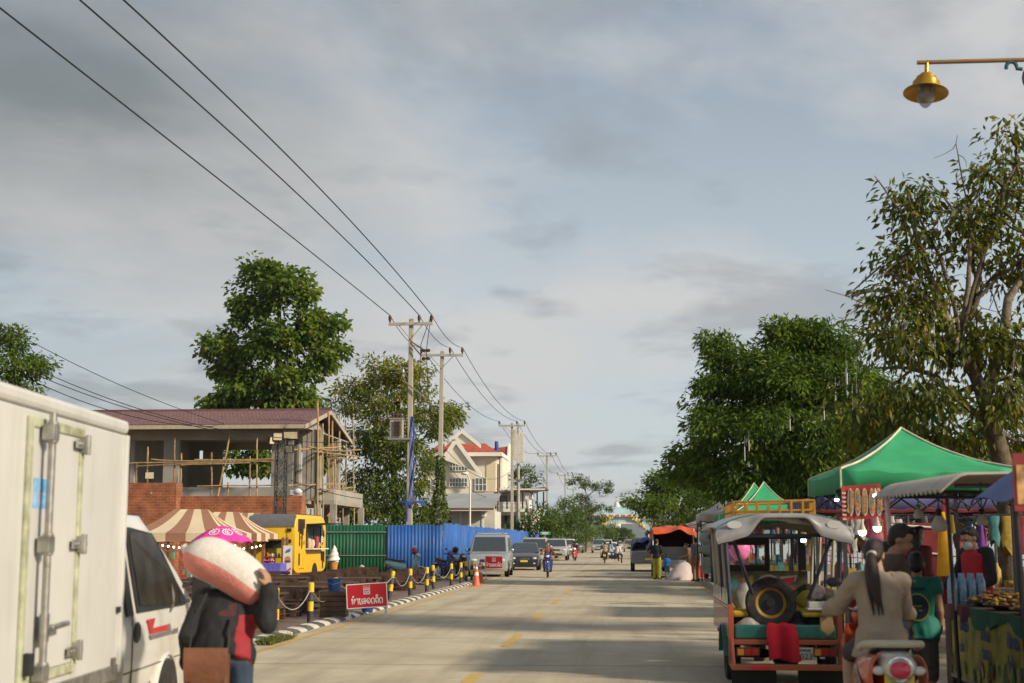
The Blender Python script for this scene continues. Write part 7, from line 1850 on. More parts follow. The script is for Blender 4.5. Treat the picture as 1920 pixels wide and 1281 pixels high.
M_tg = mat('tent_green', (.035, .33, .14), .7, var=.07, scale=2.5, dirt=(.05, .40, .17), dscale=2.5, damt=.7, bump=.5, bscale=4); M_tw2 = mat('tent_white', (.56, .53, .49), .75, var=.08, scale=2, dirt=(.42, .39, .35), dscale=1.3, damt=.5, bump=.2, bscale=5)
M_tb = mat('tent_blue', (.11, .12, .30), .7, var=.1, scale=2, bump=.2, bscale=4); M_piping = mat('piping_cream', (.62, .58, .42), .7)
M_leg = mat('tent_leg', (.05, .05, .055), .5, metal=.3)
def gazebo(label, x0, x1, y0, y1, ez, pz, val, m_, piping=True, group=None, base=.14, cur=.42, trim=None):
 cx, cy = (x0 + x1) / 2, (y0 + y1) / 2
 t = thing('market_tent', label, 'tent', (cx, cy, base), group=group)
 hx_, hy_ = (x1 - x0) / 2, (y1 - y0) / 2; ez -= base; pz -= base
 cor = [(-hx_, -hy_), (hx_, -hy_), (hx_, hy_), (-hx_, hy_)]
 mb = MB(); nu, nv_ = 10, 10
 def P(k, u, v):
  a, b = cor[k], cor[(k + 1) % 4]; e = Vector((a[0] + (b[0] - a[0]) * u, a[1] + (b[1] - a[1]) * u, 0))
  z = ez + (pz - ez) * ((1 - cur) * v + cur * v ** 2.4) - .05 * math.sin(PI * u) * (1 - v) * 1.0 + .028 * mnoise.noise(Vector((u * 7 + k * 9, v * 5, cx))) * (1 - v) + .012 * math.sin(u * 34 + k) * (1 - v) ** 3
  q = e * (1 - v); return Vector((q.x, q.y, z))
 for k in range(4):
  for i in range(nu):
   for j in range(nv_):
    u0, u1, v0, v1 = i / nu, (i + 1) / nu, j / nv_, (j + 1) / nv_
    mb.add([P(k, u0, v0), P(k, u1, v0), P(k, u1, v1), P(k, u0, v1)], [(0, 1, 2, 3)])
   a, b = P(k, i / nu, 0), P(k, (i + 1) / nu, 0); nrm = Vector(((cor[k][0] + cor[(k + 1) % 4][0]), (cor[k][1] + cor[(k + 1) % 4][1]), 0)).normalized()
   w0, w1 = .03 * math.sin(i * 1.9 + k), .03 * math.sin((i + 1) * 1.9 + k); dz = Vector((0, 0, val))
   mb.add([a, b, b - dz * (1 + .06 * math.sin(i + 1)) + nrm * w1, a - dz * (1 + .06 * math.sin(i)) + nrm * w0], [(0, 1, 2, 3)])
 o = mb.build('canopy', m_, t, smooth=50); sd = o.modifiers.new('th', 'SOLIDIFY'); sd.thickness = .006
 if piping:
  mb = MB()
  for k in range(4):
   mb.tube([P(k, 0, v / 12) + Vector((0, 0, .006)) for v in range(13)], .016, 5); mb.tube([P(k, 0, 0), P(k, 0, 0) - Vector((0, 0, val))], .013, 5)
  mb.build('piping', M_piping, t, smooth=60)
 if trim:
  mb = MB()
  for k in range(4):
   a, b = Vector((*cor[k], ez - val - .02)), Vector((*cor[(k + 1) % 4], ez - val - .02)); mb.tube([a.lerp(b, i / 10) - Vector((0, 0, .02 * math.sin(i * 2.2))) for i in range(11)], .045, 5)
  mb.build('trim', trim, t, smooth=60)
 for k in range(4):
  lg = MB(); c = cor[k]; lg.box(c[0] * .97 - .025, c[0] * .97 + .025, c[1] * .97 - .025, c[1] * .97 + .025, 0, ez - .04); lg.build('leg', M_leg, t)
 mb = MB()
 for k in range(4):
  a, b = Vector((cor[k][0] * .97, cor[k][1] * .97, 0)), Vector((cor[(k + 1) % 4][0] * .97, cor[(k + 1) % 4][1] * .97, 0)); n = 4
  for i in range(n):
   p, q = a.lerp(b, i / n), a.lerp(b, (i + 1) / n); zt_, zb_ = ez - .10, ez - .48
   mb.tube([p + Vector((0, 0, zt_)), q + Vector((0, 0, zb_))], .012, 4); mb.tube([p + Vector((0, 0, zb_)), q + Vector((0, 0, zt_))], .012, 4)
  mb.tube([(cor[k][0] * .97, cor[k][1] * .97, ez - .3), (0, 0, pz - .35)], .012, 4)
 mb.tube([(0, 0, pz - .5), (0, 0, pz - .02)], .02, 6)
 mb.build('scissor_frame', M_leg, t)
 return t
gazebo('big bright green peaked tent nearest on the right, with cream piping', 2.74, 4.90, 18.4, 21.6, 2.52, 3.16, .24, M_tg)
gt = 'small green tents in a row'
gazebo('nearest of the three small green tents', 3.25, 5.35, 43.2, 46.1, 2.45, 3.42, .22, M_tg, group=gt)
gazebo('middle one of the three small green tents', 3.25, 5.35, 46.5, 49.6, 2.48, 3.52, .22, M_tg, group=gt)
gazebo('last of the three small green tents', 3.25, 5.35, 50.0, 53.0, 2.48, 3.45, .22, M_tg, group=gt)
gazebo('greyish white peaked tent beyond the small green tents', at(1312, 967, 54.4).x, at(1312, 967, 54.4).x + 3.1, 54.4, 57.4, 2.62, 3.75, .26, M_tw2, piping=False)
gazebo('lower white tent behind the orange tarpaulin truck', 3.0, 6.0, 68, 72, 2.42, 3.3, .3, M_tw2, piping=False)
gazebo('wide dull blue tent behind the big green tent', 3.75, 8.1, 29.0, 33.5, 2.50, 3.15, .26, M_tb, piping=False, trim=mat('trim_red', (.16, .03, .04), .7, var=.6, scale=3))
gazebo('blue tent partly hidden farther along the pavement', 6.4, 9.6, 38, 42, 2.5, 3.4, .26, M_tb, piping=False)
CY0, CY1 = 11.2, 14.2
ck = thing('food_cart', 'dark food cart with a curved corrugated awning, food trays and a yellow green banner', 'food cart', (3.6, 12.7, .14)); c0 = Vector((3.6, 12.7, .14))
M_awn = mat('awning_beige', (.42, .37, .31), .6, var=.1, scale=3, dirt=(.26, .22, .18), dscale=2, damt=.6)
def awn(u, v):
 y = CY1 - (CY1 - CY0) * u; x = 2.40 + 2.3 * v ** 1.15
 if v < .16: q = v / .16; x = 2.42 + .22 * q; z = 2.03 + .13 * math.sin(q * PI / 2)
 else: q = (v - .16) / .84; x = 2.64 + 2.0 * q; z = 2.16 + .03 * math.sin(q * PI) - .06 * q
 return Vector((x, y, z + .016 * math.sin(u * 2 * PI * 17) - (.03 * u))) - c0
m = MB(); m.grid(awn, 136, 26, .008); m.build('awning', M_awn, ck, smooth=60)
for y in (CY0 + .1, 12.7, CY1 - .1): m = MB(); m.tube([Vector((2.55, y, 2.04)) - c0, Vector((4.5, y, 2.02)) - c0], .018, 5); m.build('awning_bar', M_leg, ck)
for x, y in ((3.10, 11.5), (4.3, 11.5), (4.3, 13.9), (3.12, 13.95)):
 m = MB(); m.tube([Vector((x, y, .14)) - c0, Vector((x - (.0 if x > 3.5 else .05), y, 2.03)) - c0], .024 if y < 12 else .02, 8); m.build('post', M_leg if y < 12 else M_leg, ck)
m = MB(); m.tube([Vector((2.62, 14.05, .02)) - c0, Vector((2.52, 14.05, 2.03)) - c0], .022, 8); m.build('white_post', M_trim, ck)
m = MB(); m.box(-.38, .7, -1.35, 1.85, .82, .86); m.build('tabletop', M_wood, ck)
for x in (-.36, .66):
 for y in (-1.3, 1.8): m = MB(); m.box(x - .02, x + .02, y - .02, y + .02, 0, .82); m.build('leg', M_leg, ck)
m = MB(); m.box(-.36, .66, -1.3, 1.8, .12, .16); m.build('lower_shelf', M_leg, ck)
def banner_nodes(nt, N, L, b):
 tc = N.new('ShaderNodeTexCoord'); n = N.new('ShaderNodeTexNoise'); n.inputs['Scale'].default_value = 5; n.inputs['Detail'].default_value = 6; L.new(tc.outputs['Object'], n.inputs['Vector'])
 r = N.new('ShaderNodeValToRGB'); L.new(n.outputs['Fac'], r.inputs[0]); e = r.color_ramp.elements
 e[0].position = .35; e[0].color = (.16, .17, .03, 1); e[1].position = .65; e[1].color = (.44, .36, .05, 1); k = e.new(.5); k.color = (.34, .30, .05, 1)
 L.new(r.outputs[0], b.inputs['Base Color']); b.inputs['Roughness'].default_value = .5
M_ban = custom('banner_print', banner_nodes)
m = MB(); m.grid(lambda u, v: (-.405 - .012 * math.sin(u * 7) * math.sin(v * 3), 1.85 - 3.05 * u, .82 - .62 * v), 30, 8, .006); m.build('banner', M_ban, ck, smooth=60)
MB_ = Matrix(((0, 0, -1, -.422), (-1, 0, 0, 0), (0, 1, 0, 0), (0, 0, 0, 1)))
for (y, z, seq, h) in ((1.25, .68, ['h', 'o', 'm^tone', 'd'], .085), (.45, .64, ['l', 'aa', 'c', 'd'], .085), (.45, .48, ['m', 'o', 'd'], .085), (-.45, .64, ['c^vow', 'h', 'aa', 'm'], .09), (-.35, .45, ['l^vow', 'd'], .09), (1.35, .48, ['d', 'o'], .08)):
 m = MB(); lao_line(m, seq, h, MB_ @ Matrix.Translation((-y, z, 0)), w=.22, d0=0, d1=.005); m.build('banner_lettering', mat('ink_blue', (.10, .12, .28), .6), ck)
rnd = random.Random(12)
pm_ = [mat('pr_brown', (.16, .10, .05), .6, var=.5, scale=30), mat('pr_green', (.06, .16, .05), .6, var=.5, scale=30), mat('pr_pale', (.34, .31, .12), .6, var=.4, scale=30)]
for i in range(44):
 m = MB(); y = rnd.uniform(-1.15, 1.8); z = rnd.uniform(.22, .42); r_ = rnd.uniform(.03, .07)
 m.prism([(-y + r_ * math.cos(a) * .8, z + r_ * 1.4 * math.sin(a)) for a in [2 * PI * q / 9 for q in range(9)]], .0, .0015 + .0001 * i, MB_); m.build('banner_picture', pm_[i % 3], ck)
m = MB(); m.box(-.43, -.40, -1.2, 1.85, .17, .20); m.build('banner_rail', M_steel, ck)
m = MB(); m.box(-.40, -.1, -1.42, -1.40, .12, .80); m.build('side_poster', mat('poster_mixed', (.42, .40, .38), .5, var=.75, scale=7), ck)
m = MB(); m.box(-.1, .68, -1.43, -1.39, .55, .82); m.build('orange_cloth', mat('cloth_orange', (.55, .12, .02), .8, var=.1), ck)
m = MB(); lao_line(m, ['h', 'm', 'o'], .09, Matrix(((1, 0, 0, -.25), (0, 0, -1, -1.421), (0, 1, 0, .72), (0, 0, 0, 1))), w=.2); m.build('poster_lettering', M_black, ck)
fc = [(.34, .14, .035), (.42, .22, .05), (.26, .10, .03), (.50, .33, .08), (.20, .16, .04)]
trs = [('shallow tray heaped with reddish fried snacks at the far end of the cart', -.08, 1.40, 0), ('tray heaped with golden fried snacks in the middle of the cart', -.10, .62, 1), ('tray of dark brown fried food near the front of the cart', -.08, -.18, 2), ('tray of yellow noodles at the near end of the cart', -.08, -.95, 3), ('tray of mixed greens and snacks on the inner side of the cart', .42, .2, 4), ('tray of reddish snacks on the inner side of the cart', .42, -.7, 0)]
for lab, x, y, ci in trs:
 t = thing('food_tray', lab, 'tray', c0 + Vector((x, y, .862)), group='food trays on the cart')
 m = MB(); m.lathe([(.17, 0), (.27, .05), (.285, .05), (.275, .035), (.17, .012), (.001, .012)], 20); m.build('tray', M_steel, t, smooth=50)
 m = MB(); rnd = random.Random(ci + int(y * 10));
 for i in range(90):
  a, r_ = rnd.uniform(0, 2 * PI), .24 * math.sqrt(rnd.random()); z = .03 + .11 * (1 - (r_ / .25) ** 2) * rnd.random() + .02
  m.mat(rnd.randrange(3)); m.ell((r_ * math.cos(a), r_ * math.sin(a), z), (rnd.uniform(.02, .04), rnd.uniform(.02, .035), rnd.uniform(.012, .022)), 6, 4)
 o = m.build('food', [mat('food_%d' % q, fc[q], .5, var=.4, scale=40) for q in ((ci) % 5, (ci + 1) % 5, (ci + 3) % 5)], t, smooth=60); o['kind'] = 'stuff'
m = MB(); m.grid(lambda u, v: (-.42 - .02 * math.sin(u * 20) * v, .95 - 2.25 * u, .868 - .14 * v * (1 + .4 * math.sin(u * 9))), 40, 4, .005); tag(m.build('cloth', mat('cloth_dark_green', (.02, .12, .08), .8), None, c0, smooth=60), 'dark green cloth hanging over the edge of the food cart', 'cloth')
m = MB(); m.grid(lambda u, v: (-.42 - .02 * math.sin(u * 12) * v, 1.84 - .86 * u, .868 - .15 * v), 16, 4, .005); tag(m.build('cloth', mat('cloth_maroon', (.10, .015, .02), .8), None, c0, smooth=60), 'maroon cloth hanging over the far end of the food cart', 'cloth')
t = thing('water_pack', 'shrink wrapped pack of blue water bottles standing on the cart beside the vendor', 'bottles', c0 + Vector((-.22, 1.95, .86)))
m = MB()
m.box(-.2, .2, -.12, .12, -.86, -.01); m.build('crate', M_wood, t)
for i in range(4):
 for j in range(2):
  m = MB(); m.lathe([(.04, 0), (.042, .02), (.040, .10), (.043, .12), (.040, .22), (.02, .27), (.02, .30)], 10, Matrix.Translation((-.14 + .09 * i, -.05 + .09 * j, 0))); m.build('bottle', mat('water_blue', (.25, .42, .62), .15, var=.2, scale=30, spec=.8), t, smooth=50)
for lab, x, y, r_, col in (('pink and green plastic bowl on the cart', .35, 1.0, .17, (.50, .08, .18)), ('dark brown cooking pot at the back of the cart', .45, -.25, .0, (.1, .05, .04)), ('pale green plastic bowl beside the pink one', .40, 1.45, .15, (.28, .42, .25))):
 if r_ == 0: continue
 m = MB(); m.lathe([(r_ * .5, 0), (r_, .09), (r_ * 1.03, .095), (r_ * .95, .085), (r_ * .45, .015), (.001, .015)], 18); tag(m.build('bowl', mat('bowl_%.2f' % y, col, .4), None, c0 + Vector((x, y, .9)), smooth=50), lab, 'bowl')
m = MB(); m.grid(lambda u, v: (.45 + .5 * u, -1.1 + 1.6 * v, 1.02 + .20 * math.sin(u * PI) * math.sin(v * PI) + .03 * mnoise.noise(Vector((u * 6, v * 8, 2)))), 16, 22, .02); m.box(.5, .95, -1.05, .45, .87, 1.02)
tag(m.build('covered_basket', mat('maroon_cover', (.085, .022, .018), .8, var=.3, bump=.4, bscale=30), None, c0, smooth=50), 'large basket covered with a dark maroon cloth at the back of the cart', 'basket')
a = at(1578, 945, 16.9); b = at(1652, 945, 16.9)
mt_ = thing('menu_banner', 'red menu banner with a row of oval food pictures hanging below the green tent', 'banner', ((a.x + b.x) / 2, 16.9, 1.6)); w = (b.x - a.x) / 2; z0, z1 = at(1600, 976, 16.9).z - 1.6, at(1600, 912, 16.9).z - 1.6
m = MB(); m.grid(lambda u, v: (-w + 2 * w * u, .012 * math.sin(u * 5), z1 + (z0 - z1) * v + .03 * u), 20, 4, .006); m.build('sheet', mat('menu_red', (.34, .035, .03), .6, var=.12, scale=6), mt_, smooth=60)
m = MB(); rnd = random.Random(2); MQ = Matrix(((1, 0, 0, 0), (0, 0, -1, -.016), (0, 1, 0, 0), (0, 0, 0, 1)))
for i in range(5):
 x = -w * .55 + i * w * .36; zc = (z0 + z1) / 2 + .015;
 m.mat(0); m.prism(disc(x, zc, w * .155, (z1 - z0) * .41), 0, .002, MQ); m.mat(1); m.prism(disc(x, zc, w * .125, (z1 - z0) * .36), 0, .004, MQ); m.mat(2)
 for q in range(5): m.prism(disc(x + rnd.uniform(-.03, .03), zc + rnd.uniform(-.11, .11), .022, .035, 8), 0, .0055 + .0003 * q, MQ)
m.mat(0)
for q in range(7): stroke(m, [(-w * .97, z1 - .08 - q * .05), (-w * .78, z1 - .08 - q * .05)], .02, 0, .002, MQ)
m.build('oval_picture', [mat('menu_cream', (.5, .46, .34), .6), mat('menu_food', (.16, .17, .12), .6, var=.5, scale=20), mat('menu_food2', (.36, .17, .06), .6, var=.5, scale=30)], mt_)
m = MB()
for x in (-w * .95, w * .95): m.tube([(x, 0, z1), (x, 0, 2.25 - 1.6 + .0)], .006, 4)
m.build('hanging_cord', M_black, mt_)
M_led = mat('led_white', (.9, .9, .9), .3, emit=(1.0, .84, .66), es=7.0); M_ledc = mat('led_cool', (.9, .9, .9), .3, emit=(.85, .95, 1.0), es=7.0); M_cream2 = mat('bulb_body', (.50, .45, .34), .5)
def led(label, px, py, Y, r_, zt, lit=M_led):
 c = at(px, py, Y); t = thing('light_bulb', label, 'light bulb', c, group='hanging light bulbs')
 m = MB(); m.lathe([(r_ * .25, r_ * 3.0), (r_ * .35, r_ * 2.4), (r_ * .6, r_ * 1.5), (r_ * .95, r_ * .4)], 14); m.build('housing', M_cream2, t, smooth=40)
 m = MB(); m.lathe([(r_ * .97, r_ * .4), (r_ * 1.0, r_ * .1), (r_ * .92, -r_ * .35), (r_ * .6, -r_ * .75), (.001, -r_ * .9)], 14); m.build('globe', lit, t, smooth=60)
 m = MB(); m.tube([(0, 0, r_ * 3), (0, 0, max(r_ * 3.2, zt - c.z))], .005, 4); m.build('cord', M_black, t)
led('lit bulb hanging just below the right corner of the red menu banner', 1645, 991, 16.4, .044, 2.2); led('lit bulb hanging below the middle of the red menu banner', 1617, 998, 16.4, .044, 2.2); led('small amber lit bulb hanging beside the tuk-tuk roof', 1595, 998, 16.6, .022, 2.2)
led('cool white bulb under the awning edge by the red menu banner', 1641, 929, 15.5, .026, 2.2, M_ledc); led('cool white bulb under the left corner of the green tent', 1569, 937, 19, .028, 2.4, M_ledc)
led('small lit bulb seen through the tuk-tuk window opening', 1493, 1005, 24, .05, 2.6); led('lit bulb hanging inside the market behind the tuk-tuk', 1506, 1013, 25, .05, 2.6, M_ledc)
M_lan = mat('lantern_white', (.42, .40, .36), .5, var=.08)
def lantern(label, px, py, Y, w, h, top=None):
 c = at(px, py, Y); t = thing('lantern', label, 'lantern', c, group='unlit lanterns under the awning')
 m = MB(); m.lathe([(.001, -h), (w * .75, -h), (w * .98, -h * .7), (w, -h * .35), (w * .85, 0), (w * .45, h * .55), (w * .25, h * .9), (.001, h * .95)], 18); m.build('shade', M_lan, t, smooth=50)
 m = MB(); m.lathe([(w * .46, h * .56), (w * .3, h * .9), (.03, h * 1.0), (.02, h * 1.3)], 12); m.build('cap', top or M_black, t, smooth=40)
 m = MB(); m.tube([(0, 0, h * 1.2), (0, 0, max(h * 1.4, 2.12 - c.z))], .006, 4); m.build('cord', M_black, t)
lantern('small green topped lantern hanging under the corrugated awning', 1722, 961, 13.2, .045, .055, M_tg); lantern('large white lantern hanging under the awning above the vendor', 1761, 978, 12.4, .068, .085); lantern('plain white lantern hanging at the inner side of the awning', 1841, 972, 12.6, .048, .062)
rl = thing('river_railing', 'red brown railing along the river bank', 'railing', (12.6, 40, .0))
m = MB()
for z in (.35, .7, 1.02): m.box(-.02, .02, -28, 60, z - .02, z + .02)
m.build('rail', mat('railing_red', (.30, .10, .07), .6, var=.2), rl)
for i in range(59): m = MB(); m.box(-.025, .025, -28 + i * 1.5 - .025, -28 + i * 1.5 + .025, 0, 1.05); m.build('baluster', MATS['railing_red'], rl)
for lab, px, py0, py1, Y, w, col in (('yellow folded cloth hanging on a post beside the vendor', 1765, 960, 1080, 16.8, .09, (.62, .30, .01)), ('purple folded parasol hanging behind the food cart', 1838, 985, 1060, 18, .07, (.13, .03, .22)), ('magenta strip of cloth hanging beside the purple parasol', 1846, 990, 1062, 18.2, .03, (.30, .02, .10)), ('orange cloth panel behind the boy', 1736, 1148, 1212, 14.9, .09, (.70, .14, .01)), ('yellow strip of cloth hanging from the awning', 1784, 965, 1000, 15, .03, (.5, .32, .02))):
 a, b = at(px, py0, Y), at(px, py1, Y); m = MB(); h = a.z - b.z
 m.loft([[((w * (.35 + .65 * v)) * (1 + .18 * math.cos(3 * q)) * math.cos(q), .05 * math.sin(q), -h * v) for q in [2 * PI * i / 16 for i in range(16)]] for v in (0, .2, .5, .8, 1)])
 tag(m.build('hanging_cloth', cloth('hang_%d' % px, col), None, a, smooth=50), lab, 'cloth')
ta = at(1735, 1100, 14.9)
tp_ = thing('tarpaulin', 'blue tarpaulin draped over the stall frame at the right edge', 'tarpaulin', (3.12, 9.2, .07))
m = MB()
def tarp(u, v):
 x = -.60 + 1.7 * u; y = -.5 + 2.0 * v
 z = 2.02 + .13 * math.sin(min(1, u * 1.4) * PI / 2) + .03 * math.sin(v * 9 + u * 4) - (.16 * max(0, 1 - u * 7)) - .04 * v
 return (x, y, z)
m.grid(tarp, 26, 20, .006)
m.grid(lambda u, v: (-.58 + .60 * u + .05 * v, -.50 - .02 * math.sin(u * 8), 1.99 + .05 * u - (.20 + .10 * math.sin(u * PI)) * v), 12, 8, .006)
m.build('sheet', mat('tarp_blue', (.02, .05, .22), .5, var=.1, bump=.3, bscale=7), tp_, smooth=60)
for x, y in ((.10, -.3), (1.0, -.3), (1.0, 1.4)):
 m = MB(); m.tube([(x, y, .14 if x > 0.05 else 0), (x, y, 2.02)], .028, 8); m.build('post', M_pole, tp_)
a = at(1916, 905, 8.7); m = MB(); m.box(-.07, .5, -.012, .012, -.17, .17); pn_ = m.build('picture_panel', mat('panel_red', (.22, .03, .03), .5, var=.2), tp_, (a.x - 3.12, 8.62 - 9.2, a.z - .07))
m = MB(); m.box(-.055, .48, -.018, -.0125, -.13, .10); m.build('food_picture', mat('pic_food', (.42, .24, .10), .5, var=.9, scale=9), pn_)
rnd = random.Random(31)
gcol = [('red', (.22, .03, .03)), ('pink', (.34, .09, .16)), ('teal', (.04, .16, .16)), ('white', (.40, .39, .36)), ('yellow', (.36, .25, .04)), ('dark', (.04, .04, .045)), ('blue', (.06, .12, .35)), ('brown', (.20, .11, .06))]
for i, (x, y, w) in enumerate(((4.2, 23.5, 1.5), (6.3, 23.5, 1.3), (4.4, 27, 1.6), (5.2, 31, 1.8), (7.2, 31, 1.4), (4.6, 36, 1.8), (4.7, 44.6, 2.2), (4.7, 48, 2.2), (4.7, 51.5, 2.2), (4.6, 56, 2.4), (4.6, 63, 2.4), (7.6, 19.5, 1.6), (6.2, 16.6, 1.4))):
 nm_ = ['nearest market table behind the tuk-tuk, piled with goods', 'market table near the railing behind the green tent', 'market table in the gap before the blue tent', 'left market table under the wide blue tent', 'right market table under the wide blue tent', 'market table between the blue and small green tents', 'market table under the nearest small green tent', 'market table under the middle small green tent', 'market table under the last small green tent', 'market table under the greyish white tent', 'market table beside the orange tarpaulin truck', 'low market table by the river railing', 'market table behind the red vest vendor'][i]
 t = thing('market_table', nm_, 'table', (x, y, .14), group='market tables below the tents')
 m = MB(); m.box(-w / 2, w / 2, -.35, .35, .70, .74); m.build('tabletop', M_ply, t)
 cn, cc = gcol[rnd.randrange(8)]; m = MB(); m.grid(lambda u, v: (-w / 2 + w * u, -.355 - .02 * math.sin(u * 30) * v, .74 - .66 * v), 30, 3, .006); m.build('skirt', cloth('skirt_' + cn, cc), t, smooth=60)
 for sx in (-1, 1):
  for sy in (-1, 1): m = MB(); m.box(sx * (w / 2 - .05) - .02, sx * (w / 2 - .05) + .02, sy * .3 - .02, sy * .3 + .02, 0, .70); m.build('leg', M_leg, t)
 for j in range(7):
  cn, cc = gcol[rnd.randrange(8)]; gx_ = -w / 2 + .12 + (w - .24) * j / 6; h = rnd.uniform(.12, .42); q = rnd.uniform(.05, .09); m = MB()
  if j % 2: m.lathe([(q * .8, 0), (q, h * .2), (q * .95, h * .7), (q * .4, h * .9), (q * .35, h)], 10, Matrix.Translation((gx_, rnd.uniform(-.2, .2), .74)))
  else: yy = rnd.uniform(-.2, .2); m.box(gx_ - q, gx_ + q, yy - q, yy + q, .742, .742 + h * .7)
  o = m.build('goods', mat('goods_' + cn, cc, .5, var=.3, scale=12), None, t.location, smooth=35)
  tag(o, '%s %s on a market table below the tents' % (cn, 'bottle' if j % 2 else 'box'), 'goods', 'small goods on the market tables')
 if y > 22:
  m = MB(); m.tube([(-w / 2, .3, .74), (-w / 2, .3, 1.9), (w / 2, .3, 1.9), (w / 2, .3, .74)], .015, 5)
  for j in range(5):
   pass
  m.build('goods_rail', M_leg, t)
  for j in range(6):
   cn, cc = gcol[rnd.randrange(8)]; gx_ = -w / 2 + .1 + (w - .2) * j / 5; m = MB(); hh = rnd.uniform(.3, .6); wq = rnd.uniform(.04, .12); tp = rnd.uniform(.5, 1.1); m.loft([[(gx_ + wq * (tp + (1 - tp) * v) * math.cos(q) * (1 + .2 * math.sin(v * 9 + j)), .3 + .025 * math.sin(q), 1.88 - hh * v * (1 + .15 * math.cos(2 * q + j))) for q in [2 * PI * k / 10 for k in range(10)]] for v in (0, .12, .4, .7, 1)])
   m.build('hanging_goods', mat('goods_' + cn, cc, .5, var=.3, scale=12), t, smooth=50)
def toy(label, loc, s_, col):
 m = MB(); m.ell((0, 0, .5 * s_), (.42 * s_, .38 * s_, .5 * s_), 14, 10); m.ell((0, 0, 1.1 * s_), (.28 * s_, .26 * s_, .28 * s_), 12, 8)
 for a in (-1, 1): m.ell((a * .22 * s_, 0, 1.38 * s_), (.08 * s_, .06 * s_, .18 * s_), 8, 6); m.ell((a * .45 * s_, 0, .7 * s_), (.12 * s_, .12 * s_, .25 * s_), 8, 6)
 tag(m.build('inflatable_toy', mat('toy_%.2f' % col[0], col, .3, var=.2), None, loc, smooth=60), label, 'toy')
toy('round pink inflatable toy hanging behind the tuk-tuk, seen through the tuk-tuk opening', at(1388, 1052, 36), .62, (.72, .18, .40)); toy('purple inflatable toy beside the pink one behind the tuk-tuk', at(1372, 1054, 37), .6, (.40, .14, .42))
gp_ = thing('red_gate', 'red market gate panel with pale bars seen through the tuk-tuk opening', 'gate', (4.5, 22.6, .14))
m = MB(); m.box(-.42, .42, -.015, .015, .3, 1.75); m.build('panel', mat('gate_red', (.22, .025, .035), .6, var=.2), gp_)
for x in (-.45, .45, 1.5): m = MB(); m.box(x - .05, x + .05, -.05, .05, 0, 2.3); m.build('post', mat('post_crimson', (.34, .02, .05), .5), gp_)
m = MB()
for z in (.8, 1.3, 1.7): m.tube([(-.4, -.03, z + .02), (0, -.03, z), (.4, -.03, z - .03)], .015, 5)
m.build('bar', M_trim, gp_)
M_tube = mat('tube_white', (.5, .5, .48), .4)
tubes = [(1628, 625, 690, 26), (1612, 660, 700, 26), (1672, 640, 668, 25), (1708, 640, 690, 24), (1752, 625, 690, 23.6), (1760, 640, 680, 24.4), (1800, 640, 682, 24), (1836, 625, 668, 24), (1586, 690, 740, 27), (1606, 720, 770, 27), (1566, 730, 776, 40), (1588, 700, 746, 38), (1545, 770, 790, 44), (1481, 786, 808, 46), (1396, 838, 864, 47), (1404, 826, 846, 47), (1630, 770, 800, 26), (1668, 790, 815, 25), (1598, 750, 800, 30), (1618, 745, 775, 28), (1725, 560, 590, 24), (1780, 560, 590, 24), (1870, 600, 640, 24), (1655, 610, 640, 25)]
for i, (px, a, c, Y) in enumerate(tubes):
 p = at(px, a, Y); q = at(px, c, Y); h = p.z - q.z; m = MB(); m.tube([(0, 0, 0), (.0, 0, -h)], .012 if Y < 35 else .018, 6); m.tube([(0, 0, 0), (.02, .05, .35)], .003, 3)
 tag(m.build('light_tube', M_tube, None, p), 'thin white light tube hanging from the riverside tree branches', 'light tube', 'light tubes hanging in the riverside trees')
ot = thing('cargo_pickup', 'pickup with an orange and blue tarpaulin over its open metal cargo bed', 'truck', (2.08, 62.4, .0)); M_grey2 = paint('truck_grey', (.30, .31, .31), .4, damt=.5)
m = MB(); m.box(-.90, .90, .0, 2.9, .62, .70); m.box(-.90, -.86, .0, 2.9, .70, 1.12); m.box(.86, .90, .0, 2.9, .70, 1.12); m.box(-.86, .86, 2.86, 2.9, .70, 1.5); m.build('bed', M_grey2, ot)
m = MB(); m.box(-.90, .90, -.03, -.001, .50, .80); m.build('tailgate', M_silver2, ot, bevel=.01)
m = MB()
for x in (-.88, .88):
 for y in (.05, 1.4, 2.8): m.tube([(x, y, .70), (x, y, 2.12)], .03, 6)
 m.tube([(x, .05, 2.12), (x, 2.8, 2.12)], .025, 6)
m.build('frame', M_trim, ot)
m = MB()
for x in (-.45, 0, .45): m.box(x - .02, x + .02, 2.80, 2.84, 1.5, 2.1)
m.box(-.86, .86, 2.3, 2.34, .70, 1.35); m.build('metal_sheet', M_silver, ot)
m = MB(); m.box(-.86, .86, 2.76, 2.79, 1.35, 2.12); m.box(.84, .86, .3, 2.75, 1.13, 2.1); m.build('shade_lining', mat('shade_lining_maroon', (.06, .02, .02), .8, var=.4), ot)  # maroon back board and side tarp added to keep the bed dark inside
def tarp2(u, v):
 x = -1.02 + 2.04 * u; y = -.25 + 3.3 * v; e = abs(2 * u - 1)
 z = 2.20 + .10 * math.sin(u * 11 + v * 3) * .5 + .10 * mnoise.noise(Vector((u * 4, v * 3, 7))) - .28 * max(0, e - .86) / .14 - (.22 + .10 * math.sin(u * 9)) * max(0, 1 - v * 8)
 return (x, y, z)
m = MB(); m.grid(tarp2, 30, 24, .02); m.build('orange_tarp', mat('tarp_orange', (.55, .085, .025), .6, var=.12, scale=3, bump=.5, bscale=6), ot, smooth=60)
m = MB(); m.grid(lambda u, v: (-1.04 - .10 * math.sin(v * 7) - .05 * math.sin(u * 9), .1 + 2.9 * u, 2.05 - .75 * v + .06 * math.sin(u * 8)), 20, 10, .02); m.build('side_tarp', mat('tarp_navy', (.03, .06, .22), .6, var=.2, bump=.4, bscale=6), ot, smooth=60)
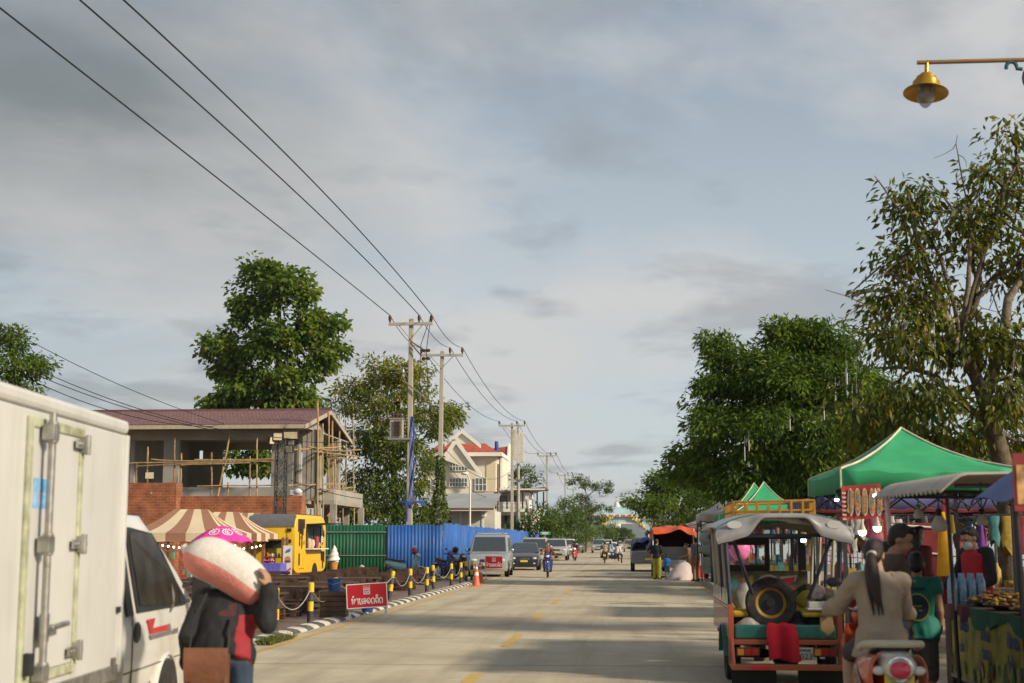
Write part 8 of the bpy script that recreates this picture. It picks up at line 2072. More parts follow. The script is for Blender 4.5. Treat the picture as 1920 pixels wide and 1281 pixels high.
m = MB(); m.grid(lambda u, v: (-1.06 - .08 * math.sin(v * 5), .6 + 2.2 * u, 1.32 - .34 * v + .05 * math.sin(u * 9)), 16, 6, .02); m.grid(lambda u, v: (.4 + .65 * u, .8 + 2 * v, 2.30 + .06 * math.sin(u * 9)), 10, 10, .02); m.build('tarp_roll', mat('tarp_mixed', (.42, .07, .04), .6, var=.3), ot, smooth=60)
m = MB(); m.loft([rrect(2.95, 4.75, .80, .5, .12), rrect(2.95, 4.75, .84, 1.05, .12), rrect(2.95, 4.0, .80, 1.10, .12), rrect(3.0, 3.85, .68, 1.68, .12), rrect(3.1, 3.75, .55, 1.72, .12)]); m.build('cab', M_grey2, ot, smooth=40)
m = MB(); m.box(-.6, .6, 2.93, 2.955, 1.2, 1.6); m.build('rear_window', M_glass, ot)
for y in (.9, 4.0):
 for x in (-.78, .78): wheel(ot, x, y, .34, .22)
for x in (-.78, .78): m = MB(); m.box(x - .09, x + .09, -.05, -.031, .56, .72); m.build('tail_light', M_red, ot)
carat('dark pickup loaded with blue tarpaulin parked ahead of the orange one', 'pickup', 1216, 76, 'pickup', M_cgrey, PI, 2.55)
b = at(1214, 1014, 77); m = MB(); m.grid(lambda u, v: (-.85 + 1.7 * u, .0 + 1.5 * v, .25 + .55 * math.sin(PI * u) ** .5 * (.8 + .2 * math.sin(v * 7)) + .08 * math.sin(u * 14 + v * 9)), 18, 14, .03)
tag(m.build('tarpaulin_heap', MATS['tarp_navy'], None, (b.x, 77, .95), smooth=60), 'heap of crumpled navy tarpaulin on the dark pickup', 'tarpaulin')
M_blk = cloth('shirt_black', (.014, .015, .017)); M_ylw = cloth('trousers_lime', (.36, .33, .035), dirt=(.25, .22, .03), dscale=9, damt=.7)
person('person', 'man in a black shirt and lime yellow trousers standing behind the orange tarpaulin truck', (at(1231, 1014, 61.2).x, 61.2, .004), PI - .5, dict(wa=(-.10, -.26, 1.06), ea=(-.26, -.02, 1.10), wb=(.12, -.26, 1.05), eb=(.26, -.02, 1.10)), top=M_blk, bottom=M_ylw, shoes=M_shoe, voxel=.02, sleeve=.45, girth=1.08, legw=.04)
person('person', 'small child in a bright blue top standing at the tailgate of the truck', (at(1250, 1014, 61.5).x, 61.5, .004), PI, H=1.02, top=cloth('top_blue', (.02, .19, .55)), bottom=cloth('shorts_blue', (.06, .13, .26)), voxel=.018, sleeve=.3, leg=.45, girth=1.15)
person('person', 'woman in a tan sleeveless top leaning into the truck bed', (at(1291, 1014, 61.9).x, 61.9, .004), -PI * .6, dict(wa=(-.2, -.34, .98), wb=(.2, -.34, .98), head=(0, -.14, 1.50), neck=(0, -.07, 1.40)), H=1.55, top=cloth('top_tan', (.26, .16, .09)), bottom=cloth('skirt_tan', (.22, .12, .06)), voxel=.02, sleeve=.2, hair='bun')
person('person', 'man in a grey T-shirt and brown trousers standing beside the big pale sack', (at(1304, 1014, 58.2).x, 58.2, .004), -PI * .78, dict(wa=(-.16, -.24, 1.12), ea=(-.25, .02, 1.10)), H=1.74, top=cloth('shirt_grey', (.16, .17, .19)), bottom=cloth('trousers_brown', (.25, .12, .07)), shoes=M_shoe, voxel=.02, sleeve=.45, girth=1.1)
b = at(1276, 1014, 60.0); m = MB(); rings = []
for i in range(10):
 t_ = i / 9; rr = .52 * (1 - t_) ** .62 * (1 + .35 * t_) + .03; rings.append([(rr * math.cos(a) * (1.0 + .12 * mnoise.noise(Vector((math.cos(a) * 2, math.sin(a) * 2, t_ * 3)))) + .26 * t_ - .1, rr * .75 * math.sin(a), .76 * t_) for a in [2 * PI * k / 22 for k in range(22)]])
m.loft(rings); m.loft([[(-.36 + .10 * math.cos(a) - .38 * v, .09 * math.sin(a), .14 - .10 * v + .10 * math.cos(a + 1.5) * (1 - v)) for a in [2 * PI * k / 8 for k in range(8)]] for v in (0, .5, 1)])
tag(m.build('bulging_sack', mat('sack_pale', (.52, .44, .42), .6, var=.1, scale=5, bump=.5, bscale=14), None, (b.x, 60.0, .01), smooth=60), 'big pale bulging sack standing on the road behind the truck', 'sack')
b = at(1312, 1014, 58.6); m = MB(); m.lathe([(.20, 0), (.26, .45), (.28, .46), (.26, .47), (.24, .44), (.001, .43)], 18); tag(m.build('basin', mat('basin_red', (.5, .02, .03), .4), None, (b.x, 58.9, .15), smooth=40), 'red plastic tub behind the man in grey', 'tub')
person('person', 'person in dark clothes standing at the edge of the greyish white tent', (at(1322, 1014, 56).x, 55.2, .15), PI * .6, top=M_blk, bottom=M_dk, voxel=.024, hair='long')
for i, (px, py, Y, lab) in enumerate(((1330, 1010, 54, 'upper pale green bundle under the white tent'), (1336, 1030, 54, 'lower pale green bundle under the white tent'))):
 c = at(px, py, Y); m = MB(); m.ell((0, 0, 0), (.40, .3, .28), 14, 8); m.box(-.4, .4, -.25, .25, -.9 + (.4 if i == 0 else 0), -.28)
 tag(m.build('goods_bundle', mat('bundle_green', (.30, .36, .30), .7, var=.2, bump=.4), None, c, smooth=50), lab, 'bundle')
YR = 16.6
TX = 1.80
tk = thing('tuk_tuk', 'open backed green and orange tuk-tuk with a silver roof, yellow rack and spare wheel', 'tuk-tuk', (TX, YR, 0))
M_org = paint('tuk_orange', (.40, .085, .03), .45, (.14, .08, .05), .6, 3); M_teal2 = paint('tuk_teal', (.02, .15, .12), .45, (.05, .10, .16), .7, 3); M_salmon = paint('tuk_salmon', (.42, .20, .12), .5, (.2, .13, .09), .6, 3)
M_rsil = mat('roof_silver', (.33, .32, .32), .35, metal=.25, var=.15, scale=4, dirt=(.20, .16, .15), dscale=3, damt=.7); M_rackc = mat('rack_amber', (.38, .18, .025), .5, var=.2, scale=8); M_tkb = mat('frame_navy', (.03, .035, .06), .45, var=.2); M_crm = paint('panel_cream', (.38, .34, .26), .5, (.2, .15, .1), .6, 3)
M_yseat = mat('seat_yellow', (.45, .34, .03), .5, var=.25, scale=6)
HW = .61
m = MB(); m.box(-HW + .02, HW - .02, .06, 2.8, .44, .50); m.build('floor', M_wood, tk)
for s_ in (-1, 1):
 m = MB(); m.box(s_ * HW - .02, s_ * HW + .02, .05, 2.9, .52, .84); m.build('side_panel', M_salmon, tk, bevel=.008)
 m = MB(); m.box(s_ * HW - .022, s_ * HW + .024, .05, 2.9, .845, .875); m.box(s_ * HW - .03, s_ * HW + .03, .0, .055, .22, .90); m.build('side_rail', M_org, tk, bevel=.006)
 m = MB(); m.box(s_ * HW - .018, s_ * HW + .018, .25, 2.9, .88, 1.06); m.build('upper_board', M_crm, tk, bevel=.006)
 m = MB(); m.grid(lambda u, v: (s_ * (HW - .06 + .13 * v), .75 + .42 * math.cos(R(180 * u)), .30 + .34 * math.sin(R(180 * u))), 16, 3, .015); m.build('fender', M_teal2, tk, smooth=50)
 for y in (.06, .62, 1.2, 1.8, 2.5):
  m = MB(); m.tube([(s_ * (HW - .0), y, .88), (s_ * (HW + .05), y - .03, 1.78)], .022 if y > .1 else .028, 6); m.build('post', M_tkb if y in (.06, 1.2) else M_crm, tk)
 m = MB(); m.tube([(s_ * (HW - .02), .10, 1.72), (s_ * (HW - .30), .35, .95)], .024, 6); m.build('grab_bar', M_tkb, tk)
 m = MB(); m.box(s_ * .40 - .17, s_ * .40 + .17, .35, 2.6, .74, .82); m.build('bench', M_yseat, tk, bevel=.03)
 m = MB(); m.box(s_ * .40 - .14, s_ * .40 + .14, .5, 2.5, .50, .74); m.build('bench_box', M_black, tk)
 m = MB(); m.box(s_ * .37 - .25, s_ * .37 + .25, -.06, -.045, .02, .21); m.build('mud_flap', M_black, tk)
 m = MB(); m.box(s_ * (.43) - .13, s_ * .43 + .13, -.045, -.005, .325, .425); tlo = m.build('tail_lamp', mat('lamp_housing', (.10, .04, .02), .3), tk, bevel=.008)
 for j, mt__ in enumerate((M_amber, M_red, M_red)): m = MB(); m.box(s_ * .43 - .115 + j * .08, s_ * .43 - .045 + j * .08, -.052, -.046, .34, .41); m.build('lens', mt__, tlo)
m = MB(); m.box(-HW + .04, HW - .04, .0, .045, .515, .675); m.build('tailboard', M_teal2, tk, bevel=.02)
m = MB()
for i in range(4): m.prism([(-.05 + i * .12, .53), (.05 + i * .12, .53), (.0 + i * .12, .57)], 0, .002, Matrix(((1, 0, 0, .12), (0, 0, -1, -.001), (0, 1, 0, 0), (0, 0, 0, 1))));
m.build('painted_triangle', mat('paint_dull', (.06, .09, .07), .6), tk)
m = MB(); m.box(-HW, HW, -.03, .04, .455, .512); m.build('rear_beam', M_org, tk, bevel=.008)
m = MB(); m.box(-HW - .02, HW + .02, -.36, -.30, .20, .26); m.box(-HW - .02, -HW + .03, -.30, .0, .20, .25); m.box(HW - .03, HW + .02, -.30, .0, .20, .25)
for s_ in (-1, 1): m.tube([(s_ * HW, -.33, .25), (s_ * HW, -.04, .52)], .022, 6)
m.build('step_frame', M_org, tk, bevel=.006)
m = MB(); m.box(-HW + .04, HW - .04, -.295, -.02, .225, .245); stp = m.build('step', M_zinc, tk)
m = MB()
for i in range(9): m.prism([(-.56 + i * .125, .0), (-.50 + i * .125, .0), (-.46 + i * .125, .06), (-.52 + i * .125, .06)], 0, .002, Matrix(((1, 0, 0, 0), (0, 1, 0, -.2), (0, 0, 1, .2455), (0, 0, 0, 1))))
m.build('hazard_stripe', mat('stripe_tan', (.35, .30, .15), .6), stp)
m = MB(); m.box(-.42, -.22, -.364, -.3605, .212, .248); m.build('reflector', mat('reflector_red', (.65, .02, .03), .3), tk)
m = MB(); m.box(.06, .34, -.03, -.012, .285, .425); npl = m.build('number_plate', mat('plate_white', (.50, .49, .42), .5), tk, bevel=.004)
m = MB(); text_mb(m, '0023', .095, Matrix(((1, 0, 0, .20), (0, 0, -1, -.0305), (0, 1, 0, .325), (0, 0, 0, 1))), .0015)
lao_line(m, ['d', 'l', 'o', 'm', 'c'], .028, Matrix(((1, 0, 0, .20), (0, 0, -1, -.0305), (0, 1, 0, .395), (0, 0, 0, 1))), w=.2, d1=.002); m.build('plate_number', M_black, npl)
for x in (.40, .50): m = MB(); m.box(x - .03, x + .03, -.03, -.012, .30 if x < .45 else .36, .40); m.build('small_lamp', M_trim, tk, bevel=.006)
m = MB(); m.tube([(-.5, .75, .30), (.5, .75, .30)], .05, 8); m.ell((.08, .75, .27), (.17, .14, .15), 14, 8); m.box(-.35, -.28, .1, 3.0, .33, .43); m.box(.28, .35, .1, 3.0, .33, .43); m.build('axle', M_black, tk)
for x in (-.55, .55): wheel(tk, x, .75, .29, .16)
wheel(tk, 0.0, 3.35, .28, .14)
def rz_(x): return 1.925 - .16 * abs(x / .75) ** 3.2
m = MB(); m.grid(lambda u, v: ((u - .5) * 1.5, -.08 + 3.6 * v, rz_((u - .5) * 1.5) + .03 * math.sin(PI * v)), 26, 12, .02); m.build('roof', M_rsil, tk, smooth=60)
def visor(u, v):
 x = (u - .5) * 1.5; e = abs(x) / .75
 s__ = min(1, max(0, (e - .30) / .28)); s__ = s__ * s__ * (3 - 2 * s__); low = rz_(x) - .045 - .185 * s__ * (1 - .25 * max(0, (e - .8) / .2))
 top = rz_(x) - .004; z = top + (low - top) * v
 return (x * (1 + .03 * math.sin(PI * v)), -.08 - .10 * math.sin(v * PI * .62), z)
m = MB(); m.grid(visor, 40, 8, .012); m.build('roof_visor', M_rsil, tk, smooth=60)
m = MB(); m.tube([Vector(visor(i / 40, 1)) for i in range(41)], .013, 6); m.build('visor_edge', mat('edge_plum', (.10, .035, .05), .5), tk, smooth=60)
m = MB(); m.tube([Vector(visor(i / 40, 0)) + Vector((0, -.012, .0)) for i in range(41)], .012, 6); m.build('roof_edge', M_teal2, tk, smooth=60)
for s_ in (-1, 1):
 m = MB(); m.prism(disc(0, 0, .085, .045, 16), 0, .003, Matrix(((1, 0, 0, s_ * .56), (0, 0, -1, -.178), (0, 1, 0, 1.80), (0, 0, 0, 1)))); bd = m.build('roof_badge', mat('badge_pale', (.5, .48, .45), .5), tk)
m = MB(); m.box(-.68, .68, .0, .06, 1.66, 1.70); m.box(-.68, .68, 2.85, 2.9, 1.64, 1.70); m.build('roof_beam', M_tkb, tk)
m = MB(); m.grid(lambda u, v: ((u - .5) * 1.36, .05 + 2.8 * v, 1.72 + .10 * math.sin(PI * u)), 12, 4, .01); m.build('headliner', mat('headliner_grey', (.16, .15, .13), .9, var=.3), tk, smooth=60)
rk_ = MB()
x0, x1, y0, y1, z0, z1 = -.44, .56, 1.5, 2.9, 1.98, 2.10
rk_ = MB()
for z in (z0, z1):
 rk_.tube([(x0, y0, z), (x1, y0, z + .02), (x1, y1, z + .02), (x0, y1, z), (x0, y0, z)], .014, 6)
for i in range(8):
 f = i / 7; rk_.box(x0 + (x1 - x0) * f - .014, x0 + (x1 - x0) * f + .014, y0 - .012, y0 + .012, 1.93, z1 + .01); rk_.box(x0 + (x1 - x0) * f - .012, x0 + (x1 - x0) * f + .012, y1 - .012, y1 + .012, 1.93, z1 + .01)
for i in range(1, 7): f = i / 7; rk_.box(x0 - .012, x0 + .012, y0 + (y1 - y0) * f - .012, y0 + (y1 - y0) * f + .012, 1.93, z1); rk_.box(x1 - .012, x1 + .012, y0 + (y1 - y0) * f - .012, y0 + (y1 - y0) * f + .012, 1.93, z1)
rk_.build('roof_rack', M_rackc, tk)
m = MB(); m.box(-.62, .62, 2.86, 2.9, .50, 1.22); m.build('painted_board', mat('board_dark', (.09, .085, .05), .55, var=.5, scale=7, dirt=(.20, .19, .12), dscale=5, damt=.7), tk)
m = MB()
for (a, b_, c, d) in ((-.64, -.58, 1.22, 1.66), (.06, .13, 1.22, 1.66), (-.58, .06, 1.22, 1.30), (-.58, .06, 1.56, 1.66)): m.box(a, b_, 2.862, 2.898, c, d)
m.build('window_frame', M_black, tk, bevel=.02)
MQ2 = Matrix(((1, 0, 0, 0), (0, 0, -1, 2.859), (0, 1, 0, 0), (0, 0, 0, 1)))
def shape(nm, polys, mt__, d):
 q = MB()
 for p in polys: q.prism(p, 0, d, MQ2)
 q.build(nm, mt__, tk)
big1 = [disc(.10, 1.05, .13, .10, 14)]; big2 = [[(.27, 1.12), (.46, 1.14), (.44, 1.08), (.36, 1.04), (.46, .96), (.44, .92), (.26, .94), (.34, 1.03)]]
shape('letter_outline', [[(x * 1.18 - .018, (y - 1.04) * 1.25 + 1.04) for x, y in p] for p in big1] + [[((x - .36) * 1.25 + .36, (y - 1.03) * 1.25 + 1.03) for x, y in big2[0]]], mat('outline_pale', (.26, .34, .30), .6), .001)
shape('painted_letter', big1 + big2, mat('letter_red', (.34, .015, .03), .5, var=.2, scale=20), .003)
shape('painted_letter', [[(.08, .86), (.14, .86), (.13, .74), (.07, .75)], [(.17, .85), (.42, .88), (.42, .80), (.18, .76)]], mat('letter_crimson', (.28, .02, .05), .5), .003)
shape('painted_letter', [disc(-.40, 1.06, .10, .07)], mat('letter_teal', (.05, .24, .26), .5), .003)
shape('painted_shape', [[(-.25, 1.12), (-.10, 1.16), (-.12, .92), (-.24, .88)]], mat('shape_amber', (.30, .19, .04), .5, var=.3), .003)
shape('painted_shape', [disc(-.5, .95, .08, .06)], mat('shape_amber'), .003)
shape('painted_fruit', [[(.20, .70), (.42, .74), (.50, .80), (.46, .70), (.30, .66)]], mat('fruit_green', (.12, .30, .04), .5), .003)
m = MB(); m.box(.50, .60, 2.86, 2.899, 1.225, 1.6); m.build('bulkhead_post', M_tkb, tk)
m = MB(); m.box(-.5, .5, 3.0, 3.5, .55, .75); m.box(-.5, .5, 3.35, 3.45, .75, 1.15); m.build('driver_seat', M_yseat, tk, bevel=.03)
m = MB(); m.loft([rrect(3.5, 4.0, .5, .45, .15), rrect(3.55, 4.1, .45, .9, .15), rrect(3.5, 3.8, .42, 1.1, .15)]); m.build('front_cowl', M_org, tk, smooth=40)
for x in (-.6, .6): m = MB(); m.tube([(x, 3.55, 1.05), (x, 3.5, 1.85)], .025, 6); m.build('front_post', M_tkb, tk)
for i, (x, y, z, sx, sz, lab) in enumerate(((.18, .55, .502, .20, .30, 'large dark cargo bag on the tuk-tuk floor right of the spare wheel'), (.0, 1.2, .502, .24, .40, 'dark bulky bag deep inside the tuk-tuk behind the spare wheel'), (.40, 1.1, .822, .17, .20, 'crumpled yellow cloth bundle on the right bench of the tuk-tuk'), (-.40, .9, .822, .15, .30, 'pale plastic bundle on the left bench of the tuk-tuk'))):
 m = MB(); m.loft([[(sx * math.sin(PI * (.18 + .72 * v)) * (1 + .22 * mnoise.noise(Vector((math.cos(a) * 1.5, math.sin(a) * 1.5, v * 4 + i)))) * math.cos(a), sx * .8 * (1 - .4 * v) * math.sin(a), sz * v) for a in [2 * PI * k / 14 for k in range(14)]] for v in [j / 6 for j in range(7)]])
 tag(m.build('cargo_bag', mat('cargo_%d' % i, [(.03, .03, .034), (.05, .045, .04), (.40, .32, .05), (.36, .35, .33)][i], .6, var=.35, bump=.4, bscale=20), None, (TX + x, YR + y, z), smooth=50), lab, 'bag')
sw_ = thing('spare_wheel', 'spare wheel with a yellow rim standing in the open back of the tuk-tuk', 'wheel', (TX - .12, YR + .38, .505), R(-4))
M90 = Matrix.Translation((0, 0, .40)) @ Matrix.Rotation(PI / 2, 4, 'X')
m = MB(); m.lathe([(.175, -.06), (.20, -.08), (.27, -.08), (.295, -.055), (.295, .055), (.27, .08), (.20, .08), (.175, .06)], 32, M90); m.build('tyre', M_rub, sw_, smooth=40)
m = MB(); m.lathe([(.178, -.062), (.185, -.07), (.17, -.07), (.145, -.02), (.145, .03), (.178, .06)], 30, M90); m.build('rim', mat('rim_yellow', (.30, .17, .02), .5, var=.2), sw_, smooth=40)
m = MB(); m.lathe([(.001, .0), (.15, .0), (.15, .02), (.001, .02)], 24, M90); m.lathe([(.001, .05), (.05, .05), (.055, .0)], 14, M90)
m.build('hub', M_black, sw_, smooth=40)
m = MB(); m.box(-.10, .10, -.06, .06, 0, .11); m.build('stand', M_black, sw_)
m = MB()
def cl_(u, v):
 w = .13 + .07 * v + .02 * math.sin(v * 5); x = (u - .5) * 2 * w + .04 * v
 if v < .12: return (x, .04 - .075 * v / .12, .685 + .008 * math.sin(u * 12))
 q = (v - .12) / .88; return (x, -.045 - .03 * math.sin(u * 9 + 1) * (.3 + q) - .02 * q, .685 - .40 * q + .02 * math.sin(u * 6) * q)
m.grid(cl_, 28, 20, .008); tag(m.build('red_cloth', cloth('cloth_red', (.42, .008, .022)), None, (TX - .06, YR - .0, 0), smooth=60), 'bright red cloth hanging over the tailboard of the tuk-tuk', 'cloth')
m = MB(); rings = [[(.16 * math.sin(PI * (.12 + .8 * t_)) * (1 + .25 * mnoise.noise(Vector((math.cos(a), math.sin(a), t_ * 4)))) * math.cos(a), .12 * (1 - .4 * t_) * math.sin(a), .24 * t_) for a in [2 * PI * k / 14 for k in range(14)]] for t_ in [i / 6 for i in range(7)]]
m.loft(rings); tag(m.build('plastic_bag', mat('bag_grey', (.42, .40, .37), .45, var=.25, scale=10), None, (TX - .40, YR + .20, .502), smooth=50), 'pale plastic bag on the tuk-tuk floor left of the spare wheel', 'bag')
m = MB(); m.box(-.13, .13, -.1, .1, 0, .03); m.box(-.11, .11, -.08, .08, .03, .10); wb2 = tag(m.build('white_box', M_trim, None, (TX + .42, YR + .42, .822), bevel=.01), 'small white box on the right bench of the tuk-tuk', 'box')
fn = thing('desk_fan', 'small round grey fan standing on the white box in the tuk-tuk', 'fan', (TX + .42, YR + .40, .925))
m = MB(); m.lathe([(.001, -.02), (.085, -.02), (.095, 0), (.085, .02), (.001, .02)], 22, Matrix.Translation((0, 0, .10)) @ Matrix.Rotation(PI / 2, 4, 'X')); m.build('guard', mat('fan_grey', (.20, .18, .18), .4, var=.4, scale=16), fn, smooth=40)
m = MB(); m.tube([(0, 0, 0), (0, 0, .03)], .03, 10); m.build('base', M_black, fn)
SX, SY, SRZ = 1.98, 11.55, PI - R(2)
M_so = paint('scooter_orange', (.50, .075, .018), .25, damt=.15); M_sw2 = paint('scooter_white', (.56, .55, .48), .3, damt=.2)
sct = motorbike('scooter', 'orange scooter with a white tail and cream grab rail ridden by the woman in beige', (SX, SY, .004), SRZ, M_so, M_so, style='scooter', seat=M_black)
sct.scale = (1.05, 1.05, 1.05)
m = MB(); m.loft([[(w * math.cos(a), y, z + h * math.sin(a)) for a in [2 * PI * i / 18 for i in range(18)]] for (y, z, w, h) in ((.70, .70, .145, .10), (.82, .695, .135, .095), (.92, .68, .115, .085), (.965, .67, .08, .06))]); m.build('tail_panel', M_sw2, sct, smooth=60)
m = MB(); m.ell((0, .955, .67), (.075, .04, .062), 16, 10); m.build('round_tail_light', mat('tail_pink', (.55, .03, .07), .15, spec=.8), sct, smooth=60)
m = MB(); m.lathe([(.080, -.012), (.094, -.006), (.094, .006), (.080, .012)], 22, Matrix.Translation((0, .94, .67)) @ Matrix.Rotation(R(80), 4, 'X')); m.build('light_ring', M_chrome, sct, smooth=60)
for s_ in (-1, 1):
 m = MB(); m.ell((s_ * .135, .895, .66), (.05, .03, .032), 10, 6); m.build('turn_signal', M_lamp, sct, smooth=60)
 m = MB(); m.loft([[(s_ * ((.165 - .05 * v ** 3) + .075 * math.sin(q)) , .25 + .66 * v, .53 + .10 * v + (.19 - .05 * v) * math.cos(q)) for q in [PI * k / 10 for k in range(11)]] for v in (0, .2, .45, .7, .85, 1)], closed=False, cap=False); so_ = m.build('side_cover', M_so, sct, smooth=60); sd = so_.modifiers.new('t', 'SOLIDIFY'); sd.thickness = .01
m = MB(); m.tube([(-.20, .42, .78), (-.20, .62, .815), (-.16, .84, .835), (0, .92, .84), (.16, .84, .835), (.20, .62, .815), (.20, .42, .78)], .026, 9); m.build('grab_rail', mat('rail_cream', (.50, .46, .36), .4), sct, smooth=60)
MS = Matrix(((0, 0, 1, .238), (.94, .34, 0, .62), (-.34, .94, 0, .56), (0, 0, 0, 1)))
m = MB(); m.prism([(-.22, -.03), (.24, -.03), (.24, .035), (-.22, .035)], 0, .004, MS); m.build('side_stripe', M_sw2, sct)
m = MB(); text_mb(m, 'SCOOTER', .06, MS @ Matrix.Translation((0, .003, .004)), .002) if False else [stroke(m, [(-.18 + i * .055, -.02), (-.165 + i * .055, .022), (-.15 + i * .055, -.02)] if i % 2 else [(-.18 + i * .055, .02), (-.18 + i * .055, -.018), (-.15 + i * .055, -.018)], .010, .004, .006, MS) for i in range(7)]
m.build('side_lettering', M_black, sct)
M_beige2 = mat('shirt_beige', (.36, .285, .21), .9, var=.07, scale=5, bump=.35, bscale=38)
wpose = dict(RIDE, head=(.02, .01, 1.475), neck=(0, .05, 1.345), chest=(0, .07, 1.16), waist=(0, .09, .98), pelvis=(0, .12, .84),
   sa=(-.165, .05, 1.275), ea=(-.20, -.12, 1.04), wa=(-.28, -.30, 1.02), sb=(.165, .05, 1.275), eb=(.30, -.10, 1.08), wb=(.335, -.33, 1.045),
   ha=(-.10, .10, .82), ka=(-.19, -.28, .74), aa=(-.17, -.24, .34), hb=(.10, .10, .82), kb=(.20, -.26, .70), ab=(.22, -.12, .30))
wom, wj, whm = person('person', 'woman in a loose beige shirt with a brown ponytail sitting on the orange scooter', (SX, SY + .02, .004), SRZ, base=wpose, H=1.71, top=M_beige2, bottom=cloth('shorts_charcoal', (.06, .055, .055)), shoes=mat('sandal', (.12, .08, .05), .6), skin=M_skin2, hair='cap', hairm=M_hairb, voxel=.010, loose=.036, coat=.13, girth=.92, leg=.42, sleeve=.97, hand_b=dict(dir=(.15, -.9, -.1), palm=(-.1, -.2, -1), curl=.75), hand_a=dict(dir=(-.15, -.9, -.1), palm=(.1, -.2, -1), curl=.75), head=(R(8), 0, R(-18)))
m = MB()
pth = [whm @ Vector(p) for p in ((0, .098, -.005), (0, .135, -.035), (-.01, .165, -.10), (-.02, .165, -.18), (-.03, .155, -.27), (-.05, .15, -.36), (-.06, .15, -.42))]
m.tube(pth, [.030, .040, .052, .055, .048, .032, .008], 12)
rnd = random.Random(3)
for q in range(16):
 a = rnd.uniform(0, 2 * PI); r_ = rnd.uniform(.02, .045); m.tube([p + Vector((math.cos(a) * r_ * min(1, i / 2), math.sin(a) * r_ * .8 * min(1, i / 2), -.01 * i)) for i, p in enumerate(pth)], [.016, .018, .016, .014, .011, .007, .002], 5)
m.build('ponytail', M_hairb, wom, smooth=60)
m = MB(); m.lathe([(.030, -.012), (.044, 0), (.030, .012)], 12, Matrix.Translation(pth[0] + Vector((0, .008, -.006))) @ Matrix.Rotation(R(60), 4, 'X')); m.build('hair_tie', mat('tie_silver', (.5, .5, .48), .4, metal=.4), wom, smooth=60)
hw_ = Matrix.Translation((SX, SY + .02, .004)) @ Matrix.Rotation(SRZ, 4, 'Z') @ (wj['wb'] + Vector((.02, -.07, -.07)))
m = MB(); m.prism([(-.05, 0), (.045, .01), (.06, -.10), (.01, -.15), (-.05, -.10)], -.02, .02, Matrix.Rotation(PI / 2, 4, 'X')); tag(m.build('paper_bag', mat('kraft_paper', (.36, .24, .11), .8), None, hw_, bevel=.008), 'small brown paper bag dangling from the left hand of the woman', 'paper bag')
person('person', 'woman with long black hair standing just beyond the scooter rider', (at(1662, 1014, 12.9).x, 12.9, .004), R(60), H=1.60, girth=.9, top=cloth('top_charcoal', (.05, .045, .05)), bottom=M_jean, shoes=M_shoe, skin=M_skin2, hair='long', voxel=.014)
person('person', 'man with short black hair looking down towards the food cart', (at(1678, 1014, 12.3).x, 12.3, .004), R(72), dict(head=(0, -.05, 1.55)), H=1.76, top=cloth('shirt_brown', (.10, .065, .05)), bottom=M_jean, shoes=M_shoe, hair='short', voxel=.012, head=(R(22), 0, 0), face=True, sleeve=.5)
M_jer = mat('jersey_teal', (.012, .17, .13), .7, var=.1, scale=6, bump=.2, bscale=30)
boy, bj, bhm = person('person', 'boy in a sleeveless teal jersey with a round back print beside the food cart', (at(1716, 1014, 13.5).x, 13.5, .004), PI - R(12), dict(wa=(-.20, -.10, .88), wb=(.21, -.08, .88)), H=1.50, top=M_jer, bottom=cloth('shorts_grey', (.10, .095, .09)), shoes=M_shoe, hair='short', hairm=M_hair, voxel=.011, sleeve=.12, leg=.55, girth=1.12, loose=.03, hem=.35, legw=.03)
MBK = Matrix(((1, 0, 0, 0), (0, 0, -1, .165), (0, 1, 0, 1.02), (0, 0, 0, 1)))
MBK = Matrix.Translation((0, .168, 1.02)) @ Matrix.Rotation(PI / 2, 4, 'X') @ Matrix.Rotation(PI, 4, 'Y')
m = MB(); m.mat(0); m.prism(disc(0, 0, .098, .112, 26), -.02, .004, MBK); m.mat(1); stroke(m, arc(0, 0, .104, 0, 360, 26, 1.13), .012, -.02, .006, MBK)
for q in (-.03, .01): stroke(m, [(-.04, q), (.04, q)], .012, 0, .0045, MBK)
m.mat(0)
for i in range(6): stroke(m, [(-.075 + i * .027, .165), (-.06 + i * .027, .165)], .022, -.03, .004, MBK)
m.build('back_print', [mat('print_navy', (.012, .03, .05), .7), mat('print_yellow', (.35, .36, .05), .7)], boy)
M_vest = cloth('vest_red', (.42, .02, .03));
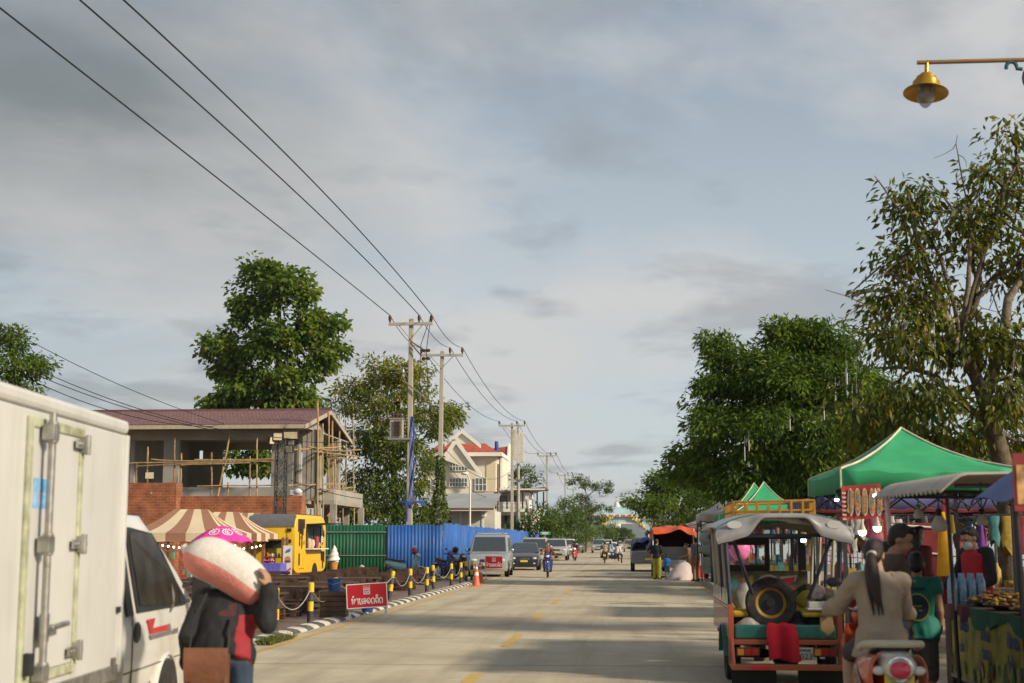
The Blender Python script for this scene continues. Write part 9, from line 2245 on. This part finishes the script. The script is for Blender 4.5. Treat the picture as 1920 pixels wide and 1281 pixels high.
ven, vj, vhm = person('person', 'masked vendor in a red vest over black sleeves working behind the food cart', (3.78, 15.9, .14), R(-62), dict(head=(0, -.08, 1.52), neck=(0, -.02, 1.41), wa=(-.14, -.34, 1.02), ea=(-.26, -.06, 1.10), wb=(.16, -.34, .98), eb=(.28, -.04, 1.08)), H=1.66, top=cloth('shirt_black_long', (.014, .014, .017)), bottom=M_dk, shoes=M_shoe, skin=M_skin2, hair='short', voxel=.012, head=(R(26), 0, 0), face=True)
c = MB(); J = vj; X = (J['sb'] - J['sa']).normalized(); rings = []
for (p, rx, ry) in ((J['pelvis'] - Vector((0, 0, .04)), .195, .15), (J['pelvis'], .195, .152), (J['waist'], .175, .135), (J['chest'], .195, .148), (J['chest'].lerp(J['neck'], .6), .185, .125), (J['neck'] - Vector((0, 0, .01)), .085, .08)):
 rings.append([p + X * rx * math.cos(2 * PI * q / 20) + Vector((0, ry * math.sin(2 * PI * q / 20), 0)) for q in range(20)])
c.loft(rings); bake(c.build('vest', M_vest, ven), .012, 5, .004)
c = MB(); c.ell((0, -.062, -.052), (.062, .048, .056), 14, 8, vhm); c.build('face_mask', mat('mask_white', (.55, .56, .56), .8), ven, smooth=60)
person('person', 'shopper in a dark red top standing deep in the market behind the menu banner', (4.05, 20.3, .14), PI * .7, H=1.66, top=cloth('top_wine', (.12, .02, .03)), bottom=M_dk, hair='long', voxel=.018)
for s_ in TMP: bpy.data.scenes.remove(s_)
hz_ = MB(); hz_.box(-7200, 7200, -320, 8200, -9, 160)
hm = bpy.data.materials.new('haze'); hm.use_nodes = True
for n in list(hm.node_tree.nodes):
 if n.type == 'BSDF_PRINCIPLED': hm.node_tree.nodes.remove(n)
pv = hm.node_tree.nodes.new('ShaderNodeVolumePrincipled'); pv.inputs['Color'].default_value = (.80, .88, .95, 1); pv.inputs['Density'].default_value = .00009
hm.node_tree.links.new(pv.outputs[0], hm.node_tree.nodes['Material Output'].inputs['Volume'])
ho = hz_.build('haze', hm); tag(ho, 'thin pale air softening the far hills', 'haze', kind='stuff')
